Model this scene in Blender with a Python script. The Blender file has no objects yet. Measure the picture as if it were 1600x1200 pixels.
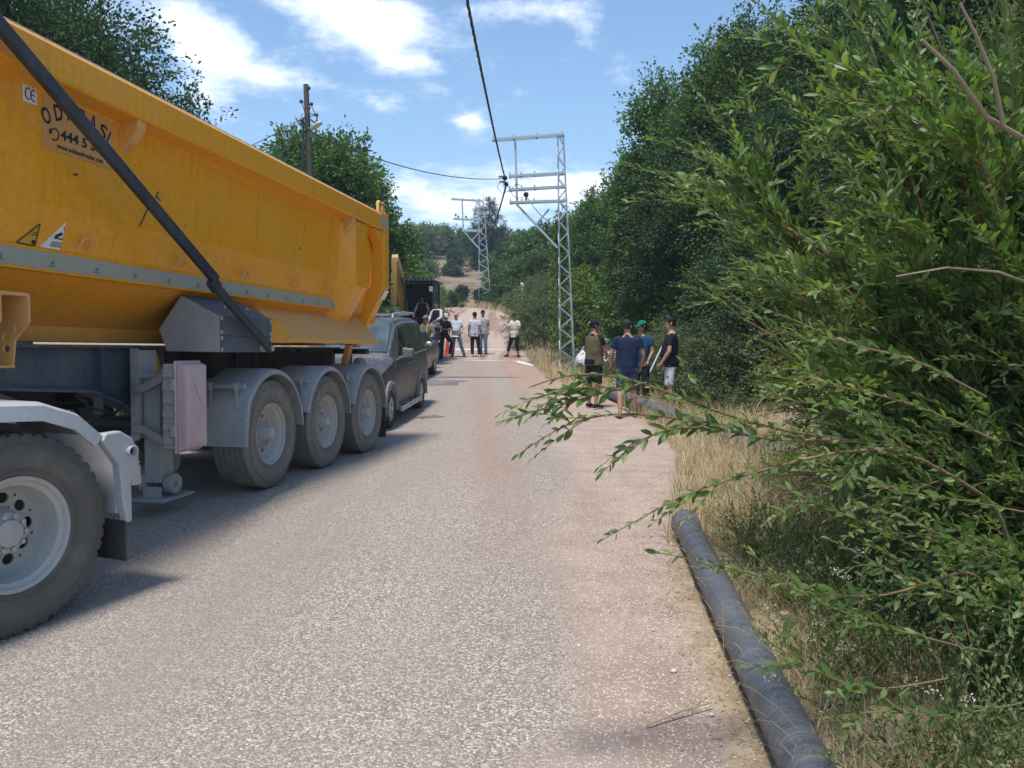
import bpy, bmesh, math, random
import numpy as np
from mathutils import Vector, Matrix, noise
from math import radians as rad, sin, cos, pi

SC = bpy.context.scene
COL = SC.collection
rng = np.random.default_rng(7)
random.seed(7)

# ------------------------------------------------------------------ camera
cam_d = bpy.data.cameras.new('camera')
cam = bpy.data.objects.new('camera', cam_d); COL.objects.link(cam)
cam_d.sensor_width = 36.0; cam_d.lens = 27.0
cam_d.clip_start = 0.05; cam_d.clip_end = 3000
cam.location = (0, 0, 1.6)
PITCH = math.atan(95/1200)
cam.rotation_euler = (pi/2 - PITCH, 0, 0)
SC.camera = cam

# ------------------------------------------------------------------ sky and sun
SUN_EL = rad(71); SUN_AZ = rad(-152)          # azimuth from +Y, clockwise: the sun stands high, to the left and behind
world = bpy.data.worlds.new('World'); SC.world = world
world.use_nodes = True
NT = world.node_tree; NT.nodes.clear()
def wn(t, **k):
    n = NT.nodes.new(t)
    for a, b in k.items(): setattr(n, a, b)
    return n
sky = wn('ShaderNodeTexSky'); sky.sky_type = 'NISHITA'; sky.sun_disc = False
sky.sun_elevation = SUN_EL; sky.sun_rotation = SUN_AZ
sky.air_density = 1.15; sky.dust_density = 0.35; sky.ozone_density = 2.2
geo = wn('ShaderNodeTexCoord')
sep = wn('ShaderNodeSeparateXYZ'); NT.links.new(geo.outputs['Generated'], sep.inputs[0])
# clouds live on a flat deck: direction divided by height
def wmath(op, a, b=None, clamp=False):
    n = wn('ShaderNodeMath', operation=op); n.use_clamp = clamp
    for i, v in enumerate((a, b)):
        if v is None: continue
        if isinstance(v, (int, float)): n.inputs[i].default_value = v
        else: NT.links.new(v, n.inputs[i])
    return n.outputs[0]
def wcomb(x, y, z):
    n = wn('ShaderNodeCombineXYZ')
    for i, v in enumerate((x, y, z)):
        if isinstance(v, (int, float)): n.inputs[i].default_value = v
        else: NT.links.new(v, n.inputs[i])
    return n.outputs[0]
zz = wmath('MAXIMUM', sep.outputs[2], 0.0)
den = wmath('ADD', zz, 0.22)
cx = wmath('DIVIDE', sep.outputs[0], den); cy = wmath('DIVIDE', sep.outputs[1], den)
pv = wcomb(cx, cy, 0.0)
def wnoise(vec, scale, detail, rough, loc=(0, 0, 0)):
    m = wn('ShaderNodeMapping'); m.inputs['Location'].default_value = loc
    NT.links.new(vec, m.inputs[0])
    n = wn('ShaderNodeTexNoise'); n.inputs['Scale'].default_value = scale
    n.inputs['Detail'].default_value = detail; n.inputs['Roughness'].default_value = rough
    NT.links.new(m.outputs[0], n.inputs['Vector']); return n.outputs['Fac']
big = wnoise(pv, 1.5, 3, 0.5, (3.1, 1.7, 0))
fine = wnoise(pv, 5.2, 10, 0.66, (0.4, 2.2, 0))
nz = wmath('ADD', wmath('MULTIPLY', big, 0.42), wmath('MULTIPLY', fine, 0.70))
def blob(dx, dy, dz, rx, rz, amp):
    """a cumulus bank round a sky direction (soft, adds to the cloud noise)"""
    l = math.sqrt(dx*dx+dy*dy+dz*dz); dx, dy, dz = dx/l, dy/l, dz/l
    az, el = math.atan2(dx, dy), math.asin(dz)
    a = wmath('ARCTAN2', sep.outputs[0], sep.outputs[1]); e = wmath('ARCSINE', sep.outputs[2])
    u = wmath('DIVIDE', wmath('SUBTRACT', a, az), rx); v = wmath('DIVIDE', wmath('SUBTRACT', e, el), rz)
    q = wmath('ADD', wmath('MULTIPLY', u, u), wmath('MULTIPLY', v, v))
    return wmath('MULTIPLY', wmath('EXPONENT', wmath('MULTIPLY', q, -1.0)), amp)
def skydir(u, v):
    F = (0, cos(PITCH), -sin(PITCH)); U = (0, sin(PITCH), cos(PITCH)); X = (u-800)/1200; Y = -(v-600)/1200
    return (X, F[1]+U[1]*Y, F[2]+U[2]*Y)
tot = nz
for (u, v, rx, rz, a) in ((330, 95, .055, .05, .27), (290, 25, .05, .025, .10), (770, 300, .17, .035, .27), (690, 330, .10, .03, .2),
                          (590, 45, .05, .03, .20), (690, 75, .08, .04, .19), (630, 100, .04, .012, .15), (500, 30, .06, .03, .14), (735, 190, .022, .014, .27), (460, 2, .09, .014, .16),
                          (820, 15, .10, .02, .15), (930, 25, .04, .02, .14), (940, 290, .10, .02, .2), (560, 20, .09, .018, .15),
                          (640, 480, 1.2, .05, .08), (-900, -400, .5, .2, .2), (2600, -100, .5, .15, .2), (420, 120, .035, .01, .2)):
    dx, dy, dz = skydir(u, v)
    tot = wmath('ADD', tot, blob(dx, dy, dz, rx, rz, a))
cov = wn('ShaderNodeMapRange', interpolation_type='SMOOTHSTEP'); NT.links.new(tot, cov.inputs[0])
cov.inputs[1].default_value = 0.645; cov.inputs[2].default_value = 0.94
shade = wnoise(pv, 6.0, 6, 0.6, (0.55, 2.05, 0))
ccol = wn('ShaderNodeMixRGB'); NT.links.new(wmath('MULTIPLY', shade, 1.0), ccol.inputs[0])
ccol.inputs[1].default_value = (4.6, 5.0, 5.5, 1); ccol.inputs[2].default_value = (6.6, 6.7, 6.9, 1)
skyb = wn('ShaderNodeMixRGB', blend_type='MULTIPLY'); skyb.inputs[0].default_value = 1
NT.links.new(sky.outputs[0], skyb.inputs[1]); skyb.inputs[2].default_value = (.60, .665, .70, 1)
mixc = wn('ShaderNodeMixRGB'); NT.links.new(wmath('MULTIPLY', cov.outputs[0], 0.93), mixc.inputs[0])
NT.links.new(skyb.outputs[0], mixc.inputs[1]); NT.links.new(ccol.outputs[0], mixc.inputs[2])
bg = wn('ShaderNodeBackground'); bg.inputs['Strength'].default_value = 0.15
NT.links.new(mixc.outputs[0], bg.inputs[0])
wo = wn('ShaderNodeOutputWorld'); NT.links.new(bg.outputs[0], wo.inputs[0])

sun_d = bpy.data.lights.new('sun', 'SUN'); sun_d.energy = 2.5; sun_d.angle = rad(10); sun_d.color = (1.0, 0.95, 0.87)
sun = bpy.data.objects.new('sun', sun_d); COL.objects.link(sun)
sv = Vector((sin(SUN_AZ)*cos(SUN_EL), cos(SUN_AZ)*cos(SUN_EL), sin(SUN_EL)))
sun.rotation_euler = sv.to_track_quat('Z', 'Y').to_euler(); sun.location = sv*60

VS = SC.view_settings
SC.display_settings.display_device = 'sRGB'
VS.view_transform = 'Standard'; VS.look = 'None'; VS.gamma = 1.0; VS.use_curve_mapping = False
VS.exposure = 0.9
SC.render.engine = 'CYCLES'
SC.cycles.max_bounces = 7; SC.cycles.diffuse_bounces = 3; SC.cycles.glossy_bounces = 3
SC.cycles.transmission_bounces = 4; SC.cycles.transparent_max_bounces = 8
SC.cycles.use_denoising = True

# ------------------------------------------------------------------ geometry helpers
def at(u, v, Y):
    """world point on the sight line of photo pixel (u, v) at ground distance Y"""
    X = (u-800)/1200; D = -(v-600)/1200
    r = Vector((X, cos(PITCH)+sin(PITCH)*D, -sin(PITCH)+cos(PITCH)*D))
    return Vector((0, 0, 1.6)) + r*(Y/r.y)

def tag(o, label=None, cat=None, group=None, kind=None):
    if label: o['label'] = label
    if cat: o['category'] = cat
    if group: o['group'] = group
    if kind: o['kind'] = kind
    return o

def empty(name, loc=(0, 0, 0), rz=0, label=None, cat=None, group=None):
    o = bpy.data.objects.new(name, None); COL.objects.link(o)
    o.empty_display_size = 0.2
    o.location = loc; o.rotation_euler = (0, 0, rz)
    return tag(o, label, cat, group)

def link(name, me, parent=None, mat=None):
    o = bpy.data.objects.new(name, me); COL.objects.link(o)
    if parent is not None: o.parent = parent
    if mat is not None and not me.materials: me.materials.append(mat)
    return o

def copy_tree(o, parent=None):
    c = o.copy(); COL.objects.link(c)
    if parent is not None: c.parent = parent
    for ch in list(o.children): copy_tree(ch, c)
    return c

def frame(p, q):
    """rotation with Z along q-p"""
    z = (Vector(q)-Vector(p)).normalized()
    x = Vector((0, 0, 1)).cross(z)
    if x.length < 1e-4: x = Vector((1, 0, 0))
    x.normalize(); y = z.cross(x)
    return x, y, z

class MB:
    def __init__(s): s.v = []; s.f = []; s.m = []; s.cm = 0
    def add(s, vs, fs):
        b = len(s.v); s.v += [tuple(v) for v in vs]
        for f in fs: s.f.append(tuple(i+b for i in f)); s.m.append(s.cm)
    def box(s, c, d, R=None):
        c = Vector(c); h = Vector(d)*.5
        vs = [Vector((x*h.x, y*h.y, z*h.z)) for x in (-1, 1) for y in (-1, 1) for z in (-1, 1)]
        if R is not None: vs = [R @ v for v in vs]
        s.add([c+v for v in vs], [(0, 1, 3, 2), (4, 6, 7, 5), (0, 4, 5, 1), (2, 3, 7, 6), (0, 2, 6, 4), (1, 5, 7, 3)])
    def box2(s, a, b):
        a = Vector(a); b = Vector(b); s.box((a+b)*.5, [abs(x) for x in (b-a)])
    def bar(s, p, q, w, h=None, hint=None):
        """rectangular bar from p to q; w across, h along hint"""
        p = Vector(p); q = Vector(q); h = h or w; z = (q-p).normalized()
        y = Vector(hint) if hint is not None else Vector((0, 0, 1))
        y = y - z*y.dot(z)
        if y.length < 1e-4: y = Vector((0, 1, 0)) - z*z.y
        y.normalize(); x = y.cross(z)
        vs = [e + x*(a*w/2) + y*(b*h/2) for e in (p, q) for a, b in ((-1, -1), (1, -1), (1, 1), (-1, 1))]
        s.add(vs, [(3, 2, 1, 0), (4, 5, 6, 7), (0, 1, 5, 4), (1, 2, 6, 5), (2, 3, 7, 6), (3, 0, 4, 7)])
    def tube(s, pts, r, seg=8, cap=True):
        pts = [Vector(p) for p in pts]; n = len(pts)
        rs = r if isinstance(r, (list, tuple)) else [r]*n
        vs = []; ref = None
        for i, p in enumerate(pts):
            t = (pts[min(i+1, n-1)] - pts[max(i-1, 0)])
            if t.length < 1e-9: t = Vector((0, 0, 1))
            t.normalize()
            if ref is None:
                ref = Vector((0, 0, 1)).cross(t)
                if ref.length < .1: ref = Vector((1, 0, 0)) - t*t.x
            ref = (ref - t*ref.dot(t)).normalized(); y = t.cross(ref)
            rr = rs[i]; ra, rb = rr if isinstance(rr, (tuple, list)) else (rr, rr)
            for k in range(seg):
                a = 2*pi*k/seg; vs.append(p + ref*(cos(a)*ra) + y*(sin(a)*rb))
        fs = []
        for i in range(n-1):
            for k in range(seg):
                k2 = (k+1) % seg; fs.append((i*seg+k, i*seg+k2, (i+1)*seg+k2, (i+1)*seg+k))
        if cap: fs += [tuple(reversed(range(seg))), tuple(range((n-1)*seg, n*seg))]
        s.add(vs, fs)
    def lathe(s, prof, seg=48, o=(0, 0, 0), ax=(1, 0, 0), mod=None, closed=False, a0=0, a1=2*pi):
        """prof: (x along axis, radius)"""
        o = Vector(o); X = Vector(ax).normalized(); Yv = Vector((0, 0, 1)).cross(X)
        if Yv.length < .01: Yv = Vector((0, 1, 0))
        Yv.normalize(); Z = X.cross(Yv); vs = []; n = len(prof); full = abs(a1-a0-2*pi) < 1e-6
        cnt = seg if full else seg+1
        for k in range(cnt):
            a = a0+(a1-a0)*k/seg
            for j, (x, r) in enumerate(prof):
                if mod: r = r + mod(a, j, x)
                vs.append(o + X*x + Yv*(cos(a)*r) + Z*(sin(a)*r))
        fs = []
        for k in range(seg):
            k2 = (k+1) % cnt
            for j in range(n-1 if not closed else n):
                j2 = (j+1) % n
                fs.append((k*n+j, k*n+j2, k2*n+j2, k2*n+j))
        s.add(vs, fs)
    def loft(s, rings, cap=True, close=True):
        n = len(rings[0]); vs = [p for r in rings for p in r]; fs = []
        for i in range(len(rings)-1):
            for k in range(n if close else n-1):
                k2 = (k+1) % n; fs.append((i*n+k, i*n+k2, (i+1)*n+k2, (i+1)*n+k))
        if cap: fs += [tuple(reversed(range(n))), tuple(range((len(rings)-1)*n, len(rings)*n))]
        s.add(vs, fs)
    def prism(s, poly, fn, a, b):
        """poly of 2D points swept from a to b by fn(x, y, a)"""
        n = len(poly)
        s.loft([[fn(x, y, a) for x, y in poly], [fn(x, y, b) for x, y in poly]])
    def sphere(s, c, r, seg=12, rings=8):
        c = Vector(c); r = Vector(r) if not isinstance(r, (int, float)) else Vector((r, r, r))
        rr = [[c + Vector((r.x*sin(pi*i/rings)*cos(2*pi*k/seg), r.y*sin(pi*i/rings)*sin(2*pi*k/seg), r.z*cos(pi*i/rings))) for k in range(seg)] for i in range(rings, -1, -1)]
        rr[0] = [c+Vector((1e-4*cos(2*pi*k/seg), 1e-4*sin(2*pi*k/seg), -r.z)) for k in range(seg)]
        rr[-1] = [c+Vector((1e-4*cos(2*pi*k/seg), 1e-4*sin(2*pi*k/seg), r.z)) for k in range(seg)]
        s.loft(rr)
    def mesh(s, name, smooth=None):
        me = bpy.data.meshes.new(name); me.from_pydata(s.v, [], s.f)
        bm = bmesh.new(); bm.from_mesh(me); bmesh.ops.recalc_face_normals(bm, faces=bm.faces); bm.to_mesh(me); bm.free()
        if smooth is not None:
            if smooth >= 180: me.shade_smooth()
            else: me.set_sharp_from_angle(angle=rad(smooth)) if hasattr(me, 'set_sharp_from_angle') else me.shade_smooth()
            if smooth < 180:
                for p in me.polygons: p.use_smooth = True
        return me
    def build(s, name, mat, parent=None, smooth=None, bevel=0, seg=2):
        me = s.mesh(name, smooth)
        mats = mat if isinstance(mat, (list, tuple)) else [mat]
        for m_ in mats: me.materials.append(m_)
        if len(mats) > 1 and len(me.polygons) == len(s.m): me.polygons.foreach_set('material_index', s.m)
        o = link(name, me, parent)
        if bevel:
            b = o.modifiers.new('bevel', 'BEVEL'); b.width = bevel; b.segments = seg; b.limit_method = 'ANGLE'; b.angle_limit = rad(35)
            b.harden_normals = False
        return o

def np_mesh(name, co, quads=None, tris=None, smooth=False):
    """fast mesh from numpy arrays"""
    me = bpy.data.meshes.new(name)
    idx = []; starts = []; tot = 0
    if quads is not None and len(quads):
        idx.append(quads.reshape(-1)); starts.append(np.arange(len(quads))*4); tot = len(quads)*4
    if tris is not None and len(tris):
        idx.append(tris.reshape(-1)); starts.append(tot+np.arange(len(tris))*3)
    idx = np.concatenate(idx).astype(np.int32); starts = np.concatenate(starts).astype(np.int32)
    me.vertices.add(len(co)); me.vertices.foreach_set('co', np.ascontiguousarray(co, dtype=np.float32).reshape(-1))
    me.loops.add(len(idx)); me.loops.foreach_set('vertex_index', idx)
    me.polygons.add(len(starts)); me.polygons.foreach_set('loop_start', starts)
    if smooth: me.polygons.foreach_set('use_smooth', np.ones(len(starts), dtype=bool))
    me.update(calc_edges=True)
    return me

# ------------------------------------------------------------------ materials
class MT:
    """tiny node-material builder"""
    def __init__(s, name):
        s.m = bpy.data.materials.new(name); s.m.use_nodes = True; s.t = s.m.node_tree; s.t.nodes.clear()
        s.out = s.n('ShaderNodeOutputMaterial'); s.b = s.n('ShaderNodeBsdfPrincipled')
        s.l(s.b.outputs[0], s.out.inputs[0]); s.tc = s.n('ShaderNodeTexCoord')
    def n(s, t, **k):
        x = s.t.nodes.new(t)
        for a, b in k.items(): setattr(x, a, b)
        return x
    def l(s, a, b): s.t.links.new(a, b)
    def set(s, inp, v):
        i = s.b.inputs[inp]
        if hasattr(v, 'is_output') or isinstance(v, bpy.types.NodeSocket): s.l(v, i)
        else: i.default_value = (*v, 1) if isinstance(v, tuple) and len(v) == 3 else v
    def coord(s, kind='Object', scale=(1, 1, 1), loc=(0, 0, 0), rot=(0, 0, 0)):
        m = s.n('ShaderNodeMapping'); m.inputs['Scale'].default_value = scale; m.inputs['Location'].default_value = loc
        m.inputs['Rotation'].default_value = rot
        s.l(s.tc.outputs[kind], m.inputs[0]); return m.outputs[0]
    def noise(s, vec, scale, detail=4, rough=.55, dist=0):
        x = s.n('ShaderNodeTexNoise'); x.inputs['Scale'].default_value = scale; x.inputs['Detail'].default_value = detail
        x.inputs['Roughness'].default_value = rough; x.inputs['Distortion'].default_value = dist
        s.l(vec, x.inputs['Vector']); return x.outputs['Fac']
    def voro(s, vec, scale, feature='F1', out='Distance', rnd=1):
        x = s.n('ShaderNodeTexVoronoi', feature=feature); x.inputs['Scale'].default_value = scale; x.inputs['Randomness'].default_value = rnd
        s.l(vec, x.inputs['Vector']); return x.outputs[out]
    def mr(s, v, a, b, c=0, d=1, smooth=True):
        x = s.n('ShaderNodeMapRange'); x.interpolation_type = 'SMOOTHSTEP' if smooth else 'LINEAR'
        s.l(v, x.inputs[0])
        for i, q in enumerate((a, b, c, d)): x.inputs[i+1].default_value = q
        return x.outputs[0]
    def math(s, op, a, b=None, clamp=False):
        x = s.n('ShaderNodeMath', operation=op); x.use_clamp = clamp
        for i, v in enumerate((a, b)):
            if v is None: continue
            if isinstance(v, (int, float)): x.inputs[i].default_value = v
            else: s.l(v, x.inputs[i])
        return x.outputs[0]
    def mix(s, f, a, b, mode='MIX'):
        x = s.n('ShaderNodeMixRGB', blend_type=mode)
        for i, v in enumerate((f, a, b)):
            if isinstance(v, (int, float)): x.inputs[i].default_value = v
            elif isinstance(v, tuple): x.inputs[i].default_value = (*v[:3], 1)
            else: s.l(v, x.inputs[i])
        return x.outputs[0]
    def ramp(s, f, stops):
        x = s.n('ShaderNodeValToRGB'); s.l(f, x.inputs[0]); e = x.color_ramp.elements
        while len(e) < len(stops): e.new(.5)
        for q, (p, c) in zip(e, stops): q.position = p; q.color = (*c, 1)
        return x.outputs[0]
    def bump(s, h, strength=.3, dist=.01):
        x = s.n('ShaderNodeBump'); x.inputs['Strength'].default_value = strength; x.inputs['Distance'].default_value = dist
        s.l(h, x.inputs['Height']); s.l(x.outputs[0], s.b.inputs['Normal'])
    def xyz(s, vec):
        x = s.n('ShaderNodeSeparateXYZ'); s.l(vec, x.inputs[0]); return x.outputs

def painted(name, col, dust=(.42, .38, .33), amount=.3, rough=.45, metal=0, scale=2.5, bumps=.0, spec=.5, streak=True, scratch=False):
    """paint or metal carrying a coat of road dust in patches and streaks"""
    m = MT(name); c = m.coord('Object')
    a = m.noise(c, scale, 6, .6); b = m.noise(m.coord('Object', (9, 9, 1.2)), 2.2, 5, .6); d = m.noise(c, scale*14, 4, .7)
    f = m.math('ADD', m.math('MULTIPLY', a, .5), m.math('ADD', m.math('MULTIPLY', b, .3 if streak else .1), m.math('MULTIPLY', d, .2)))
    k = m.mr(f, .36, .68, max(0, amount-.28), min(1, amount+.28))
    var = m.mix(m.mr(d, .3, .7), tuple(x*.9 for x in col), tuple(min(1, x*1.08) for x in col))
    col = m.mix(k, var, dust)
    if scratch:                                  # pale scuffs, run-off streaks and a dust hem above the sill
        s1 = m.noise(m.coord('Object', (1, 26, 3.4), rot=(.7, 0, 0)), 1.6, 4, .7); s2 = m.noise(m.coord('Object', (1, 3.0, 22), rot=(-.5, 0, 0)), 1.8, 4, .7); big = m.noise(c, .9, 3, .5)
        k2 = m.math('MULTIPLY', m.math('MAXIMUM', m.mr(s1, .66, .74), m.mr(s2, .68, .75)), m.mr(big, .42, .62)); col = m.mix(m.math('MULTIPLY', k2, .55), col, (.62, .46, .26))
        run = m.noise(m.coord('Object', (1, 11, .5)), 1.5, 5, .65); p = m.xyz(m.tc.outputs['Object']); low = m.mr(p[2], 1.38, 1.75, 1, 0)
        col = m.mix(m.math('MULTIPLY', m.mr(run, .48, .7), .22), col, (.42, .20, .03)); col = m.mix(m.math('MULTIPLY', low, m.mr(run, .3, .6, .15, .6)), col, (.60, .37, .16))
    m.set('Base Color', col); m.set('Metallic', metal)
    m.set('Roughness', m.mr(k, 0, 1, rough, min(.95, rough+.4), False))
    m.b.inputs['Specular IOR Level'].default_value = spec
    if bumps: m.bump(m.math('ADD', d, m.noise(c, 90, 2)), bumps, .004)
    return m.m

def plain(name, col, rough=.6, metal=0, var=.12, scale=8, bump=0, spec=.5, sheen=0):
    m = MT(name); c = m.coord('Object'); n = m.noise(c, scale, 5, .6)
    m.set('Base Color', m.mix(m.mr(n, .3, .7), tuple(max(0, x*(1-var)) for x in col), tuple(min(1, x*(1+var)) for x in col)))
    m.set('Roughness', rough); m.set('Metallic', metal); m.b.inputs['Specular IOR Level'].default_value = spec
    if bump: m.bump(m.noise(c, scale*6, 3), bump, .003)
    return m.m

def leafmat(name, stops, trans=.35, rough=.45, tcol=(1.25, 1.5, .55), spec=.5):
    m = MT(name); g = m.n('ShaderNodeNewGeometry')
    col = m.ramp(g.outputs['Random Per Island'], stops)
    m.set('Base Color', col); m.set('Roughness', rough); m.b.inputs['Specular IOR Level'].default_value = spec
    t = m.n('ShaderNodeBsdfTranslucent'); m.l(m.mix(1, col, tcol, 'MULTIPLY'), t.inputs[0])
    x = m.n('ShaderNodeMixShader'); x.inputs[0].default_value = trans
    m.l(m.b.outputs[0], x.inputs[1]); m.l(t.outputs[0], x.inputs[2]); m.l(x.outputs[0], m.out.inputs[0])
    return m.m

def glass_mat(name, col, rough=.05):
    m = MT(name); c = m.coord('Object'); n = m.noise(c, 3, 4)
    m.set('Base Color', m.mix(m.mr(n, .35, .7), col, tuple(x*1.6+.01 for x in col)))
    m.set('Roughness', m.mr(n, .3, .7, rough, rough+.12)); m.b.inputs['Specular IOR Level'].default_value = .45
    return m.m

M = {}
M['yellow'] = painted('yellow_paint', (.88, .365, .006), dust=(.66, .36, .08), amount=.07, rough=.32, scale=1.3, scratch=True)
M['yellow_dusty'] = painted('dusty_yellow_paint', (.80, .34, .02), dust=(.66, .42, .22), amount=.5, rough=.5)
M['bluegrey'] = painted('blue_grey_steel', (.05, .075, .11), dust=(.2, .2, .2), amount=.3, rough=.45)
M['darksteel'] = painted('dark_steel', (.025, .03, .038), dust=(.12, .12, .12), amount=.25, rough=.5)
M['under'] = painted('underbody_black', (.018, .018, .02), dust=(.1, .09, .085), amount=.25, rough=.7)
M['dustgrey'] = painted('dust_coated_grey', (.25, .26, .275), dust=(.46, .44, .41), amount=.5, rough=.6)
M['fender'] = painted('grey_plastic_mudguard', (.20, .21, .222), dust=(.47, .455, .43), amount=.55, rough=.55)
M['tyre'] = painted('dusty_rubber', (.05, .047, .043), dust=(.38, .345, .29), amount=.68, rough=.8, scale=5, bumps=.25, streak=False)
M['tyre_dark'] = painted('black_rubber', (.02, .02, .02), dust=(.12, .11, .10), amount=.3, rough=.8, scale=5, bumps=.2, streak=False)
M['rim'] = painted('dusty_steel_rim', (.36, .36, .365), dust=(.50, .46, .41), amount=.55, rough=.55, scale=4)
M['pinkbox'] = painted('faded_pink_plastic', (.62, .33, .35), dust=(.56, .52, .50), amount=.6, rough=.6, scale=3)
M['greybox'] = painted('dusty_grey_plastic', (.36, .33, .325), dust=(.52, .48, .455), amount=.6, rough=.65)
M['tape'] = painted('worn_reflective_tape', (.36, .37, .30), dust=(.40, .33, .22), amount=.35, rough=.5, scale=6)
M['white'] = plain('white_sticker', (.75, .76, .78), .4, var=.08)
M['print'] = plain('black_print', (.012, .012, .013), .5)
M['sticker'] = painted('faded_orange_sticker', (.66, .29, .05), dust=(.60, .34, .14), amount=.5, rough=.45)
M['warnyellow'] = plain('yellow_warning_sticker', (.55, .36, .03), .5)
M['galv'] = painted('galvanised_steel', (.40, .47, .54), dust=(.50, .55, .60), amount=.4, rough=.5, metal=.35, scale=6)
M['chrome'] = plain('bright_metal', (.6, .6, .62), .25, metal=.9)
M['lens_red'] = plain('red_lens', (.35, .02, .02), .2)
M['lens_white'] = plain('clear_lens', (.7, .72, .75), .1)
# ------------------------------------------------------------------ the lie of the land
_zy = [-80, 0, 4, 5, 7.5, 10, 12.5, 15, 20, 25, 30, 35, 40, 45, 50, 56, 65, 80, 95, 112, 150, 200, 300, 340, 460]
_zz = [.0, -.03, -.03, -.03, -.02, -.11, -.13, -.09, -.01, .09, .27, .58, 1.05, 1.68, 2.33, 2.75, 3.0, 5.0, 8.7, 12.4, 15, 19, 33, 35, 33]
def zbase(y):
    y = np.asarray(y, float); acc = 0
    for o, w in ((-1, .25), (0, .5), (1, .25)):
        acc = acc + w*np.interp(y+o*np.clip(np.abs(y)*.06, .5, 8), _zy, _zz)
    return acc
_ry = [-20, 0, 2.6, 5, 8, 12, 18, 24, 30, 36]
_rr = [.1, .35, .5, .75, 1.0, 1.1, .8, .35, .2, .2]
_vy = [-20, 0, 2.65, 5, 7.5, 9.85, 13, 17, 22, 26, 30, 40, 46, 50, 56, 64]
_vv = [.8, .85, .92, 1.15, 1.75, 2.3, 2.45, 2.1, 1.05, .75, .55, .55, .1, -.7, -3, -6]
_ly = [-20, 0, 10, 20, 30, 40, 50, 56, 64]
_ll = [-7, -6.6, -5.2, -5.2, -5.2, -5.0, -5.6, -9, -13]
redge = lambda y: np.interp(y, _ry, _rr)
vedge = lambda y: np.interp(y, _vy, _vv)
ledge = lambda y: np.interp(y, _ly, _ll)
def zland(x, y):
    x = np.asarray(x, float); y = np.asarray(y, float)
    z = zbase(y)
    far = np.clip((y-60)/60, 0, 1)
    z = z + far*(2.2*np.sin(x*.043+1)*np.sin(y*.031+2) + 4*np.sin(x*.011+2.3+y*.004)*np.clip((y-110)/150, 0, 1))
    z = z - far*np.clip(np.abs(x+14)-90, 0, 200)*.02
    d = x - vedge(y)
    near = 1-np.clip((y-40)/20, 0, 1)
    z = z + near*np.clip(d-1.0, 0, 3)*-.05
    z = z - np.clip(d-.8, 0, 2.6)*.36*np.clip((y-19)/5, 0, 1)*np.clip((44-y)/8, 0, 1)
    dl = ledge(y)-x
    z = z + near*np.clip(dl-.3, 0, 6)*.14
    return z
def zg(x, y): return float(zland(x, y))

def sheet(name, xs_fn, ys, ncol, dz, mat, kind='structure', attrs=None, parent=None):
    co = []; rows = len(ys)
    X = np.stack([xs_fn(y) for y in ys]); Y = np.repeat(np.asarray(ys)[:, None], X.shape[1], 1)
    Z = zland(X, Y)+dz
    co = np.stack([X, Y, Z], -1).reshape(-1, 3); n = X.shape[1]
    i = np.arange(rows-1)[:, None]*n+np.arange(n-1)[None]
    q = np.stack([i, i+1, i+n+1, i+n], -1).reshape(-1, 4)
    me = np_mesh(name, co, quads=q, smooth=True)
    if attrs:
        for k, fn in attrs.items():
            a = me.attributes.new(k, 'FLOAT', 'POINT'); a.data.foreach_set('value', fn(co[:, 0], co[:, 1]).astype(np.float32))
    me.materials.append(mat)
    o = link(name, me, parent); o['kind'] = kind
    return o
def fbm1(y, seed, f=1.0, oct=4):
    r = np.random.default_rng(seed); t = np.zeros_like(np.asarray(y, float)); a = 1
    for k in range(oct):
        p = r.uniform(0, 6.28, 3); t = t + a*(np.sin(y*f*2**k*1.7+p[0])+np.sin(y*f*2**k*2.9+p[1])+np.sin(y*f*2**k*4.3+p[2]))/3; a *= .6
    return t

def ground_mat():
    m = MT('dry_soil'); c = m.coord('Object'); g = m.n('ShaderNodeNewGeometry'); p = m.xyz(g.outputs['Position'])
    a = m.noise(c, .35, 6, .6); b = m.noise(c, 5, 6, .65); d = m.noise(c, 40, 3, .7)
    soil = m.mix(m.mr(b, .35, .65), (.30, .225, .14), (.46, .36, .23))
    litter = m.mix(m.mr(d, .45, .7), soil, (.20, .15, .09))
    farc = m.mix(m.mr(m.noise(c, .09, 6, .7), .44, .60), m.mix(m.mr(m.noise(c, .5, 5, .7), .35, .65), (.20, .135, .08), (.29, .205, .125)), (.085, .095, .05))
    far = m.mr(p[1], 62, 85)
    m.set('Base Color', m.mix(far, litter, farc)); m.set('Roughness', .95)
    m.bump(m.math('ADD', b, m.math('MULTIPLY', d, .4)), .6, .05)
    return m.m
def dirt_col(m, c, a, b, c2, red):
    n1 = m.noise(c, 2.2, 6, .62); n2 = m.noise(c, 34, 5, .7)
    v = m.n('ShaderNodeTexVoronoi'); v.inputs['Scale'].default_value = 135; m.l(c, v.inputs['Vector']); r = m.xyz(v.outputs['Color'])[0]
    col = m.mix(m.mr(n1, .32, .66), a, b)
    col = m.mix(m.mr(r, .80, .95, 0, .8), col, m.mix(n2, c2, tuple(min(1, q*1.35) for q in c2)))
    col = m.mix(m.mr(n2, .5, .75, 0, .45), col, tuple(q*.62 for q in a))
    if red:
        g = m.n('ShaderNodeNewGeometry'); p = m.xyz(g.outputs['Position'])
        col = m.mix(m.math('MULTIPLY', m.mr(p[1], 13, 24), m.mr(n1, .3, .6, .5, 1)), col, (.40, .25, .185))
    return col, n1, n2, r
PINK = ((.305, .222, .175), (.40, .302, .245), (.60, .51, .43))
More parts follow.
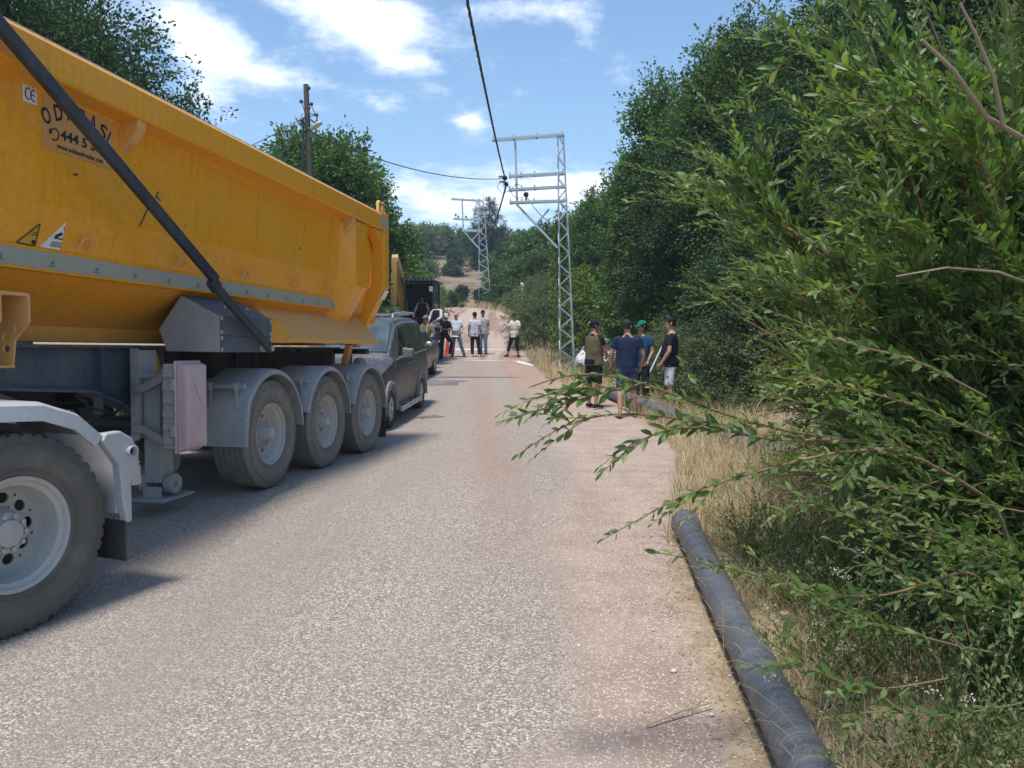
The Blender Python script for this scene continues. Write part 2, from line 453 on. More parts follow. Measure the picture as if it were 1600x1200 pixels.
def chip_mat():
    """worn chip seal: pale chips in a grey binder, pink dust, faint wheel tracks"""
    m = MT('chip_seal_road'); c = m.coord('Object'); dist = m.coord('Object')
    n0 = m.noise(c, 30, 3, .6)
    wv = m.n('ShaderNodeMixRGB', blend_type='ADD'); wv.inputs[0].default_value = .012
    nv = m.n('ShaderNodeTexNoise'); nv.inputs['Scale'].default_value = 55; m.l(c, nv.inputs['Vector'])
    m.l(c, wv.inputs[1]); m.l(nv.outputs['Color'], wv.inputs[2]); cv = wv.outputs[0]
    v1 = m.n('ShaderNodeTexVoronoi'); v1.inputs['Scale'].default_value = 88; m.l(cv, v1.inputs['Vector'])
    v2 = m.n('ShaderNodeTexVoronoi'); v2.inputs['Scale'].default_value = 190; m.l(cv, v2.inputs['Vector'])
    r1 = m.xyz(v1.outputs['Color'])[0]; r2 = m.xyz(v2.outputs['Color'])[1]
    chip = m.ramp(r1, [(0, (.17, .14, .118)), (.30, (.33, .272, .225)), (.62, (.47, .385, .315)), (.8, (.72, .62, .51)), (1, (.92, .83, .71))])
    chip2 = m.ramp(r2, [(0, (.13, .105, .09)), (.5, (.40, .325, .268)), (1, (.80, .69, .57))])
    col = m.mix(.36, chip, chip2)
    gap = m.mr(v1.outputs['Distance'], .42, .75, 0, .6)
    col = m.mix(gap, col, (.115, .10, .09))
    big = m.noise(c, .7, 5, .6); st = m.noise(m.coord('Object', (2.6, .22, 1), rot=(0, 0, .1)), 1.0, 5, .6)
    f = m.math('ADD', m.math('MULTIPLY', big, .5), m.math('MULTIPLY', st, .5))
    at_e = m.n('ShaderNodeAttribute', attribute_name='edge'); at_r = m.n('ShaderNodeAttribute', attribute_name='red')
    at_l = m.n('ShaderNodeAttribute', attribute_name='worn')
    col = m.mix(m.mr(f, .38, .62, .02, .42), col, m.mix(n0, (.31, .25, .21), (.42, .345, .285)))
    col = m.mix(m.math('MULTIPLY', at_l.outputs['Fac'], m.mr(st, .3, .65, .1, .6)), col, m.mix(n0, (.225, .205, .19), (.33, .30, .27)))
    col = m.mix(m.math('MULTIPLY', at_r.outputs['Fac'], m.mr(st, .25, .6, .35, .9)), col, m.mix(n0, (.33, .175, .125), (.42, .26, .2)))
    dc = dirt_col(m, c, *PINK, True)[0]
    ke = m.mr(m.math('ADD', at_e.outputs['Fac'], m.math('MULTIPLY', m.math('SUBTRACT', m.math('ADD', m.math('MULTIPLY', big, .6), m.math('MULTIPLY', m.noise(c, 14, 5, .7), .4)), .5), m.mr(at_e.outputs['Fac'], .6, .95, 1.6, 0))), .30, .85)
    col = m.mix(ke, col, dc)
    m.set('Base Color', col); m.set('Roughness', .93); m.b.inputs['Specular IOR Level'].default_value = .45
    h = m.math('SUBTRACT', m.math('ADD', m.math('MULTIPLY', r1, .5), m.math('MULTIPLY', n0, .6)), m.math('MULTIPLY', v1.outputs['Distance'], .7))
    h = m.math('ADD', m.math('MULTIPLY', h, m.math('SUBTRACT', 1.0, ke)), m.math('MULTIPLY', m.math('MULTIPLY', m.noise(c, 34, 5, .7), .55), ke))
    m.bump(h, .75, .0135)
    return m.m
def dirt_mat(name, a, b, c2, red=True, grassy=False, tracks=False):
    m = MT(name); c = m.coord('Object')
    col, n1, n2, r = dirt_col(m, c, a, b, c2, red)
    if tracks:                                   # wheel tracks running along the road
        st = m.noise(m.coord('Object', (1.7, .07, 1), rot=(0, 0, -.04)), 1.0, 4, .6)
        col = m.mix(m.mr(st, .40, .60), col, m.mix(m.noise(c, 20, 4, .7), (.38, .28, .225), (.48, .38, .31)))
    if grassy:                                   # the outer rim frays into litter-covered soil
        e = m.n('ShaderNodeAttribute', attribute_name='rim')
        k = m.mr(m.math('ADD', e.outputs['Fac'], m.math('MULTIPLY', m.math('SUBTRACT', m.noise(c, 9, 5, .7), .5), 1.3)), .45, .62)
        col = m.mix(k, col, m.mix(m.mr(m.noise(c, 40, 3, .7), .45, .7), m.mix(m.mr(m.noise(c, 5, 6, .65), .35, .65), (.34, .25, .175), (.46, .355, .25)), (.22, .165, .11)))
    m.set('Base Color', col); m.set('Roughness', .95)
    m.bump(m.math('ADD', n2, m.math('MULTIPLY', r, .25)), .45, .012)
    return m.m

# base terrain, from behind the camera to the far ridge
_gy = np.concatenate([np.arange(-60, -5, 5), np.arange(-5, 60, .5), np.arange(60, 130, 2.5), np.arange(130, 465, 8)])
_gx = np.concatenate([-np.geomspace(16, 300, 26)[::-1], np.arange(-15, 15.1, .75), np.geomspace(16, 300, 26)])
sheet('ground', lambda y: _gx, _gy, 0, -.009, ground_mat())

_dy = [-8.0]
while _dy[-1] < 64: _dy.append(_dy[-1]+max(.05, min(.4, .013*abs(_dy[-1]))))
_dy = np.array(_dy)
_t = np.linspace(0, 1, 26)
# the dirt shoulder on the right
_ve = {round(y, 5): e for y, e in zip(_dy, vedge(_dy)+.07*fbm1(_dy, 3, .9, 3)*np.clip(_dy/6, .5, 2))}
_re = {round(y, 5): e for y, e in zip(_dy, redge(_dy)+.06*fbm1(_dy, 5, .8, 3))}
_le = {round(y, 5): e for y, e in zip(_dy, ledge(_dy)+.12*fbm1(_dy, 6, .8, 5))}
vy = _dy[_dy < 40]
sheet('verge', lambda y: redge(y)-.6+(_ve[round(y, 5)]-redge(y)+.6)*_t, vy, 0, -.003,
      dirt_mat('pink_gravel_dirt', *PINK, True, True), attrs={'rim': lambda x, y: np.clip(1-(vedge(y)-x)/.24, 0, 1)})
# the red dirt road climbing away
def redtrack(x, y): return np.exp(-((x-(-1.6+.0*y))/.5)**2)
sheet('dirt_road', lambda y: _le[round(y, 5)]+(_ve[round(y, 5)]-_le[round(y, 5)])*_t, _dy[(_dy > 27.2)], 0, -.0015,
      dirt_mat('red_dirt', (.215, .125, .09), (.335, .215, .165), (.46, .36, .29), False, False, True))
ry = _dy[_dy < 29.0]
_n2 = lambda x, y, s: np.sin(x*s+np.sin(y*s*.7))*np.sin(y*s*.6+1)
def a_edge(x, y): return np.clip(1.12-(redge(y)-x)/(.85+.25*np.sin(y*1.3)), 0, 1)**1.2
def a_red(x, y):
    t1 = np.exp(-((x-(-.35-.062*(y-11)))/(.24+.006*y))**2)*np.clip((y-4.5)/8, 0, .5)
    t2 = np.exp(-((x-(-2.0-.02*(y-11)))/.3)**2)*np.clip((y-9)/8, 0, .3)
    t3 = np.exp(-((x-redge(y)+.1)/.5)**2)*np.clip((y-14)/8, 0, .9)
    return np.clip(t1+t2+t3, 0, 1)
def a_worn(x, y): return np.clip(np.exp(-((x-(-1.55-.02*y))/.55)**2)*.8+np.exp(-((x-(-3.2))/.8)**2)*.9, 0, 1)
_t2 = np.concatenate([np.linspace(0, .3, 12), np.linspace(.32, 1, 50)])
ROAD = sheet('road', lambda y: _le[round(y, 5)]+(_re[round(y, 5)]-_le[round(y, 5)])*_t2, ry, 0, .0, chip_mat(),
      attrs={'edge': a_edge, 'red': a_red, 'worn': a_worn})

def patch(name, cx, cy, rx, ry_, mat, dz, seed, ang=0, kind='structure'):
    r = np.random.default_rng(seed); n = 46; vs = []; ph = r.uniform(0, 6.28, 5)
    rings = [1.0, .6, .25]
    for q in rings:
        for k in range(n):
            a = 2*pi*k/n; w = 1+.16*sin(3*a+ph[0])+.12*sin(5*a+ph[1])+.09*sin(9*a+ph[2])+.06*sin(14*a+ph[3])
            x = cos(a)*rx*w*q; y = sin(a)*ry_*w*q; X = cx+x*cos(ang)-y*sin(ang); Y = cy+x*sin(ang)+y*cos(ang)
            vs.append((X, Y, zg(X, Y)+dz))
    f = [tuple(range(2*n, 3*n))]
    for j in range(2):
        for k in range(n): f.append((j*n+k, j*n+(k+1) % n, (j+1)*n+(k+1) % n, (j+1)*n+k))
    mb = MB(); mb.add(vs, f); o = mb.build(name, mat); o['kind'] = kind
    return o
pale = dirt_mat('pale_lime_dust', (.62, .57, .50), (.74, .70, .64), (.7, .67, .62), False)
grey = dirt_mat('grey_asphalt_patch', (.13, .125, .12), (.20, .19, .18), (.25, .24, .23), False)
patch('dust_streak', -1.0, 28.4, .72, .11, pale, .010, 1)
patch('dust_streak', -1.55, 33.2, 1.1, .26, pale, .006, 2)
patch('dust_streak', .42, 27.3, .16, 1.1, pale, .012, 4, .25)
patch('road_patch', -2.05, 20.6, .75, .7, grey, .008, 5)
patch('road_patch', -1.5, 14.0, .22, .16, grey, .008, 6)
crack = plain('road_crack', (.05, .045, .04), .9)
patch('road_crack', -1.1, 22.2, 1.3, .06, crack, .012, 8, -.03)
# ------------------------------------------------------------------ the yellow tipper trailer
D_ = Vector((.17222351, .98443039, -.03515482)); N_ = Vector((.98503927, -.17233003, 0)); U_ = N_.cross(D_)
trailer = empty('dump_trailer', (0, 0, 0), 0, 'long dusty yellow half-pipe tipper trailer on three axles at the left of the road', 'trailer')
trailer.matrix_world = Matrix(((N_.x, D_.x, U_.x, -2.41268), (N_.y, D_.y, U_.y, 7.1), (N_.z, D_.z, U_.z, .02648), (0, 0, 0, 1)))
T = trailer
W2 = -1.25      # centre line: the trailer is 2.5 m wide, local x runs from -2.5 to 0, y back, z up
S0, S1 = -6.2, 3.62
sec = [(0, 3.215), (.0, 3.0), (-.02, 2.985), (-.16, 2.962), (-.172, 2.93), (-.205, 2.25), (-.30, 1.97), (-.33, 1.84), (-.43, 1.77), (-.70, 1.6), (-.87, 1.5), (-.87, 1.385)]
def mir(p): return (2*W2-p[0], p[1])
# tub shell: outer skin then inner skin
side = sec[3:]
outer = side + [mir(p) for p in reversed(side)]
inn = [(-.22, 2.95), (-.25, 2.25), (-.35, 1.95), (-.50, 1.82), (-.9, 1.56)]
inner = [mir(p) for p in inn][::1]
ring2d = outer + inner + list(reversed(inn))
mb = MB()
mb.prism(ring2d, lambda x, z, s: (x, s, z), S0, S1)
mb.box2((-2.3, S0, 1.45), (-.2, S0+.06, 3.2))
mb.build('tub', M['yellow'], T)
for k in (0, 1):
    r = [(0, 3.185), (-.03, 3.215), (-.20, 3.215), (-.22, 3.19), (-.22, 2.975), (-.16, 2.962), (-.015, 2.985), (0, 3.0)]
    if k: r = [mir(p) for p in r]
    mb = MB(); mb.prism(r, lambda x, z, s: (x, s, z), S0, S1)
    mb.build('top_rail', M['yellow'], T, bevel=.008)
    e = MB(); e.box2((-.03 if not k else -2.47, S0, 3.2155), (-.17 if not k else -2.33, S1, 3.2215)); e.build('wear_strip', M['white'] if not k else M['rim'], T)
# rail brackets: small gusset boxes with a hole plate
for s in (-4.2, -1.53, .55-.02, 2.57):
    if abs(s-.53) < .01: continue
    mb = MB(); mb.prism([(-.172, 2.985), (-.02, 2.985), (-.02, 2.93), (-.09, 2.82), (-.19, 2.76)], lambda x, z, q: (x, q, z), s-.045, s+.045)
    o = mb.build('rail_bracket', M['yellow_dusty'], T, bevel=.01)
    b = MB(); b.lathe([(-.002, .001), (-.002, .032), (.004, .032), (.004, .001)], 20, (-.12, s-.046, 2.88), (0, -1, 0)); b.build('hole_cap', M['yellow'], o, smooth=30)
# lashing hooks
for s in (-4.1, -3.0, -1.87, -.76, .28, 1.37, 2.25):
    mb = MB(); pts = [(-.255+.0, s-.045, 2.02), (-.225, s-.045, 2.045), (-.215, s-.03, 2.085), (-.21, s, 2.10), (-.215, s+.03, 2.085), (-.225, s+.045, 2.045), (-.255, s+.045, 2.02)]
    mb.tube(pts, .009, 6); mb.build('hook', M['yellow_dusty'], T, smooth=60)
# reflective tape on a flat ledge strip
mb = MB(); mb.prism([(-.285, 1.985), (-.285, 1.835), (-.335, 1.83), (-.30, 1.985)], lambda x, z, s: (x, s, z), S0+.1, 3.42)
strip = mb.build('marker_strip', M['yellow'], T)
mb = MB(); mb.box2((-.2845, S0+.12, 1.85), (-.2815, 3.40, 1.965)); mb.build('reflective_tape', M['tape'], strip)
mb = MB()
for i in range(22):
    s = -5.9+i*.42
    mb.box2((-.2812, s-.035, 1.872), (-.2800, s+.035, 1.880)); mb.add([(-.28, s-.02, 1.886), (-.28, s+.022, 1.886), (-.28, s+.012, 1.92)], [(0, 1, 2)])
mb.build('tape_print', plain('faded_print', (.16, .165, .14), .6), strip)['kind'] = 'stuff'

# ---- printed things on the side plate; the plate leans, so map onto it
def on_side(s, h, off=.004):
    # x of the panel between the (-.175, 2.86) and (-.205, 2.25) folds, then down to (-.30, 1.97)
    if h > 2.25: x = -.205+(h-2.25)*.03/.61
    else: x = -.205-(2.25-h)*.095/.28
    return Vector((x+off, s, h))
def plate2d(mb, pts, off):
    n = len(pts); c = [on_side(s, h, off) for s, h in pts]; b = [on_side(s, h, off-.003) for s, h in pts]
    mb.loft([b, c])
mb = MB(); plate2d(mb, [(-2.295, 2.945), (-1.64, 2.945), (-1.645, 2.615), (-2.295, 2.605)], .004)
stk = mb.build('dealer_sticker', M['sticker'], T)
def text_polys(txt, bold=.0):
    cu = bpy.data.curves.new('txt', 'FONT'); cu.body = txt; cu.size = 1; cu.offset = bold; cu.resolution_u = 4; cu.align_x = 'LEFT'
    ob = bpy.data.objects.new('txt', cu); COL.objects.link(ob)
    dg = bpy.context.evaluated_depsgraph_get(); me = bpy.data.meshes.new_from_object(ob.evaluated_get(dg))
    vs = [tuple(v.co) for v in me.vertices]; fs = [tuple(p.vertices) for p in me.polygons]
    bpy.data.objects.remove(ob); bpy.data.meshes.remove(me); bpy.data.curves.remove(cu)
    w = max([v[0] for v in vs])-min([v[0] for v in vs]); x0 = min(v[0] for v in vs)
    return [(v[0]-x0, v[1]) for v in vs], fs, w
def put_text(mb, txt, fn, width, height, bold=.02):
    vs, fs, w = text_polys(txt, bold)
    mb.add([fn(x/w*width, y/.72*height) for x, y in vs], fs)
mb = MB()
for ch, cs, chh, an in (('O', -2.250, 2.766, -.42), ('D', -2.155, 2.812, -.28), ('A', -2.058, 2.838, -.13), ('B', -1.957, 2.846, 0), ('A', -1.858, 2.838, .13), ('S', -1.765, 2.806, .28), ('I', -1.690, 2.772, .42)):
    def fn(x, y, a=-an, cs=cs, ch0=chh):                # letters set on an arch
        x -= .035
        return on_side(cs+x*cos(a)-y*sin(a), ch0+x*sin(a)+y*cos(a), .0065)
    put_text(mb, ch, fn, .070 if ch != 'I' else .016, .10, .02)
put_text(mb, '444 5 300', lambda x, y: on_side(-2.145+x, 2.698+y, .0065), .43, .062, .03)
put_text(mb, 'www.odabasitreyler.com', lambda x, y: on_side(-2.174+x, 2.632+y, .0065), .43, .032, .02)
mb.build('lettering', M['print'], stk)
mb = MB()                                           # headset mark
pts = [on_side(-2.195+.032*cos(a), 2.712+.036*sin(a), .008) for a in np.linspace(2.7, -1.9, 20)]
mb.tube(pts, .0035, 5); mb.box(on_side(-2.232, 2.722, .006), (.003, .02, .03)); mb.box(on_side(-2.205, 2.676, .007), (.003, .018, .008))
mb.build('headset_mark', M['print'], stk)
mb = MB(); plate2d(mb, [(-2.460, 2.948), (-2.350, 2.948), (-2.343, 2.849), (-2.450, 2.846)], .004)
ce = mb.build('certification_sticker', M['white'], T)
mb = MB()
for cs, full in ((-2.417, 0), (-2.375, 1)):
    pts = [on_side(cs+.022*cos(a), 2.898+.034*sin(a), .0075) for a in np.linspace(1.0, 2*pi-1.0, 16)]
    mb.tube(pts, .0032, 5)
    if full: mb.tube([on_side(cs-.02, 2.898, .0075), on_side(cs+.008, 2.898, .0075)], .0032, 5)
mb.build('lettering', M['print'], ce)
for nm, col, (a, b, c) in (('warning_sticker', 'warnyellow', ((-2.40, 1.995), (-2.26, 2.13), (-2.255, 1.992))), ('warning_sticker', 'white', ((-2.215, 1.992), (-2.05, 2.175), (-2.04, 1.992)))):
    mb = MB(); plate2d(mb, [a, b, c], .004); o = mb.build(nm, M[col], T)
    if col == 'white': o['label'] = 'white triangular warning sticker with a tipping truck picture'
    else: o['label'] = 'yellow triangular warning sticker'
    mb = MB(); cx0, ch0 = (a[0]+b[0]+c[0])/3+.02, 2.03
    if col == 'white':
        mb.box(on_side(cx0, 2.062, .006), (.003, .075, .008)); mb.bar(on_side(cx0-.03, 2.07, .006), on_side(cx0+.02, 2.10, .006), .003, .02)
        for j in range(3): mb.box(on_side(cx0-.005, 2.035-j*.012, .006), (.003, .08+.01*j, .005))
        mb.box(on_side(b[0]+.004-.008, 2.135, .006), (.003, .004, .02))
    else:
        mb.box(on_side(cx0+.01, 2.015, .006), (.003, .026, .03)); mb.box(on_side(cx0+.005, 2.058, .006), (.003, .06, .005)); mb.box(on_side(cx0+.008, 2.073, .006), (.003, .02, .004))
        for p, q in ((a, b), (b, c), (c, a)): mb.bar(on_side(*p, .006), on_side(*q, .006), .003, .006)
    mb.build('print', M['print'], o)
# scuff marks on the side
mb = MB()
for s, h, l, w, an in ((-1.13, 2.535, .03, .022, 1.0), (-1.105, 2.51, .025, .018, -.7), (-1.28, 2.34, .085, .016, 1.0), (-1.315, 2.285, .04, .008, 1.0), (-.75, 2.36, .012, .012, 0), (1.4, 2.45, .02, .02, .4), (-2.0, 2.5, .02, .02, 0)):
    pts = [(s+cos(an)*l*q*(-1), h+sin(an)*l*q*(-1)) for q in (-1, 1)]
    nx, nh = -sin(an)*w/2, cos(an)*w/2
    plate2d(mb, [(pts[0][0]+nx, pts[0][1]+nh), (pts[0][0]-nx*.4, pts[0][1]-nh*.4), (pts[1][0]-nx, pts[1][1]-nh), (pts[1][0]+nx*.3, pts[1][1]+nh*.3)], .0035)
mb.build('scuffs', M['darksteel'], T)['kind'] = 'stuff'

# ---- rear pillar and tailgate
def pillar_path(o): return [(-.03+o, 2.965), (-.03+o, 2.14), (-.44+o, 1.50), (-.80, 1.50), (-.30, 2.0), (-.20, 2.3), (-.19, 2.90)]
for k in (0, 1):
    mb = MB(); fx = (lambda x: x) if not k else (lambda x: 2*W2-x)
    out = [(-.03, 2.965), (-.03, 2.14), (-.44, 1.47)]; inn_ = [(-.22, 2.90), (-.26, 2.18), (-.66, 1.50)]
    rows = []
    for (xo, ho), (xi, hi) in zip(out, inn_):
        rows.append([(fx(xi), 2.44, hi), (fx(xo), 2.66, ho), (fx(xo), 3.06, ho), (fx(xi), 3.06, hi)])
    mb.loft(rows); mb.build('pillar', M['yellow'], T, bevel=.015)
    mb = MB(); mb.add([(fx(-.36), 2.66, 1.598), (fx(-.36), 3.05, 1.598), (fx(-.445), 3.05, 1.468), (fx(-.445), 2.66, 1.468)], [(0, 1, 2, 3)])
    mb.v = [(x+(.003 if not k else -.003), y, z) for x, y, z in mb.v]; mb.build('paint_chip', M['dustgrey'], T)
tg = MB()
for k in (0, 1):
    fx = (lambda x: x) if not k else (lambda x: 2*W2-x)
    out = [(.0, 3.24), (.0, 2.2), (-.43, 1.36)]; inn_ = [(-.2, 3.22), (-.2, 2.25), (-.63, 1.42)]
    rows = [[(fx(xi), 3.63, hi), (fx(xo), 3.63, ho), (fx(xo), 3.83, ho), (fx(xi), 3.83, hi)] for (xo, ho), (xi, hi) in zip(out, inn_)]
    tg.loft(rows)
tg.prism([(-.1, 3.2), (-.1, 2.2), (-.5, 1.4), (-2.0, 1.4), (-2.4, 2.2), (-2.4, 3.2)], lambda x, z, s: (x, s, z), 3.69, 3.76)
for h in (1.75, 2.3, 2.85): tg.box2((-2.3, 3.76, h-.05), (-.2, 3.82, h+.05))
gate = tg.build('tailgate', M['yellow'], T, bevel=.012)
for s in (3.58, 3.73):
    for x in (-.06, -2.44):
        mb = MB(); pr = [(s-.055, 3.20)]+[(s+.055*cos(a), 3.335+.055*sin(a)) for a in np.linspace(pi, 0, 9)]+[(s+.055, 3.20)]
        mb.prism(pr, lambda y, z, q: (q, y, z), x-.02, x+.02); h_ = mb.build('hinge_lug', M['yellow_dusty'], gate, bevel=.006)
    mb = MB(); mb.lathe([(-.05, .001), (-.05, .02), (.05, .02), (.05, .001)], 12, (-.06, s, 3.335)); mb.build('hinge_pin', M['darksteel'], gate, smooth=30)
mb = MB(); mb.box2((0.001, 3.50, 3.03), (.004, 3.61, 3.19)); mb.build('grey_tape', M['tape'], T)
mb = MB(); mb.box2((.001, 3.65, 3.02), (.004, 3.81, 3.15)); mb.build('grey_tape', M['tape'], gate)
mb = MB(); mb.add([(-.012, 3.84, 2.16), (-.085, 3.84, 2.04), (-.085, 3.66, 2.04), (-.012, 3.66, 2.16)], [(0, 1, 2, 3)]); mb.v = [(x+.01, y, z) for x, y, z in mb.v]
mb.build('sticker', M['white'], gate)
mb = MB(); mb.prism([(3.64, 2.86), (3.64, 2.62), (3.55, 2.80), (3.30, 2.97), (3.60, 2.97)], lambda s, z, q: (q, s, z), -.16, -.02); mb.build('corner_gusset', M['yellow'], T, bevel=.008)

# ---- dust plate over the wheels
mb = MB(); mb.loft([[(-.03, s, 1.405), (-.03, s, 1.452), (-.42, s+.28*q, 1.80), (-.46, s+.28*q, 1.76)] for s, q in ((.76, 0), (3.44, 1))]); pl = mb.build('dust_guard', M['yellow_dusty'], T)
mb = MB(); mb.loft([[(-.04, s, 1.40), (-.04, s, h), (-.40, s, 1.72), (-.40, s, 1.40)] for s, h in ((.42, 1.60), (.62, 1.60), (.90, 1.46))]); mb.build('guard_end', M['yellow'], pl)
mb = MB(); mb.loft([[(2*W2+.03, s, 1.405), (2*W2+.03, s, 1.452), (2*W2+.42, s, 1.80), (2*W2+.46, s, 1.76)] for s in (.5, 3.5)]); mb.build('dust_guard', M['yellow_dusty'], T)

# ---- grey tank box under the tarp arm
mb = MB()
mb.loft([[(0, s, 1.455), (0, s, 1.62), (-.36, s, 1.80), (-.58, s, 1.50), (-.50, s, 1.31), (-.50, s, 1.31)] for s in (-.56, .36)][:2])
mb.loft([[(-.004, s, 1.305), (-.004, s, 1.452), (-.5, s, 1.452), (-.5, s, 1.305)] for s in (-.56, .36)])
bx = mb.build('tank_box', M['bluegrey'], T, bevel=.006)
mb = MB(); mb.loft([[(-.006, s, 1.308), (-.006, s, 1.618), (-.36, s, 1.792), (-.575, s, 1.50), (-.50, s, 1.312)] for s in (-.572, -.5605)]); mb.build('end_plate', M['dustgrey'], bx, bevel=.004)
mb = MB()
for s in (-.54, .34):
    for h in (1.33, 1.43, 1.48, 1.60): mb.lathe([(0, .001), (.006, .014), (0, .02)], 8, (.001, s, h))
for s, h in ((-.2, 1.70), (.2, 1.70)): mb.sphere((-.17, s, 1.71), .016, 8, 5)
mb.build('bolts', M['rim'], bx)['kind'] = 'stuff'

# ---- tarp arm
mb = MB()
p0 = Vector((.09, -2.95, 3.13)); p1 = Vector((.09, -.80, 1.92)); p2 = Vector((.09, .16, 1.33))
mb.bar(p0+Vector((0, -1.2, .68)), p1+Vector((0, .03, -.02)), .05, .085); mb.bar(p1+Vector((.0, -.05, -.02)), p1+Vector((0, .05, -.09)), .062, .10)
mb.bar(p1+Vector((0, -.0, -.06)), p2, .046, .075)
arm = mb.build('tarp_arm', M['darksteel'], T, bevel=.008)
mb = MB(); mb.lathe([(-.12, .001), (-.12, .028), (.03, .028), (.03, .001)], 14, (.09, .15, 1.34)); mb.build('arm_pivot', M['rim'], arm, smooth=30)

# ---- front gusset with holes
def holed_plate(mb, outline, holes, fn, a, b):
    """plate with round holes: each hole is bridged by splitting the polygon with bmesh"""
    bm = bmesh.new(); 
    vs = [bm.verts.new((x, y, 0)) for x, y in outline]; es = [bm.edges.new((vs[i], vs[(i+1) % len(vs)])) for i in range(len(vs))]
    for cx0, cy0, r in holes:
        hv = [bm.verts.new((cx0+r*cos(2*pi*k/14), cy0+r*sin(2*pi*k/14), 0)) for k in range(14)]
        es += [bm.edges.new((hv[i], hv[(i+1) % 14])) for i in range(14)]
    bmesh.ops.triangle_fill(bm, use_beauty=True, edges=es, use_dissolve=False)
    bm.verts.index_update(); co = [tuple(v.co) for v in bm.verts]; fs = [tuple(v.index for v in f.verts) for f in bm.faces]
    bd = [(e.verts[0].index, e.verts[1].index) for e in bm.edges if len(e.link_faces) == 1]; bm.free(); n = len(co)
    mb.add([fn(x, y, a) for x, y, _ in co]+[fn(x, y, b) for x, y, _ in co], fs+[tuple(i+n for i in reversed(f)) for f in fs]+[(i, j, j+n, i+n) for i, j in bd])
mb = MB()
holed_plate(mb, [(-.06, 1.655), (-.06, 1.49), (-.16, 1.38), (-.18, 1.23), (-.40, 1.22), (-.62, 1.42), (-.62, 1.655)], [(-.22, 1.40, .026), (-.14, 1.45, .024), (-.22, 1.33, .024)], lambda x, z, s: (x, s, z), -2.57, -2.555)
holed_plate(mb, [(-.06, 1.655), (-.06, 1.49), (-.16, 1.38), (-.18, 1.23), (-.40, 1.22), (-.62, 1.42), (-.62, 1.655)], [(-.22, 1.40, .026), (-.22, 1.33, .024)], lambda x, z, s: (x, s, z), -2.78, -2.765)
mb.box2((-.07, -2.79, 1.645), (-.6, -2.55, 1.665)); mb.box2((-.18, -2.79, 1.215), (-.40, -2.55, 1.23))
mb.build('step_bracket', M['yellow_dusty'], T)

# ---- chassis
for k in (0, 1):
    fx = (lambda x: x) if not k else (lambda x: 2*W2-x)
    mb = MB()
    web = [(-6.2, 1.34), (3.75, 1.34), (3.75, 1.02), (3.3, .86), (-.6, .77), (-1.2, .99), (-2.2, 1.06), (-6.2, 1.06)]
    mb.prism([(s, h) for s, h in web], lambda s, z, q: (fx(q), s, z), -.78, -.79)
    mb.box2((fx(-.70), -6.2, 1.34), (fx(-.88), 3.75, 1.362))
    for (sa, ha), (sb, hb) in zip(web[3:], web[4:]): mb.bar((fx(-.785), sa, ha), (fx(-.785), sb, hb), .17, .02, hint=(0, 0, 1))
    mb.build('chassis_beam', M['bluegrey'], T)
    mb = MB()
    for s in (-1.12, -.62, .15, .95, 1.35, 2.2, 2.5): mb = MB(); mb.box2((fx(-.70), s-.006, .80), (fx(-.785), s+.006, 1.34)); mb.build('stiffener', M['bluegrey'], T)
mb = MB()
for s in (-4.5, -2.6, -.4, .4, 1.74, 3.06, 3.6): mb.box2((-1.72, s-.05, .85), (-.78, s+.05, 1.25))
mb.box2((-2.1, -5.8, .98), (-.4, -3.8, 1.05)); mb.box2((-1.75, -.2, 1.0), (-.75, 3.6, 1.3))
mb.build('cross_members', M['under'], T)['kind'] = 'stuff'
mb = MB(); mb.box2((-2.45, 3.70, 1.27), (-.30, 3.84, 1.345)); mb.box2((-2.45, 3.60, .52), (-.12, 3.70, .66)); mb.box2((-.6, 3.6, .6), (-.5, 3.7, 1.3)); mb.box2((-2.0, 3.6, .6), (-1.9, 3.7, 1.3))
bp = mb.build('rear_bumper', M['under'], T, bevel=.008)
for x in (-.30, -2.2):
    mb = MB(); mb.box2((x-.17, 3.66, .93), (x+.17, 3.74, 1.07)); lb = mb.build('tail_light', M['under'], T, bevel=.01)
    mb = MB(); mb.box2((x-.15, 3.74, .95), (x+.15, 3.752, 1.05)); mb.build('lens', M['lens_red'], lb)
mb = MB(); mb.bar((-.28, 3.05, 1.405), (-.40, 3.12, 1.06), .06, .13, hint=(0, 1, 0)); mb.build('guard_stay', M['yellow_dusty'], T)
mb = MB(); mb.lathe([(-.1, .001), (-.1, .05), (-.06, .075), (.06, .075), (.1, .05), (.1, .001)], 16, (-.28, 3.42, 1.15), (0, 1, 0)); mb.build('marker_lamp', M['dustgrey'], T, smooth=40)
mb = MB(); mb.box2((-.80, 0.05, 1.06), (-.45, .30, 1.30)); mb.box2((-1.9, .2, .55), (-.6, 3.2, .62)); mb.build('suspension', M['under'], T)
# landing leg and dangling yellow tag
mb = MB(); mb.box2((-.57, -.80, .20), (-.42, -.62, 1.12)); leg = mb.build('landing_leg', M['dustgrey'], T, bevel=.008)
mb = MB(); mb.box2((-.66, -.84, .56), (-.60, -.81, 1.335)); mb.box2((-.60, -.83, 1.09), (-.44, -.57, 1.115)); mb.box2((-.60, -.84, .58), (-.585, -.60, 1.32)); mb.build('mount_plate', M['dustgrey'], leg)
mb = MB()
for h in np.linspace(.62, 1.28, 9): mb.lathe([(0, .001), (.012, .011), (0, .014)], 6, (-.63, -.845, h), (0, -1, 0))
mb.build('bolts', M['dustgrey'], leg)['kind'] = 'stuff'
mb = MB(); mb.box2((-.64, -.92, .055), (-.32, -.46, .078))
for s in (-.82, -.62): mb.box2((-.57, s-.008, .075), (-.40, s+.008, .17))
mb.build('foot_plate', M['dustgrey'], leg, bevel=.006)
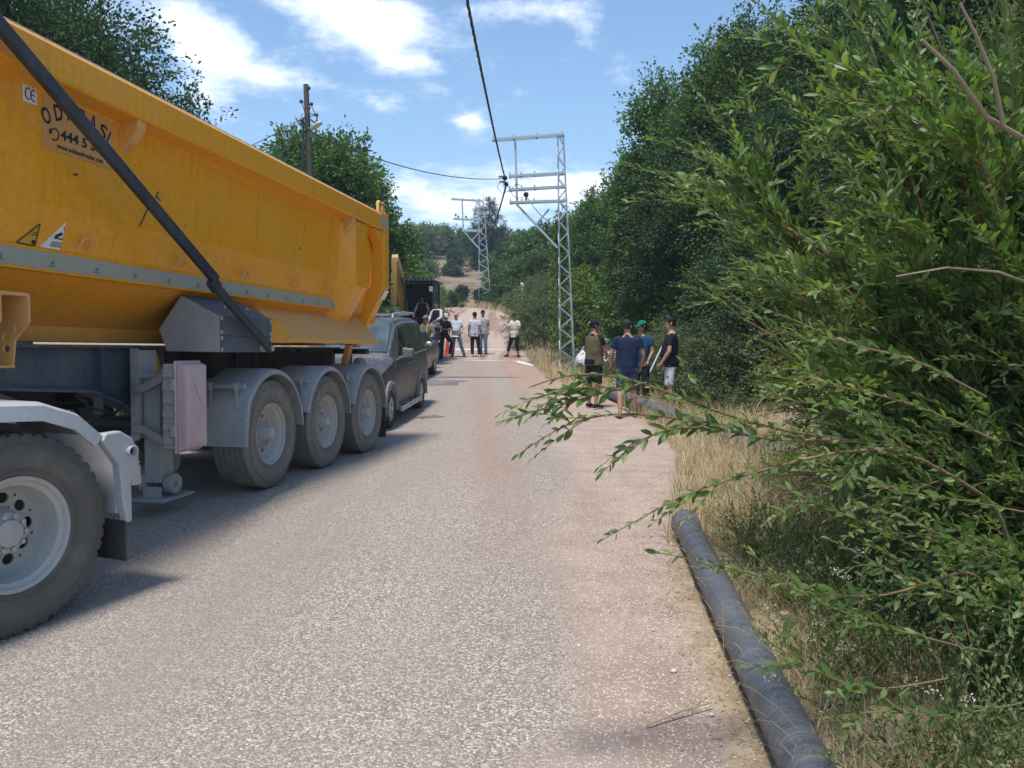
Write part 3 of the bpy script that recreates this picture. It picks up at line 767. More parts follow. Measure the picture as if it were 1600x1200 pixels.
for x in (-.61, -.38):
    mb = MB(); mb.lathe([(-.035, .001), (-.035, .035), (-.045, .075), (-.03, .088), (.03, .088), (.045, .075), (.035, .035), (.035, .001)], 24, (x, -.70, .185)); mb.lathe([(.035, .001), (.06, .02), (.06, .001)], 10, (x, -.70, .185)); mb.build('foot_wheel', M['dustgrey'], leg, smooth=40)
mb = MB()
for z in (1.0, .66):
    dz = .10 if z > .8 else -.10
    mb = MB(); mb.bar((-.62, -.85, z), (-.52, -.87, z), .02, .06); mb.bar((-.53, -.865, z), (-.30, -.90, z+dz), .02, .06); mb.build('box_bracket', M['dustgrey'], leg)
mb = MB(); mb.box2((-2.08, -.80, .20), (-1.93, -.62, 1.2)); mb.box2((-2.18, -.92, .055), (-1.86, -.46, .08)); mb.build('landing_leg', M['dustgrey'], T)
# brake hoses, air tanks and cables under the chassis
mb = MB(); mb.lathe([(-.4, .001), (-.4, .12), (-.36, .15), (.36, .15), (.4, .12), (.4, .001)], 20, (-.95, -1.9, .78), (0, 1, 0)); mb.build('air_tank', M['dustgrey'], T, smooth=40)
for k in range(4):
    mb = MB(); y0_ = -1.4+.55*k; mb.tube([(-.72, y0_, .98), (-.70, y0_+.15, .86-.03*k), (-.69, y0_+.4, .80), (-.71, y0_+.62, .92)], .012, 6); mb.build('air_hose', M['under'], T, smooth=60)
mb = MB()
for s in (-.38, -.24): mb.lathe([(-.03, .001), (-.03, .05), (-.04, .10), (.04, .10), (.03, .05), (.03, .001)], 22, (-.72, s+.02, .30))
mb.bar((-.66, -.33, .28), (-.66, -.36, .52), .03, .07, hint=(1, 0, 0)); mb.build('spare_roller', M['dustgrey'], T, smooth=40)
mb = MB(); mb.add([(-.69, -.55, 1.12), (-.69, -.36, 1.12), (-.69, -.46, 1.33)], [(0, 1, 2)]); mb.add([(-.693, -.55, 1.12), (-.693, -.36, 1.12), (-.693, -.46, 1.33)], [(2, 1, 0)]); mb.build('yellow_tag', M['warnyellow'], T)
# extinguisher box
mb = MB(); mb.box2((-.31, -.93, .50), (-.185, -.61, 1.21)); ex = mb.build('extinguisher_box', M['greybox'], T, bevel=.02, seg=3)
mb = MB()
for h in np.linspace(.58, 1.13, 6): mb.box2((-.30, -.945, h-.032), (-.20, -.60, h+.032))
mb.build('box_rib', M['greybox'], ex, bevel=.01)
mb = MB(); mb.box2((-.19, -.955, .475), (-.17, -.585, 1.235)); mb.loft([[(-.17, -.94, .49), (-.17, -.60, .49), (-.17, -.60, 1.22), (-.17, -.94, 1.22)], [(-.10, -.92, .51), (-.10, -.62, .51), (-.10, -.62, 1.20), (-.10, -.92, 1.20)], [(-.085, -.88, .56), (-.085, -.65, .56), (-.085, -.65, 1.15), (-.085, -.88, 1.15)]])
lid = mb.build('lid', M['pinkbox'], ex, bevel=.014, seg=3); lid['label'] = 'faded pink lid'
mb = MB(); mb.tube([(-.084, -.82, 1.04), (-.084, -.76, .93), (-.084, -.70, .86)], .0025, 5); mb.tube([(-.084, -.70, .86), (-.084, -.78, .74), (-.084, -.80, .66)], .0018, 5); mb.build('crack', M['fender'], ex)
mb = MB()
for h in (.66, 1.04): mb.box2((-.215, -.97, h-.045), (-.175, -.94, h+.045))
mb.build('hinge', M['greybox'], ex, bevel=.005)

# ---- wheels
def tyre_mesh(R=.53, w=.385, tread='rib', seg=96):
    mb = MB(); hw = w/2; ri = .298
    g = .010
    prof = [(-hw*.72, ri), (-hw*.86, ri+.015), (-hw*.99, ri+.09), (-hw, ri+.13), (-hw*.97, R-.06), (-hw*.86, R-.012), (-hw*.80, R)]
    xs = np.linspace(-.74, .74, 11)*hw
    for j, x in enumerate(xs):
        prof.append((x-.004, R)); 
        if 0 < j < 10 and j % 2 == 1: prof += [(x, R-g), (x+.010, R-g), (x+.014, R)]
    prof += [(hw*.80, R), (hw*.86, R-.012), (hw*.97, R-.06), (hw, ri+.13), (hw*.99, ri+.09), (hw*.86, ri+.015), (hw*.72, ri)]
    if tread == 'lug':
        def mod(a, j, x):
            if abs(x) > hw*.55 and abs(x) < hw*.99 and prof[j][1] > R-.07: return -.013 if (a*46/(2*pi)+ (x > 0)*.5) % 1 > .62 else 0
            if prof[j][1] > R-.001: return -.008 if (a*60/(2*pi)+abs(x)*5) % 1 > .7 else 0
            return 0
        mb.lathe(prof, 46*6, mod=mod)
    else: mb.lathe(prof, seg)
    # raised sidewall rings and lettering-like ribs are kept as real relief
    for x in (-hw, hw):
        for r in (.335, .47): mb.lathe([(x*.985, r-.004), (x*1.006, r), (x*.985, r+.004)], 64)
    return mb.mesh('tyre', 38)
def disc_with_holes(mb, x, r0, r1, nh, rh, rc, th=.012):
    m_ = 18
    for i in range(nh):
        a0, a1 = 2*pi*i/nh, 2*pi*(i+1)/nh; am = (a0+a1)/2
        hole, outr = [], []
        for k in range(m_):
            t = 2*pi*k/m_; hx, hy = rc+rh*cos(t), rh*sin(t)*1.15
            r = math.hypot(hx, hy); a = am+math.atan2(hy, hx); hole.append((r, a))
            # matching point on the sector boundary
            c, s_ = cos(t), sin(t); q = max(abs(c), abs(s_)); c, s_ = c/q, s_/q
            rr = (r0+r1)/2+c*(r1-r0)/2; aa = am+s_*(a1-a0)/2; outr.append((rr, aa))
        P = lambda r, a, d: (x+d, r*cos(a), r*sin(a))
        vs = [P(r, a, 0) for r, a in hole]+[P(r, a, 0) for r, a in outr]+[P(r, a, -th) for r, a in hole]
        fs = [(k, (k+1) % m_, m_+(k+1) % m_, m_+k) for k in range(m_)]+[(k, 2*m_+k, 2*m_+(k+1) % m_, (k+1) % m_) for k in range(m_)]
        mb.add(vs, fs)
def rim_mesh(hw, dish, holes=10, hub_out=.02, drive=False):
    mb = MB(); R = .300
    lip = [(hw*.80, R+.004), (hw*.84, R+.006), (hw*.86, R-.004), (hw*.82, R-.016), (hw*.70, R-.022), (hw*.62, R-.045), (hw-dish+.05, R-.055), (hw-dish+.01, R-.07), (hw-dish, R-.085)]
    mb.lathe(lip, 64)
    x = hw-dish; disc_with_holes(mb, x, .132, R-.084, holes, .029 if drive else .022, .178)
    mb.lathe([(x, .134), (x+.012, .13), (x+.012, .085), (x, .08)], 48)
    mb.lathe([(-hw*.8, R+.004), (-hw*.8, R-.03), (x-.02, R-.06)], 48)
    return mb.mesh('rim', 40)
def hub_mesh(x, out, drive):
    mb = MB()
    if drive: mb.lathe([(x, .13), (x+.03, .125), (out-.06, .112), (out-.03, .108), (out-.026, .076), (out-.004, .070), (out, .055), (out+.002, .001)], 40); rn, rr = .092, 10
    else: mb.lathe([(x, .085), (x+.03, .08), (x+.05, .068), (out-.03, .062), (out-.01, .055), (out, .04), (out, .001)], 32); rn, rr = .125, 10
    for i in range(rr):
        a = 2*pi*i/rr+.2; mb.lathe([(x, .018), (x+.03, .018), (x+.034, .012), (x+.05, .011), (x+.052, .001)] if not drive else [(out-.032, .014), (out-.008, .014), (out-.005, .009), (out-.005, .001)], 8, (0, rn*cos(a), rn*sin(a)))
    return mb.mesh('hub', 35)
hwT = .1925
tyT = tyre_mesh(.53, .385); rmT = rim_mesh(hwT, .155); hbT = hub_mesh(hwT-.155, hwT-.005, False)
for i, s in enumerate((.40, 1.74, 3.06)):
    for sd in (0, 1):
        x = -hwT-.004 if not sd else 2*W2+hwT+.004
        o = link('wheel', rmT, T, M['rim']); o.location = (x, s, .50); o.rotation_euler = (1.1*i+.3, 0, pi if sd else 0)
        link('tyre', tyT, o, M['tyre']); link('hub', hbT, o, M['rim'])
mb = MB()
for s in (.40, 1.74, 3.06): mb.tube([(-2.3, s, .5), (-.2, s, .5)], .065, 12)
mb.build('axle', M['under'], T, smooth=40)
# ---- mudguards: rolled sheets with a lip, a front flap on the first
def guard(s, a0, a1, R=.645, flap=None, rear=None):
    mb = MB()
    rings = []
    for a in np.linspace(a0, a1, 26):
        c, z = s+cos(a)*R, .50+sin(a)*R; ci, zi = s+cos(a)*(R-.02), .5+sin(a)*(R-.02); cl, zl = s+cos(a)*(R-.055), .5+sin(a)*(R-.055)
        rings.append([(-.50, c, z), (-.03, c, z), (.012, s+cos(a)*(R-.012), .5+sin(a)*(R-.012)), (.022, cl, zl), (.008, cl, zl), (.0, ci, zi), (-.50, ci, zi)])
    if flap:
        p = rings[-1]; rings.append([(x, y+flap[0], flap[1]) for x, y, z in p])
    if rear:
        p = rings[0]; rings.insert(0, [(x, y+rear[0], rear[1]) for x, y, z in p])
    mb.loft(rings); return mb.build('mudguard', M['fender'], T, smooth=35)
g1 = guard(.40, .05, pi-.55, flap=(-.05, .44)); g2 = guard(1.74, .08, pi-.25); g3 = guard(3.06, .05, pi-.25)
for g, s in ((g1, .40), (g2, 1.74), (g3, 3.06)):
    mb = MB(); z = .99; y = s-.50
    mb.tube([(-.75, y-.02, z), (-.02, y-.02, z)], .024, 12); mb.build('stay_tube', M['dustgrey'], g, smooth=40)
    mb = MB()
    for x in (-.10, -.36): mb = MB(); mb.bar((x, y-.03, z+.02), (x+.01, y-.06, z-.20), .03, .012, hint=(0, 1, 0)); mb.box((x, y-.03, z), (.03, .07, .07)); mb.build('clamp', M['dustgrey'], g, bevel=.004)
mb = MB(); mb.box2((-.5, 3.70, .10), (-.01, 3.715, .52)); mb.build('mud_flap', M['under'], T)

# ------------------------------------------------------------------ the tractor unit, only its rear end reaches into the picture
PH = rad(22)
d2 = Vector((sin(PH), cos(PH), 0)); n2 = Vector((cos(PH), -sin(PH), 0))
c0 = at(33, 838, 3.92)
tr = empty('truck_tractor', (0, 0, 0), 0, 'dusty white semi truck tractor, its rear wheel and grey mudguard at the left edge', 'truck')
gz = zg(c0.x, c0.y)
tr.matrix_world = Matrix(((n2.x, d2.x, 0, c0.x), (n2.y, d2.y, 0, c0.y), (0, 0, 1, gz), (0, 0, 0, 1)))   # x outwards, y to the rear, z up
hwD = .155; RD = .53
tyD = tyre_mesh(RD, .31, 'lug'); rmD = rim_mesh(hwD, .20, 10, drive=True); hbD = hub_mesh(hwD-.20, hwD-.075, True)
M['tyreD'] = painted('dust_caked_rubber', (.04, .038, .034), dust=(.26, .235, .20), amount=.62, rough=.8, scale=5, bumps=.25, streak=False)
for x in (-hwD, -hwD-.36, -2.3+hwD, -2.3+hwD+.36):
    o = link('wheel', rmD, tr, M['rim']); o.location = (x, 0, RD); o.rotation_euler = (.35, 0, 0 if x > -1.2 else pi)
    link('tyre', tyD, o, M['tyreD'])
    if x in (-hwD, -2.3+hwD): link('hub', hbD, o, M['rim'])
# front axle, chassis and cab stand outside the picture
for x in (-.2, -2.1):
    o = link('wheel', rmD, tr, M['rim']); o.location = (x, -3.7, RD); o.rotation_euler = (.1, 0, 0 if x > -1.2 else pi); link('tyre', tyD, o, M['tyreD'])
mb = MB()
for x in (-.80, -1.50): mb.box2((x-.04, -5.0, .72), (x+.04, .85, 1.0))
mb.box2((-1.5, .6, .74), (-.8, .7, .98)); mb.tube([(-2.0, 0, RD), (-.3, 0, RD)], .1, 12)
mb.build('chassis', M['under'], tr)
mb = MB(); mb.loft([[(x, y, z) for x, y in ((0, -5.1), (0, -2.9), (-2.35, -2.9), (-2.35, -5.1))] for z in (.55, 1.9)]); mb.loft([[(x*.985-.02, y, z) for x, y in ((0, -5.1+q), (0, -2.95), (-2.3, -2.95), (-2.3, -5.1+q))] for z, q in ((1.9, 0), (3.0, .25), (3.25, .6))])
mb.build('cab', painted('cab_paint', (.62, .63, .64), amount=.25), tr, bevel=.05)
mb = MB(); mb.lathe([(-.04, .001), (-.04, .45), (0, .46), (.04, .42), (.04, .001)], 30, (-1.15, -.35, 1.08), (0, 0, 1)); mb.build('fifth_wheel', M['under'], tr, smooth=40)
# mudguard of three straight-ish panels with a light box at its rear
mb = MB(); path = [(-1.05, .72), (-.72, 1.02), (-.40, 1.20), (-.12, 1.235), (.14, 1.215), (.36, 1.13), (.50, 1.00)]
def gring(p, o=.055):
    (y, z) = p; L = math.hypot(y, z-.53); iy, iz = -y/L, -(z-.53)/L
    return [(-.60, y, z), (-.02, y, z), (.03, y+iy*.02, z+iz*.02), (.045, y+iy*.10, z+iz*.10), (.02, y+iy*.10, z+iz*.10), (-.03, y+iy*.025, z+iz*.025), (-.6, y+iy*.025, z+iz*.025)]
mb.loft([gring(p) for p in path]); gd = mb.build('mudguard', painted('dusty_white_plastic', (.42, .43, .45), dust=(.46, .45, .44), amount=.4, rough=.5), tr, smooth=38)
gm = gd.data.materials[0]
mb = MB()
q = [(.50, 1.00), (.60, 1.0), (.68, .95), (.72, .85), (.72, .74), (.66, .70), (.655, .45), (.62, .45), (.60, .55), (.58, .80), (.47, .96)]
mb.prism(q, lambda y, z, x: (x, y, z), -.02, .045); mb.box2((-.6, .60, .5), (-.02, .62, .98)); mb.build('mudguard_end', gm, gd, bevel=.01)
mb = MB(); mb.lathe([(0, .028), (.03, .036), (.034, .03), (.01, .022), (-.03, .022)], 20, (.045, .655, .875)); mb.build('reflector_ring', gm, gd, smooth=40)
mb = MB(); mb.lathe([(0, .001), (0, .024)], 16, (.046, .655, .875)); mb.build('dark_socket', M['under'], gd)
mb = MB(); mb.box2((-.35, .665, .66), (.04, .735, .78)); mb.box2((-.35, .67, .775), (.035, .73, .80)); mb.build('tail_light', M['greybox'], gd, bevel=.008)
mb = MB(); mb.box2((-.55, .605, .22), (.03, .618, .46)); mb.build('mud_flap', M['under'], gd)
mb = MB()
for y in (-.15, -.45): mb.box2((-.62, y-.02, .98), (-.02, y+.02, 1.0+.16))
mb.build('guard_stay', M['under'], gd)
# ------------------------------------------------------------------ plants
def unit(a): return a/np.maximum(np.linalg.norm(a, axis=-1, keepdims=True), 1e-9)
def leaf_arrays(P, D, N, L, W, fine=False, droop=.15):
    """folded leaves: base points, directions, normals, lengths, widths -> coordinates and faces"""
    n = len(P); S = unit(np.cross(D, N)); N = np.cross(S, D); L = L[:, None]; W = W[:, None]
    if not fine:
        v = np.stack([P, P+D*L*.48+S*W*.5+N*W*.18, P+D*L-N*L*droop, P+D*L*.48-S*W*.5+N*W*.18], 1)
        b = np.arange(n)[:, None]*4
        return v.reshape(-1, 3), None, np.concatenate([b+[[0, 1, 2]], b+[[0, 2, 3]]], 0)
    st = [(.30, .42), (.68, .40)]
    v = [P]
    for t, w in st:
        c = P+D*L*t-N*L*droop*t*t
        v += [c+S*W*w+N*W*.14, c, c-S*W*w+N*W*.14]
    v.append(P+D*L-N*L*droop)
    v = np.stack(v, 1); b = np.arange(n)[:, None]*8
    q = np.concatenate([b+[[1, 4, 5, 2]], b+[[2, 5, 6, 3]]], 0)
    t = np.concatenate([b+[[0, 1, 2]], b+[[0, 2, 3]], b+[[4, 7, 5]], b+[[5, 7, 6]]], 0)
    return v.reshape(-1, 3), q, t
def rdir(r, n): return unit(r.normal(size=(n, 3)))

def crown_leaves(r, lobes, nclump, per, sig, L, up=.5, inner=.35, flat=.75):
    """leaf clumps gathered on the outsides of several lobes, thinner inside"""
    lob = np.array(lobes, float); w = lob[:, 3]*lob[:, 4]+lob[:, 3]*lob[:, 5]; w = w/w.sum()
    k = r.choice(len(lob), nclump, p=w); d = rdir(r, nclump)
    d[:, 2] = np.where(d[:, 2] < -.55, -d[:, 2], d[:, 2]); d = unit(d)
    rad_ = np.where(r.random(nclump) < inner, r.uniform(.25, .85, nclump), r.uniform(.72, 1.18, nclump))
    c = lob[k, :3]+d*lob[k, 3:6]*rad_[:, None]
    n = nclump*per; cc = np.repeat(c, per, 0); sg = np.repeat(sig*r.uniform(.6, 1.5, nclump), per)
    off = r.normal(size=(n, 3))*sg[:, None]*.55; off[:, 2] *= flat
    ax = np.repeat(unit(d+r.normal(size=(nclump, 3))*.5+np.array([0, 0, .45])), per, 0); u_ = r.random(n)[:, None]
    off = off*(1.1-.75*u_)+ax*(u_-.25)*sg[:, None]*3.4
    P = cc+off; out = np.repeat(d, per, 0)
    D = unit(unit(off)*.8+out*.5+r.normal(size=(n, 3))*.6+np.array([0, 0, -.25]))
    N = unit(np.array([0, 0, up*2])+out*.6+r.normal(size=(n, 3))*.75)
    Ls = L*r.uniform(.65, 1.3, n)
    return P, D, N, Ls, c, k

def tree_tubes(mb, r, lobes, H, tr, clumps, kk, ntw=2, lean=(0, 0), base_split=.35, multi=1):
    for m_ in range(multi):
        off = Vector((r.normal()*.25, r.normal()*.25, 0))*(multi > 1)
        top = Vector((lean[0]+off.x*3, lean[1]+off.y*3, H*.72)); pts = []
        for i in range(6):
            t = i/5; pts.append(Vector((top.x*t*t+off.x+r.normal()*.04*H*.15*(i > 0), top.y*t*t+off.y+r.normal()*.04*H*.15*(i > 0), top.z*t-.15*(i == 0))))
        sc = 1/math.sqrt(multi)
        mb.tube(pts, [tr*sc*(1.25 if i == 0 else 1-.8*i/5) for i in range(6)], 8)
        for j, lb in enumerate(lobes):
            if multi > 1 and j % multi != m_: continue
            c = Vector(lb[:3]); t = min(.95, max(base_split, (c.z/(H*.72))*.62)); i = min(4, int(t*5)); a = pts[i].lerp(pts[i+1], t*5-i)
            mid = a.lerp(c, .5)+Vector((r.normal()*.12, r.normal()*.12, .12*(c-a).length))
            e = c+Vector((0, 0, lb[5]*.3)); q = [a, a.lerp(mid, .5), mid, mid.lerp(e, .6), e]
            r0 = tr*.5*(1-t*.5)*sc; mb.tube(q, [r0, r0*.8, r0*.6, r0*.38, r0*.16], 6)
            ids = np.where(kk == j)[0]
            for c2 in r.choice(ids, min(len(ids), ntw*4), replace=False) if len(ids) else []:
                p = q[2].lerp(q[4], r.random()); e2 = Vector(clumps[c2]); mb.tube([p, p.lerp(e2, .5)+Vector((0, 0, .08)), e2], [r0*.22, r0*.14, r0*.05], 4, cap=False)

def auto_lobes(r, H, R, n, z0=.3, zr=1.0):
    """an uneven crown: lobes spread up the trunk, wider low, narrow on top"""
    out = [(0, 0, H*.62, R*.55, R*.55, H*.28)]
    for i in range(n):
        t = (i+.5)/n; z = H*(z0+(zr-z0)*t*.93); a = i*2.4+r.normal()*.5
        rr = R*(.62*math.sqrt(max(.06, 1-((t-.30)/.75)**2)))*r.uniform(.75, 1.15)
        s = R*r.uniform(.26, .46)*(1-.35*t)
        out.append((cos(a)*rr, sin(a)*rr, z-s*.2, s, s, s*r.uniform(.7, 1.05)))
    return out

bark = painted('brown_bark', (.10, .075, .055), dust=(.19, .165, .135), amount=.35, rough=.9, scale=6, bumps=.5)
barkg = painted('pale_twig_bark', (.26, .195, .13), dust=(.34, .28, .20), amount=.4, rough=.85, scale=6)
LM = {
 'oak': leafmat('dark_oak_leaf', [(0, (.035, .065, .026)), (.5, (.062, .105, .040)), (.85, (.10, .15, .055)), (1, (.155, .20, .08))], .32, .65, spec=.22),
 'deep':  leafmat('deep_green_leaf', [(0, (0.027, 0.057, 0.030)), (.6, (0.051, 0.093, 0.042)), (1, (0.090, 0.147, 0.057))], .22, .65, spec=.22),
 'walnut': leafmat('mid_green_leaf', [(0, (0.047, 0.095, 0.027)), (.5, (0.081, 0.149, 0.041)), (1, (0.149, 0.223, 0.068))], .36, .45),
 'olive': leafmat('olive_green_leaf', [(0, (0.075, 0.106, 0.050)), (.5, (0.125, 0.163, 0.075)), (1, (0.206, 0.237, 0.106))], .3, .55),
 'lime':  leafmat('yellow_green_leaf', [(0, (0.081, 0.138, 0.023)), (.5, (0.138, 0.207, 0.034)), (1, (0.230, 0.276, 0.057))], .42, .45),
 'pine':  leafmat('pine_needle', [(0, (0.028, 0.048, 0.036)), (1, (0.063, 0.098, 0.063))], .1, .6),
 'shrub': leafmat('glossy_shrub_leaf', [(0, (.07, .12, .038)), (.4, (.122, .195, .056)), (.8, (.18, .26, .085)), (.97, (.25, .31, .125)), (1, (.38, .34, .07))], .42, .42, spec=.38),
 'small': leafmat('small_bush_leaf', [(0, (.085, .115, .036)), (.6, (.145, .185, .058)), (1, (.23, .26, .085))], .4, .5),
}
def make_tree(name, label, cat, seed, H, R, nlobe=11, nclump=900, per=26, sig=.22, L=.12, wr=.55, leaf='oak', tr=.16, z0=.3, multi=1, lean=(0, 0), lobes=None, inner=.35, group=None, bk=None, up=.5):
    r = np.random.default_rng(seed); lobes = lobes or auto_lobes(r, H, R, nlobe, z0)
    root = empty(name, label=label, cat=cat, group=group)
    P, D, N, Ls, c, k = crown_leaves(r, lobes, nclump, per, sig, L, inner=inner, up=up)
    v, q, t = leaf_arrays(P, D, N, Ls, Ls*wr*r.uniform(.8, 1.2, len(Ls)))
    me = np_mesh('crown', v, q, t); me.materials.append(LM[leaf]); cr = link('crown', me, root); cr['kind'] = 'stuff'
    mb = MB(); tree_tubes(mb, r, lobes, H, tr, c, k, lean=lean, multi=multi); mb.build('trunk', bk or bark, root, smooth=60)
    return root
def place(root, x, y, s=1, rz=0, dz=-.05):
    root.location = (x, y, zg(x, y)+dz); root.scale = (s, s, s); root.rotation_euler = (0, 0, rz); return root
def placepx(root, u, v_top, Y, H, rz=0):
    """stand a tree so that its top reaches photo row v_top at distance Y"""
    p = at(u, v_top, Y); z = zg(p.x, Y); s = (p.z-z)/H
    return place(root, p.x, Y, s, rz)

GR = 'dark roadside trees on the right'
# the dark wood on the right of the road
def var(root, label, group=None, cat=None):
    c = copy_tree(root); c['label'] = label
    if group: c['group'] = group
    return c
def lab(root, label, group=None):
    root['label'] = label
    if group: root['group'] = group
    return root
tA = make_tree('oak_tree', '', 'tree', 11, 9, 2.7, 18, 3900, 34, .23, .085, .6, 'oak', .15, z0=.10, multi=3)
tB = make_tree('oak_tree', '', 'tree', 12, 8, 2.5, 16, 3200, 34, .22, .085, .6, 'deep', .15, z0=.08, multi=2)
tC = make_tree('slender_tree', '', 'tree', 13, 8, 1.25, 15, 1500, 26, .17, .085, .6, 'walnut', .07, z0=.2, multi=2)
placepx(lab(tA, 'tall dark oak whose shaded lower branches hang behind the man in grey shorts', GR), 1210, 20, 18.5, 9, .4)
placepx(var(tA, 'tall dark oak rising behind the top of the near leafy bush', GR), 1370, -60, 16, 9, 2.2)
placepx(lab(tB, 'dark oak with a broad crown behind the two men in navy and teal shirts', GR), 1105, 190, 20.5, 8, 1.0)
placepx(var(tB, 'dark oak deep in the shade right of the man in grey shorts', GR), 1270, 150, 15.0, 8, 3.3)
placepx(var(tB, 'dark oak wholly behind the near leafy bush at the right edge', GR), 1530, -120, 12.5, 8, 5.0)
placepx(var(tA, 'dark oak at the far right behind the bush and the second oak', GR), 1720, -150, 19, 9, 4.0)
placepx(lab(tC, 'slender tree with thin see-through top against the sky right of the near pylon', GR), 1040, 95, 22.5, 8, .3)
placepx(var(tC, 'slender leafy tree whose twigs cross the arms of the near pylon', GR), 928, 285, 34, 8, 2.3)
placepx(var(tC, 'slender sparse tree with its tip just under the clouds above the dark oaks', GR), 1120, 30, 20, 8, 4.3)
placepx(var(tC, 'slender sparse tree standing left of the broad dark oak', GR), 990, 215, 23.5, 8, 5.3)
placepx(var(tB, 'dark low oak behind the near pylon and the white car', GR), 1035, 330, 33, 8, .1)

# pale bushes along the verge below the pylon
tD = make_tree('olive_bush', '', 'bush', 14, 3.2, 1.9, 12, 1000, 26, .17, .085, .45, 'olive', .05, z0=.08, multi=4, up=.4)
GB = 'bushes along the right verge'
placepx(lab(tD, 'grey-green bush behind the man with the white shirt and black trousers', GB), 846, 432, 38, 3.2, .2)
placepx(var(tD, 'grey-green bush just left of the near pylon foot', GB), 838, 462, 33.5, 3.2, 1.7)
placepx(var(tD, 'grey-green bush right of the near pylon legs', GB), 950, 425, 34, 3.2, 3.0)
placepx(var(tD, 'olive bush behind the man in the black cap', GB), 1015, 455, 27, 3.2, 4.0)
placepx(var(tD, 'grey-green bush farthest up the red road on its right', GB), 832, 440, 46, 3.2, 5.2)
tE = make_tree('lime_bush', '', 'bush', 15, 3, 1.3, 9, 520, 24, .17, .10, .6, 'lime', .04, z0=.1, multi=3)
tV = make_tree('climbing_vine', 'bright yellow-green vine twining up the near pylon mast', 'vine', 16, 6, .26, 12, 150, 22, .13, .10, .65, 'lime', .02, z0=.1, multi=2)
placepx(tV, 876, 325, 26.3, 6, 0)
placepx(lab(tE, 'bright yellow-green bush above the white car', GB), 925, 420, 33, 3, 2)
tD2 = var(tD, 'low olive bush under the oak right of the man in grey shorts', GB); placepx(tD2, 1120, 500, 14.8, 3.2, 2.5)
tD3 = var(tD, 'low olive bush in the shade above the far pipe', GB); placepx(tD3, 1060, 505, 17.2, 3.2, .9)

# trees behind the trailer on the left
GL = 'trees beyond the road on the left'
tF = make_tree('broad_oak', '', 'tree', 21, 8, 4.0, 18, 4200, 34, .24, .085, .6, 'deep', .2, z0=.3)
placepx(lab(tF, 'big dark oak towering over the front of the yellow trailer', GL), 5, -75, 15.5, 8, .6)
placepx(var(tF, 'dark oak behind the trailer at the far left edge', GL), -330, -90, 17, 8, 2.6)
tG = make_tree('walnut_tree', '', 'tree', 22, 7, 2.5, 15, 1900, 30, .22, .13, .6, 'walnut', .15, z0=.25)
placepx(lab(tG, 'leafy walnut tree right behind the wooden utility pole', GL), 492, 212, 24, 7, .5)
placepx(var(tG, 'leafy walnut tree above the tail of the yellow trailer', GL), 560, 268, 30, 7, 2.9)
placepx(var(tG, 'walnut tree hidden low behind the trailer body', GL), 380, 300, 22, 7, 4.4)
placepx(var(tG, 'walnut tree behind the digger cab', GL), 575, 330, 37, 7, 1.4)
placepx(var(tE, 'small yellow-green bush over the digger cab roof', GL), 655, 428, 44, 3, 1.4)
placepx(var(tE, 'small yellow-green bush left of the digger cab', GL), 628, 400, 46, 3, 3.4)

# the wood closing the view where the red road turns
GW = 'trees of the wood behind the far pylon'
tH = make_tree('wood_tree', '', 'tree', 31, 6, 2.7, 12, 620, 22, .34, .26, .62, 'walnut', .13, z0=.1)
tI = make_tree('wood_tree', '', 'tree', 32, 6, 2.6, 12, 620, 22, .34, .26, .62, 'oak', .13, z0=.1)
tJ = make_tree('wood_bush', '', 'bush', 33, 3, 2.2, 9, 360, 22, .26, .2, .6, 'olive', .08, z0=.05)
first = {id(tH): True, id(tI): True, id(tJ): True}
wood = [(tH, 690, 450, 66, 'green tree left of the far pylon above the digger'), (tI, 722, 447, 62, 'darker tree directly left of the far pylon'), (tH, 775, 412, 64, 'green tree directly right of the far pylon'),
        (tI, 805, 385, 66, 'dark tree under the pine'), (tH, 838, 362, 60, 'tall green tree behind the crossarms of the near pylon'), (tI, 872, 358, 58, 'dark tree in the gap behind the near pylon mast'),
        (tH, 915, 340, 56, 'green tree behind the near pylon at the right'), (tI, 648, 440, 58, 'dark tree behind the digger boom'), (tI, 748, 452, 60, 'low dark tree behind the far pylon legs'), (tH, 815, 405, 53, 'green tree behind the small white post'),
        (tI, 785, 425, 57, 'low dark tree right of the far pylon foot'), (tH, 706, 455, 59, 'low green tree at the bend of the red road'), (tH, 628, 415, 62, 'green tree hidden behind the trailer tail'), (tI, 850, 400, 52, 'dark tree above the verge bushes'),
        (tH, 940, 330, 46, 'green tree behind the dark low oak'), (tI, 985, 300, 48, 'dark tree deep behind the oaks')]
for i, (t, u, v, Y, l) in enumerate(wood):
    o = t if first.pop(id(t), False) else copy_tree(t); lab(o, l, GW); placepx(o, u, v, Y, 6, i*1.3)
wb = [(698, 470, 56.5, 'small bush at the bend behind the orange lamp'), (722, 474, 57, 'small bush at the bend left of the far pylon foot'), (782, 466, 54, 'low bush right of the far pylon foot'), (802, 458, 50, 'low bush under the small white post'), (672, 462, 52, 'low bush behind the digger cab')]
for i, (u, v, Y, l) in enumerate(wb):
    o = tJ if i == 0 else copy_tree(tJ); lab(o, l, 'bushes at the bend of the red road'); placepx(o, u, v, Y, 3, i*1.9)
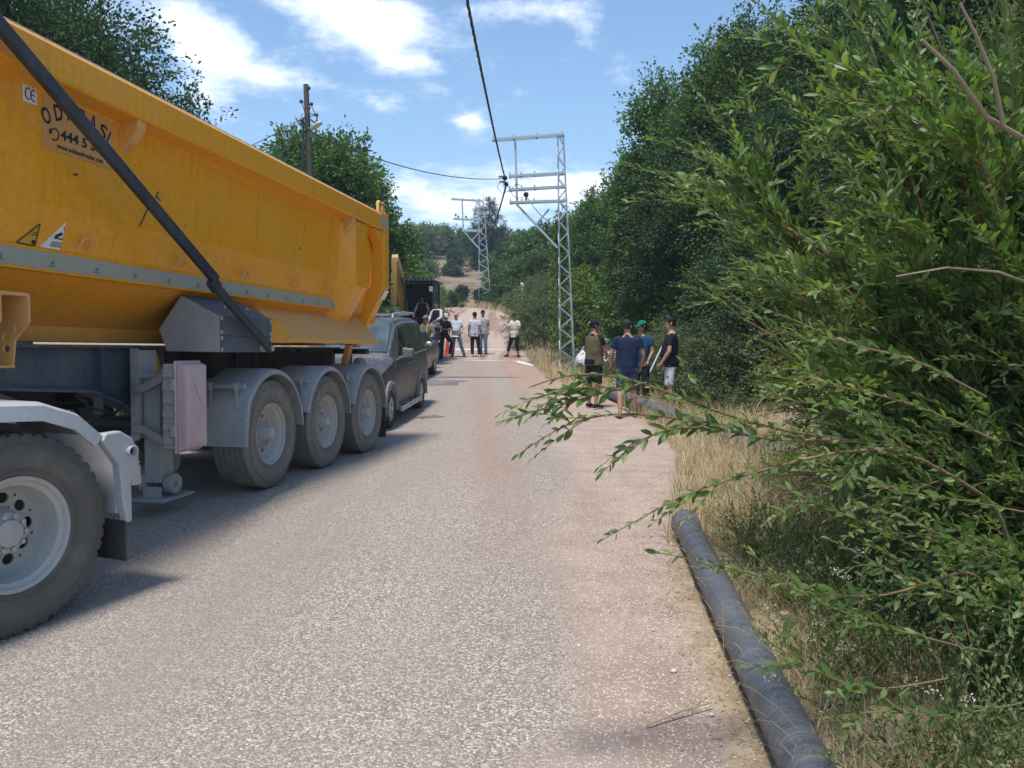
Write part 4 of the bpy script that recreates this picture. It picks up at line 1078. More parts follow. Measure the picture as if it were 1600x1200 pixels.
# scrub on the bare slope and the far ridge
slope = [(655, 395, 112), (686, 400, 112), (722, 392, 116), (668, 372, 128), (705, 372, 135), (738, 388, 122), (760, 395, 118), (640, 380, 120), (775, 372, 130), (650, 425, 96), (668, 440, 86), (752, 420, 98), (775, 440, 84), (800, 398, 112), (700, 396, 114), (712, 430, 92), (665, 408, 106), (755, 372, 140), (735, 398, 113), (670, 388, 125)]
SL = [f'{a} scrub tree {b}' for a, b in [(a, b) for b in ('high on the bare slope under the far ridge', 'halfway up the bare slope behind the far pylon', 'low on the bare slope above the digger', 'at the foot of the bare slope near the bend') for a in ('dark round', 'olive low', 'green bushy', 'lopsided dark', 'small lone')]]
for i, (u, v, Y) in enumerate(slope):
    o = copy_tree((tI, tJ, tH)[i % 3]); p = at(u, v, Y); h = (6, 3, 6)[i % 3]
    o['label'] = SL[i]; o['group'] = 'scrub trees on the slope'; o['category'] = 'tree'
    place(o, p.x, Y, r0 := (rng.uniform(2.0, 4.2)/h), i*.9, -.2)
# pine on the skyline
pr = np.random.default_rng(41); plobes = []
for i in range(15):
    t = i/14; a = i*2.3; R_ = 2.6*(1-.72*t)*(.75+.4*pr.random()); plobes.append((cos(a)*R_*.62, sin(a)*R_*.62, 3.0+6.6*t, R_*.52, R_*.52, .5+.25*pr.random()))
tP = make_tree('pine_tree', 'dark pine standing on the skyline behind the far pylon', 'tree', 42, 10, 2.5, nclump=620, per=30, sig=.26, L=.30, wr=.16, leaf='pine', tr=.2, lobes=plobes)
placepx(tP, 762, 312, 74, 10.2, .5)
# far forest on the ridge: one mass
fr = np.random.default_rng(51); nf = 3600
fx_ = fr.uniform(-170, 60, nf); fy_ = fr.uniform(165, 330, nf); keep = (np.sin(fx_*.09+1)+np.sin(fy_*.07)+fr.normal(size=nf)*.6) > -.9
fx_, fy_ = fx_[keep], fy_[keep]; fz_ = zland(fx_, fy_); per = 34
hh = fr.uniform(2.0, 4.2, len(fx_)); cc = np.stack([fx_, fy_, fz_+hh*.45], -1).repeat(per, 0); dd = rdir(fr, len(cc)); hr = hh.repeat(per)
Pf = cc+dd*np.stack([hr*.55, hr*.55, hr*.55], -1)*fr.uniform(.6, 1.05, (len(cc), 1))
v, q, t = leaf_arrays(Pf, rdir(fr, len(cc)), unit(dd+rdir(fr, len(cc))*.7), hr*.34, hr*.26)
me = np_mesh('forest', v, q, t); me.materials.append(LM['oak']); o = link('forest', me); tag(o, 'far wooded ridge under the clouds', 'forest', kind='stuff')
# ------------------------------------------------------------------ lattice pylons, poles, wires, pipes
def lattice(mb_legs, mb_br, base, H, w0, w1, t=.05, n=16, z0=0, z1=None, splits=()):
    z1 = z1 or H
    wz = lambda z: w0+(w1-w0)*(z/H)
    for sx in (-1, 1):
        for sy in (-1, 1):
            l = MB(); p = (sx*w0/2, sy*w0/2, 0); q = (sx*w1/2, sy*w1/2, H); l.bar(p, q, t, .012, hint=(sx, 0, 0)); l.bar(Vector(p)+Vector((-sx*t/2, sy*t*0, 0)), Vector(q)+Vector((-sx*t/2, 0, 0)), .012, t, hint=(0, 1, 0)); mb_legs.append(l)
    for i in range(n):
        za, zb = H*i/n, H*(i+1)/n; a, b = wz(za)/2, wz(zb)/2; s = 1 if i % 2 else -1
        for k in (-1, 1):
            mb_br.bar((s*a, k*a, za), (-s*b, k*b, zb), .032, .006, hint=(0, 1, 0)); mb_br.bar((k*a, s*a, za), (k*b, -s*b, zb), .006, .032, hint=(1, 0, 0))
def insulator(mb, p, ax=(1, 0, 0), n=4, r=.055):
    pr = [(0, .012)]
    for i in range(n): pr += [(.02+i*.045, .016), (.03+i*.045, r), (.045+i*.045, r*.75), (.05+i*.045, .016)]
    mb.lathe(pr+[(.06+n*.045, .001)], 10, p, ax)
brown = plain('brown_glazed_insulator', (.05, .03, .022), .3)
# near pylon
pb = at(886, 582, 26.0); pz = zg(pb.x, pb.y); PYN = empty('pylon', (pb.x, pb.y, pz), .0, 'near galvanised lattice pylon with arms reaching left over the verge', 'pylon', 'lattice power pylons')
def pw(u, v): p = at(u, v, 26.0); return Vector((p.x-pb.x, 0, p.z-pz))
top = pw(876, 210); Hn = top.z
legs, br = [], MB(); lattice(legs, br, None, Hn, .50, .20, .05, 22)
sh = top.x
def shear(mb): mb.v = [(x+sh*z/Hn, y, z) for x, y, z in mb.v]; return mb
for l in legs: shear(l).build('leg', M['galv'], PYN)
shear(br).build('lattice_bracing', M['galv'], PYN)['kind'] = 'stuff'
def crossarm(uL, vL, uR, vR, clips, yy=.13, parent=PYN, f=pw, dep=.16, h=.07):
    a, b = f(uL, vL), f(uR, vR); mb = MB()
    for y in (-yy, yy): mb.bar(a+Vector((0, y, 0)), b+Vector((0, y, 0)), .035, h, hint=(0, 0, 1)); 
    for t in clips:
        c = a.lerp(b, t); mb.box(c, (.05, yy*2.2, h*1.15)); mb.box(c+Vector((0, -yy, h*.9)), (.05, .03, h*1.3))
    return mb.build('cross_arm', M['galv'], parent)
crossarm(769, 219, 881, 211, (.02, .30, .62, .97))
crossarm(795, 276, 882, 271, (.02, .22, .46, .97)); crossarm(795, 297, 882, 292, (.02, .23, .46, .97)); crossarm(796, 317, 883, 314, (.02, .22, .44, .97))
mb = MB(); mb.bar(pw(805, 216), pw(808, 321), .075, .075); mb.build('hanger_post', M['galv'], PYN)
mb = MB(); mb.bar(pw(808, 320), pw(871, 387), .07, .07); mb.bar(pw(838, 350), pw(858, 327), .06, .06); mb.build('diagonal_strut', M['galv'], PYN)
mb = MB()
for (u, v), (u2, v2), r_ in (((791, 277), (789, 278), .085), ((793, 285), (791, 288), .08), ((822, 304), (822, 304), .09)):
    mb = MB(); insulator(mb, pw(u, v)+Vector((-.26, -.1, 0)) if u < 800 else pw(u, v), (1, 0, 0) if u < 800 else (0, 0, -1)); mb.sphere(pw(u2, v2), r_, 10, 7); mb.build('insulator', brown, PYN, smooth=60)
mb = MB()
for pts in (((781, 284), (777, 292), (784, 302), (796, 298), (806, 288), (814, 290), (822, 303)), ((793, 287), (800, 303), (808, 310), (818, 308)), ((789, 280), (786, 290), (791, 296))):
    mb.tube([pw(*p)+Vector((0, .05*sin(i), 0)) for i, p in enumerate(pts)], .009, 5)
mb.build('jumper_wire', M['darksteel'], PYN)
# far pylon
fb = at(758, 487, 60); fz = zg(fb.x, fb.y); PYF = empty('pylon', (fb.x, fb.y, fz), 0, 'far galvanised lattice pylon where the red road bends', 'pylon', 'lattice power pylons')
def pf(u, v): p = at(u, v, 60); return Vector((p.x-fb.x, 0, p.z-fz))
Hf = pf(751, 310).z; legs, br = [], MB(); lattice(legs, br, None, Hf, .95, .38, .075, 20); sh, Hn = pf(752, 310).x, Hf
for l in legs: shear(l).build('leg', M['galv'], PYF)
shear(br).build('lattice_bracing', M['galv'], PYF)['kind'] = 'stuff'
crossarm(705, 311, 754, 314, (.1, .4, .7), .2, PYF, pf, h=.11); crossarm(708, 342, 753, 344, (.1, .5), .2, PYF, pf, h=.10); crossarm(722, 360, 753, 361, (.1, .5), .2, PYF, pf, h=.16)
mb = MB(); mb.bar(pf(722, 313), pf(724, 362), .11, .11); mb.build('hanger_post', M['galv'], PYF)
mb = MB(); mb.bar(pf(724, 361), pf(752, 392), .10, .10); mb.bar(pf(737, 376), pf(751, 361), .09, .09); mb.build('diagonal_strut', M['galv'], PYF)
mb = MB()
for u, v in ((712, 338), (716, 341), (728, 341), (742, 336)): mb = MB(); insulator(mb, pf(u, v), (0, 0, 1), 4, .1); mb.build('insulator', brown, PYF, smooth=60)
# tiny pylon on the ridge
tb = at(695, 383, 150); tz = tb.z-2.5; PYT = empty('pylon', (tb.x, tb.y, tz), 0, 'tiny pale pylon on the slope under the far ridge', 'pylon', 'lattice power pylons')
Ht = at(695, 348, 150).z-tz; legs, br = [], MB(); lattice(legs, br, None, Ht, 1.2, .4, .09, 12)
for l in legs: l.build('leg', M['galv'], PYT)
br.build('lattice_bracing', M['galv'], PYT)['kind'] = 'stuff'
mb = MB()
for z in (.97, .82): mb.box((0, 0, Ht*z), (1.6, .1, .1))
mb.build('cross_arms', M['galv'], PYT)['kind'] = 'stuff'

# wooden utility pole with a street light
ub = at(478, 132, 18.5); uz = zg(ub.x, ub.y); UP = empty('utility_pole', (ub.x, ub.y, uz), 0, 'weathered wooden utility pole with street light and tangled wires behind the trailer', 'utility pole')
def pu(u, v, y=0): p = at(u, v, 18.5); return Vector((p.x-ub.x, y, p.z-uz))
wood_ = painted('weathered_wood', (.075, .062, .055), dust=(.16, .14, .125), amount=.4, rough=.9, scale=8, bumps=.4)
Hu = ub.z-uz; mb = MB(); mb.tube([(.16, 0, -.3), (.08, 0, Hu*.5), (0, 0, Hu)], [.095, .082, .062], 12); mb.build('pole', wood_, UP, smooth=50)
mb = MB(); a = pu(484, 215, -.05); mb.tube([a, a.lerp(pu(496, 206, -.3), .5)+Vector((0, 0, .02)), pu(494, 207, -.35)], .02, 8); mb.build('lamp_arm', M['dustgrey'], UP)
mb = MB(); c0_ = pu(491, 208, -.35); c1_ = pu(511, 198, -.45); ax = (c1_-c0_).normalized(); L_ = (c1_-c0_).length
mb.tube([c0_, c0_+ax*L_*.15, c0_+ax*L_*.5, c0_+ax*L_*.85, c1_], [(.03, .03), (.06, .05), (.085, .055), (.07, .045), (.015, .01)], 12); lh = mb.build('street_light', plain('pale_lamp_plastic', (.55, .53, .48), .4), UP, smooth=60)
mb = MB()
for u, v in ((484, 139), (472, 160), (484, 170), (488, 164), (496, 181), (473, 190), (484, 203), (490, 201), (476, 207)):
    mb = MB(); p = pu(u, v, -.08); mb.lathe([(-.04, .001), (-.04, .03), (0, .045), (.03, .03), (.05, .001)], 8, p, (0, 0, 1)); q_ = pu(479, v+2, 0); mb.tube([q_, p], .010, 5); mb.build('insulator', brown, UP, smooth=50)
mb = MB(); wr = np.random.default_rng(3)
for (a, b, sag) in (((473, 160), (472, 200), .3), ((472, 190), (474, 225), .15), ((484, 170), (497, 182), -.2), ((497, 182), (484, 203), .3), ((484, 172), (499, 197), -.35), ((488, 166), (492, 203), .3), ((474, 205), (475, 262), .1), ((484, 203), (478, 225), .2), ((483, 185), (496, 196), .2)):
    A, B = pu(*a, -.1), pu(*b, -.12); m_ = (A+B)/2+Vector((sag*.4, -.05, -.05)); mb.tube([A, A.lerp(m_, .6), m_, m_.lerp(B, .5), B], .011, 5)
mb.tube([pu(476, 185, -.1), pu(475, 230, -.12), pu(474, 275, -.12)], .02, 6); mb.build('wire_tangle', M['darksteel'], UP)

def cable(name, label, A, B, sag, r, n=30, mat='darksteel', twist=0, group=None):
    A, B = Vector(A), Vector(B); mb = MB()
    pts = [A.lerp(B, t)-Vector((0, 0, sag*4*t*(1-t))) for t in np.linspace(0, 1, n)]
    if twist:
        x, y, z = frame(A, B)
        for k in range(3): mb.tube([p+x*(cos(i*twist+k*2.09)*r*.9)+y*(sin(i*twist+k*2.09)*r*.9) for i, p in enumerate(pts)], r*.75, 5)
    else: mb.tube(pts, r, 6)
    o = mb.build(name, M[mat], None, smooth=60); return tag(o, label, 'cable', group)
nx = Vector((pb.x, pb.y, pz))
A = nx+pw(789, 279); B = Vector((-1.35, -12, 8.0))
cable('overhead_cable', 'thick twisted black overhead cable running from the near pylon over the camera', A, B, .75, .017, 260, twist=.9)
cable('overhead_cable', 'thin cable sagging from the utility pole to the near pylon', Vector((ub.x, ub.y, uz))+pu(484, 206), A, .35, .013)
cable('overhead_cable', 'cable dropping from the near pylon towards the far pylon', nx+pw(791, 289), Vector((fb.x, fb.y, fz))+pf(742, 345), 1.6, .03)
cable('overhead_cable', 'thin black wire from the ball insulator into the slender tree', nx+pw(822, 305), nx+pw(862, 337)+Vector((0, 1.5, 0)), .12, .012)
for (u, v, l) in (((384), 222, 'uppermost'), (402, 230, 'second'), (432, 246, 'third'), (440, 251, 'lowest')):
    p = at(u, v, 16.5); q = Vector((ub.x, ub.y, uz))+pu(473, {222: 185, 230: 206, 246: 178, 251: 212}[v]); e = q+(p-q)*2.2
    cable('service_wire', f'{l} of four thin wires leading left from the utility pole', q, e, .12, .008, group='wires left of the utility pole')

# ---- ductile pipes
def pipe_mat(ax):
    """grey pipe coating with fine wound lines across the axis"""
    pm = MT('pipe_coating'); c = pm.coord('Object'); n1 = pm.noise(c, 3, 5, .6); n2 = pm.noise(c, 30, 4, .6)
    d = pm.n('ShaderNodeVectorMath', operation='DOT_PRODUCT'); pm.l(c, d.inputs[0]); d.inputs[1].default_value = (ax.x+.05, ax.y, ax.z+.22)
    s1 = pm.math('ADD', d.outputs['Value'], pm.math('MULTIPLY', n1, .03)); v = pm.n('ShaderNodeCombineXYZ'); pm.l(s1, v.inputs[0])
    ln = pm.noise(v.outputs[0], 110, 3, .8); l2 = pm.noise(v.outputs[0], 9, 3, .5)
    base = pm.mix(pm.mr(l2, .35, .65), (.075, .08, .093), (.10, .106, .12)); base = pm.mix(pm.mr(ln, .50, .66, 0, .8), base, (.25, .255, .27)); base = pm.mix(pm.mr(n1, .5, .75, 0, .55), base, (.24, .225, .205))
    pm.set('Base Color', base); pm.set('Roughness', pm.mr(n2, .3, .7, .42, .62)); pm.bump(ln, .25, .004); return pm.m
def pipe(label, P, Q, r, group, socket_at=0):
    P, Q = Vector(P), Vector(Q); pmm = pipe_mat((Q-P).normalized()); o = empty('pipe', P, label=label, cat='pipe', group=group); L = (Q-P).length; ax = (Q-P).normalized()
    mb = MB(); prof = []
    m_ = int(L/.028)                                                    # fine spiral wrap lines along the barrel
    n_seg = 28; x, y, z = frame(P, Q); rows = []
    st = np.linspace(.16, L, m_*2)
    def row(s, rr, w=True): return [x*(cos(2*pi*k/n_seg)*(rr+(0 if not w else -.0022*max(0, sin((s/.056-k/n_seg)*2*pi))))) + y*(sin(2*pi*k/n_seg)*(rr+(0 if not w else -.0022*max(0, sin((s/.056-k/n_seg)*2*pi)))) ) + ax*s for k in range(n_seg)]
    rows = [row(s, r) for s in st]
    mb.loft(rows, cap=False); mb.loft([row(L, r, False), row(L, r*.86, False), row(L-.5, r*.86, False)], cap=False)
    mb.build('barrel', pmm, o, smooth=60)
    mb = MB(); mb.loft([row(s, rr, False) for s, rr in ((.20, r), (.15, r*1.04), (.10, r*1.16), (.03, r*1.20), (0, r*1.17), (0, r*.98), (.09, r*.96), (.10, r*.86), (.5, r*.86))], cap=False); mb.build('socket', pmm, o, smooth=50)
    mb = MB(); mb.loft([row(.45, r*.85, False)]*1+[row(.46, r*.85, False)]); mb.build('dark_inside', M['under'], o)
    return o
a = Vector((1.33, 5.62, zg(1.33, 5.62)+.115)); b = Vector((.935, 2.2, zg(.935, 2.2)+.105))
def onground(u, v):
    """where the sight line of pixel (u, v) meets the land"""
    lo, hi = .5, 80
    for _ in range(50):
        m_ = (lo+hi)/2; p = at(u, v, m_)
        if p.z > zg(p.x, p.y): lo = m_
        else: hi = m_
    return p
a0 = onground(1070, 838); b0 = onground(1240, 1200)
dr = (b0-a0).normalized(); rP = .092
a = a0+Vector((0, 0, rP+.01)); b = a0+dr*5.2; b.z = zg(b.x, b.y)+rP
pipe('dark grey ductile pipe lying along the dry verge from the near right corner', a, b, rP, 'pipes along the verge')
a1 = onground(952, 622); b1 = onground(1195, 715)
dr = (b1-a1).normalized(); rQ = .115
a = a1+Vector((0, 0, rQ)); b = b1+dr*.6; b.z = zg(b.x, b.y)+rQ
pipe('grey ductile pipe lying behind the four men', a, b, rQ, 'pipes along the verge')
# ------------------------------------------------------------------ the near leafy shrubs on the right
def shoot_pts(r, p, d, L, n=9, droop=.35, wob=.05):
    """a curving shoot as (n,3) points"""
    out = [p]; d = d/np.linalg.norm(d); st = L/(n-1)
    for i in range(n-1):
        d = d+np.array([0, 0, -droop*st/L*1.0])+r.normal(size=3)*wob; d = d/np.linalg.norm(d); out.append(out[-1]+d*st)
    return np.array(out)
def shoot_leaves(r, pts, gap, L, start=.12, ang=.75, lift=.32):
    """alternate leaves along a shoot, smaller towards its tip"""
    seg = np.linalg.norm(np.diff(pts, axis=0), axis=1); cum = np.concatenate([[0], np.cumsum(seg)]); tot = cum[-1]
    s = np.arange(tot*start, tot, gap); s = s+r.normal(size=len(s))*gap*.2; s = np.clip(s, 0, tot)
    P = np.stack([np.interp(s, cum, pts[:, k]) for k in range(3)], -1)
    i = np.clip(np.searchsorted(cum, s)-1, 0, len(seg)-1); T_ = unit(np.diff(pts, axis=0))[i]
    up = np.array([0, 0, 1.0]); S = unit(np.cross(T_, up)+1e-6); Nn = np.cross(S, T_)
    ph = np.arange(len(s))*2.4+r.random()*6; side = np.cos(ph)[:, None]*S+np.sin(ph)[:, None]*Nn*.7
    a = ang*r.uniform(.7, 1.25, len(s))[:, None]
    D = unit(T_*np.cos(a)+side*np.sin(a)+r.normal(size=P.shape)*.14+np.array([0, 0, lift]))
    D[-1] = T_[-1]
    N = unit(np.array([0, -.25, .75])+Nn*.3+r.normal(size=P.shape)*.55)
    t = s/tot; Ls = L*(.62+.5*np.sin(np.clip(t*1.1+.15, 0, 1)*pi))*r.uniform(.75, 1.2, len(s))
    return P, D, N, Ls
def tubes_np(paths, r0, r1, seg=4):
    co, q = [], []; b = 0
    ang = np.arange(seg)*2*pi/seg
    for pts, ra, rb in zip(paths, r0, r1):
        n = len(pts); T_ = unit(np.gradient(pts, axis=0)); ref = unit(np.cross(T_, np.array([.3, .2, 1.0]))); y = np.cross(T_, ref)
        rr = np.linspace(ra, rb, n)[:, None, None]
        ring = pts[:, None]+(ref[:, None]*np.cos(ang)[None, :, None]+y[:, None]*np.sin(ang)[None, :, None])*rr
        co.append(ring.reshape(-1, 3)); i = np.arange(n-1)[:, None]*seg; k = np.arange(seg)[None]; k2 = (k+1) % seg
        q.append(np.stack([b+i+k, b+i+k2, b+i+seg+k2, b+i+seg+k], -1).reshape(-1, 4)); b += n*seg
    return np.concatenate(co), np.concatenate(q)
twig = painted('reddish_twig', (.16, .085, .045), dust=(.30, .22, .13), amount=.35, rough=.7, scale=14)

def shoot_shrub(name, label, seed, base, stems, nshoot, Lshoot, gap, Lleaf, leaf, wr=.36, dirbias=(0, 0, .5), spread=.9, sub=2, droop=.5, side=None, trunk_r=.03, tmin=.25, sleaf=0.8, keep=None):
    """stems: end points (relative to base) of the main stems; shoots leave them outwards"""
    r = np.random.default_rng(seed); root = empty(name, base, label=label, cat='bush'); B = np.array(base)
    paths, ra, rb = [], [], []; mains = []
    for e in stems:
        e = np.array(e, float); n = 10; t = np.linspace(0, 1, n)[:, None]; s0 = r.normal(size=3)*np.array([.18, .18, 0])
        p = s0+(e-s0)*t+np.array([0, 0, 1.0])*np.linalg.norm(e)*.12*np.sin(t*pi)+np.cumsum(r.normal(size=(n, 3))*.018, 0)
        p[0, 2] = -.1; mains.append(p); paths.append(p); ra.append(trunk_r*r.uniform(.8, 1.3)); rb.append(trunk_r*.3)
    LP, LD, LN, LL = [], [], [], []
    cen = np.mean([m_[6] for m_ in mains], 0)
    for i in range(nshoot):
        m_ = mains[r.integers(len(mains))]; t = r.uniform(tmin, 1)*(len(m_)-1); k = min(int(t), len(m_)-2); p = m_[k]+(m_[k+1]-m_[k])*(t-k)
        out = unit(p-cen*np.array([1, 1, .75])); d = out*.7+np.array(dirbias)+r.normal(size=3)*spread*.6+unit(m_[k+1]-m_[k])*.5
        L = Lshoot*r.uniform(.55, 1.35); pts = shoot_pts(r, p, d, L, 9, droop*r.uniform(.3, 1.4))
        if keep is not None and not keep(pts[-1]+B): continue
        paths.append(pts); ra.append(.0045); rb.append(.0012)
        for a in shoot_leaves(r, pts, gap, Lleaf), : LP.append(a[0]); LD.append(a[1]); LN.append(a[2]); LL.append(a[3])
        for j in range(r.integers(1, sub+1)):
            q = r.integers(2, 7); d2_ = unit(pts[q+1]-pts[q])+r.normal(size=3)*.7; pt = shoot_pts(r, pts[q], d2_, L*r.uniform(.25, .5), 6, droop*.6)
            paths.append(pt); ra.append(.0026); rb.append(.0009)
            a = shoot_leaves(r, pt, gap*.9, Lleaf*sleaf, .05); LP.append(a[0]); LD.append(a[1]); LN.append(a[2]); LL.append(a[3])
    P, D, N, L = (np.concatenate(x) for x in (LP, LD, LN, LL))
    return root, (P, D, N, L, wr), paths, ra, rb, r
def finish_shrub(root, arrs, paths, ra, rb, leaf, r, single=0, mat=None):
    P, D, N, L, wr = arrs
    co, q = tubes_np(paths, ra, rb, 5); me = np_mesh('branches', co, q, smooth=True); me.materials.append(mat or twig); o = link('branches', me, root); o['kind'] = 'stuff'
    W = L*wr*r.uniform(.85, 1.15, len(L))
    if single:
        # the leaves that show largest stand alone: one shared leaf mesh, placed leaf by leaf
        B = np.array(root.location); w = P+B; z = w[:, 1]*cos(PITCH)-(w[:, 2]-1.6)*sin(PITCH); u = 800+1200*w[:, 0]/z; vv = 600-1200*(w[:, 1]*sin(PITCH)+(w[:, 2]-1.6)*cos(PITCH))/z
        see = (u > 0) & (u < 1600) & (vv > 0) & (vv < 1200); score = np.where(see, L/z, 0); idx = np.argsort(-score)[:single]
        v, qq, tt = leaf_arrays(np.zeros((1, 3)), np.array([[0, 1.0, 0]]), np.array([[0, 0, 1.0]]), np.ones(1), np.array([wr]), True)
        lm = np_mesh('leaf', v, qq, tt, smooth=True); lm.materials.append(LM[leaf])
        for i in idx:
            d = Vector(D[i]); n = Vector(N[i]); s_ = d.cross(n).normalized(); n = s_.cross(d); l = L[i]
            o = link('leaf', lm, root); o.matrix_local = Matrix(((s_.x*l, d.x*l, n.x*l, P[i, 0]), (s_.y*l, d.y*l, n.y*l, P[i, 1]), (s_.z*l, d.z*l, n.z*l, P[i, 2]), (0, 0, 0, 1)))
        msk = np.ones(len(L), bool); msk[idx] = False; P, D, N, L, W = P[msk], D[msk], N[msk], L[msk], W[msk]
    if len(L):
        v, qq, tt = leaf_arrays(P, D, N, L, W, True)
        me = np_mesh('foliage', v, qq, tt, smooth=True); me.materials.append(LM[leaf]); o = link('foliage', me, root); o['kind'] = 'stuff'

def clear_of_men(p):
    z = p[1]*cos(PITCH)-(p[2]-1.6)*sin(PITCH); u = 800+1200*p[0]/z; v = 600-1200*(p[1]*sin(PITCH)+(p[2]-1.6)*cos(PITCH))/z
    return u > 1150 or not (455 < v < 690)
# 1 the tall shrub filling the upper right
bx_, by_ = 3.0, 4.1; bz_ = zg(bx_, by_)
rs = np.random.default_rng(60); st = []
for i in range(30):
    a = rs.uniform(0, 2*pi); R_ = rs.uniform(.3, 1.35); st.append((cos(a)*R_*1.05-.15, sin(a)*R_*.95, rs.uniform(1.5, 3.7)))
st += [(-1.35, -.3, 1.9), (-1.5, .5, 2.2), (-1.25, .2, 2.9), (-1.3, -.5, 1.45), (-.9, .6, 3.5), (-.6, -.6, 3.2), (-1.0, -.9, 2.3), (-1.45, .1, 1.6)]
S1_ = shoot_shrub('tall_shrub', 'tall leafy shrub with long upright shoots filling the upper right of the photo', 61, (bx_, by_, bz_), st, 820, .80, .021, .086, 'shrub', wr=.38, dirbias=(-.25, -.1, .75), spread=.75, sub=2, droop=.45, trunk_r=.022, tmin=.3, keep=clear_of_men)
finish_shrub(S1_[0], S1_[1], *S1_[2:5], 'shrub', S1_[5], 300)
# 2 the lower shrub in front of it, right edge
bx_, by_ = 2.85, 3.35; bz_ = zg(bx_, by_); st = []
for i in range(20):
    a = rs.uniform(0, 2*pi); R_ = rs.uniform(.2, .95); st.append((cos(a)*R_, sin(a)*R_*.8, rs.uniform(.5, 1.65)))
st += [(-.95, -.25, .75), (-.85, .1, 1.1), (-1.0, .2, .9), (-.8, -.5, .55)]
S2_ = shoot_shrub('low_shrub', 'dense lower shrub with smaller darker leaves at the right edge under the tall one', 62, (bx_, by_, bz_), st, 900, .55, .018, .064, 'shrub', wr=.40, dirbias=(-.3, -.15, .35), spread=.9, sub=2, droop=.5, trunk_r=.016, tmin=.2, keep=clear_of_men)
finish_shrub(S2_[0], S2_[1], *S2_[2:5], 'shrub', S2_[5], 300)
# 3 a fine-leaved bush between the shrubs and the oaks
bx_, by_ = 3.5, 6.6; bz_ = zg(bx_, by_); st = []
for i in range(24):
    a = rs.uniform(0, 2*pi); R_ = rs.uniform(.3, 1.5); st.append((cos(a)*R_, sin(a)*R_, rs.uniform(.6, 2.4)))
S3_ = shoot_shrub('fine_leaved_bush', 'fine-leaved bush behind the tall shrub, above the end of the far pipe', 63, (bx_, by_, bz_), st, 800, .6, .017, .046, 'small', wr=.46, dirbias=(-.2, -.2, .35), spread=.9, sub=3, droop=.5, trunk_r=.018, tmin=.15, keep=clear_of_men)
finish_shrub(S3_[0], S3_[1], *S3_[2:5], 'small', S3_[5], 0)

# 3b small-leaved thicket right behind the tall shrub
bx_, by_ = 3.7, 5.3; bz_ = zg(bx_, by_); st = []
for i in range(34):
    a = rs.uniform(0, 2*pi); R_ = rs.uniform(.3, 1.5); st.append((cos(a)*R_*1.1-.1, sin(a)*R_*.8, rs.uniform(.5, 4.0)))
S4_ = shoot_shrub('small_leaved_thicket', 'pale small-leaved thicket seen through the gaps of the tall shrub', 65, (bx_, by_, bz_), st, 1000, .6, .014, .036, 'small', wr=.48, dirbias=(-.2, -.25, .4), spread=.9, sub=3, droop=.4, trunk_r=.018, tmin=.15)
finish_shrub(S4_[0], S4_[1], *S4_[2:5], 'small', S4_[5], 0)

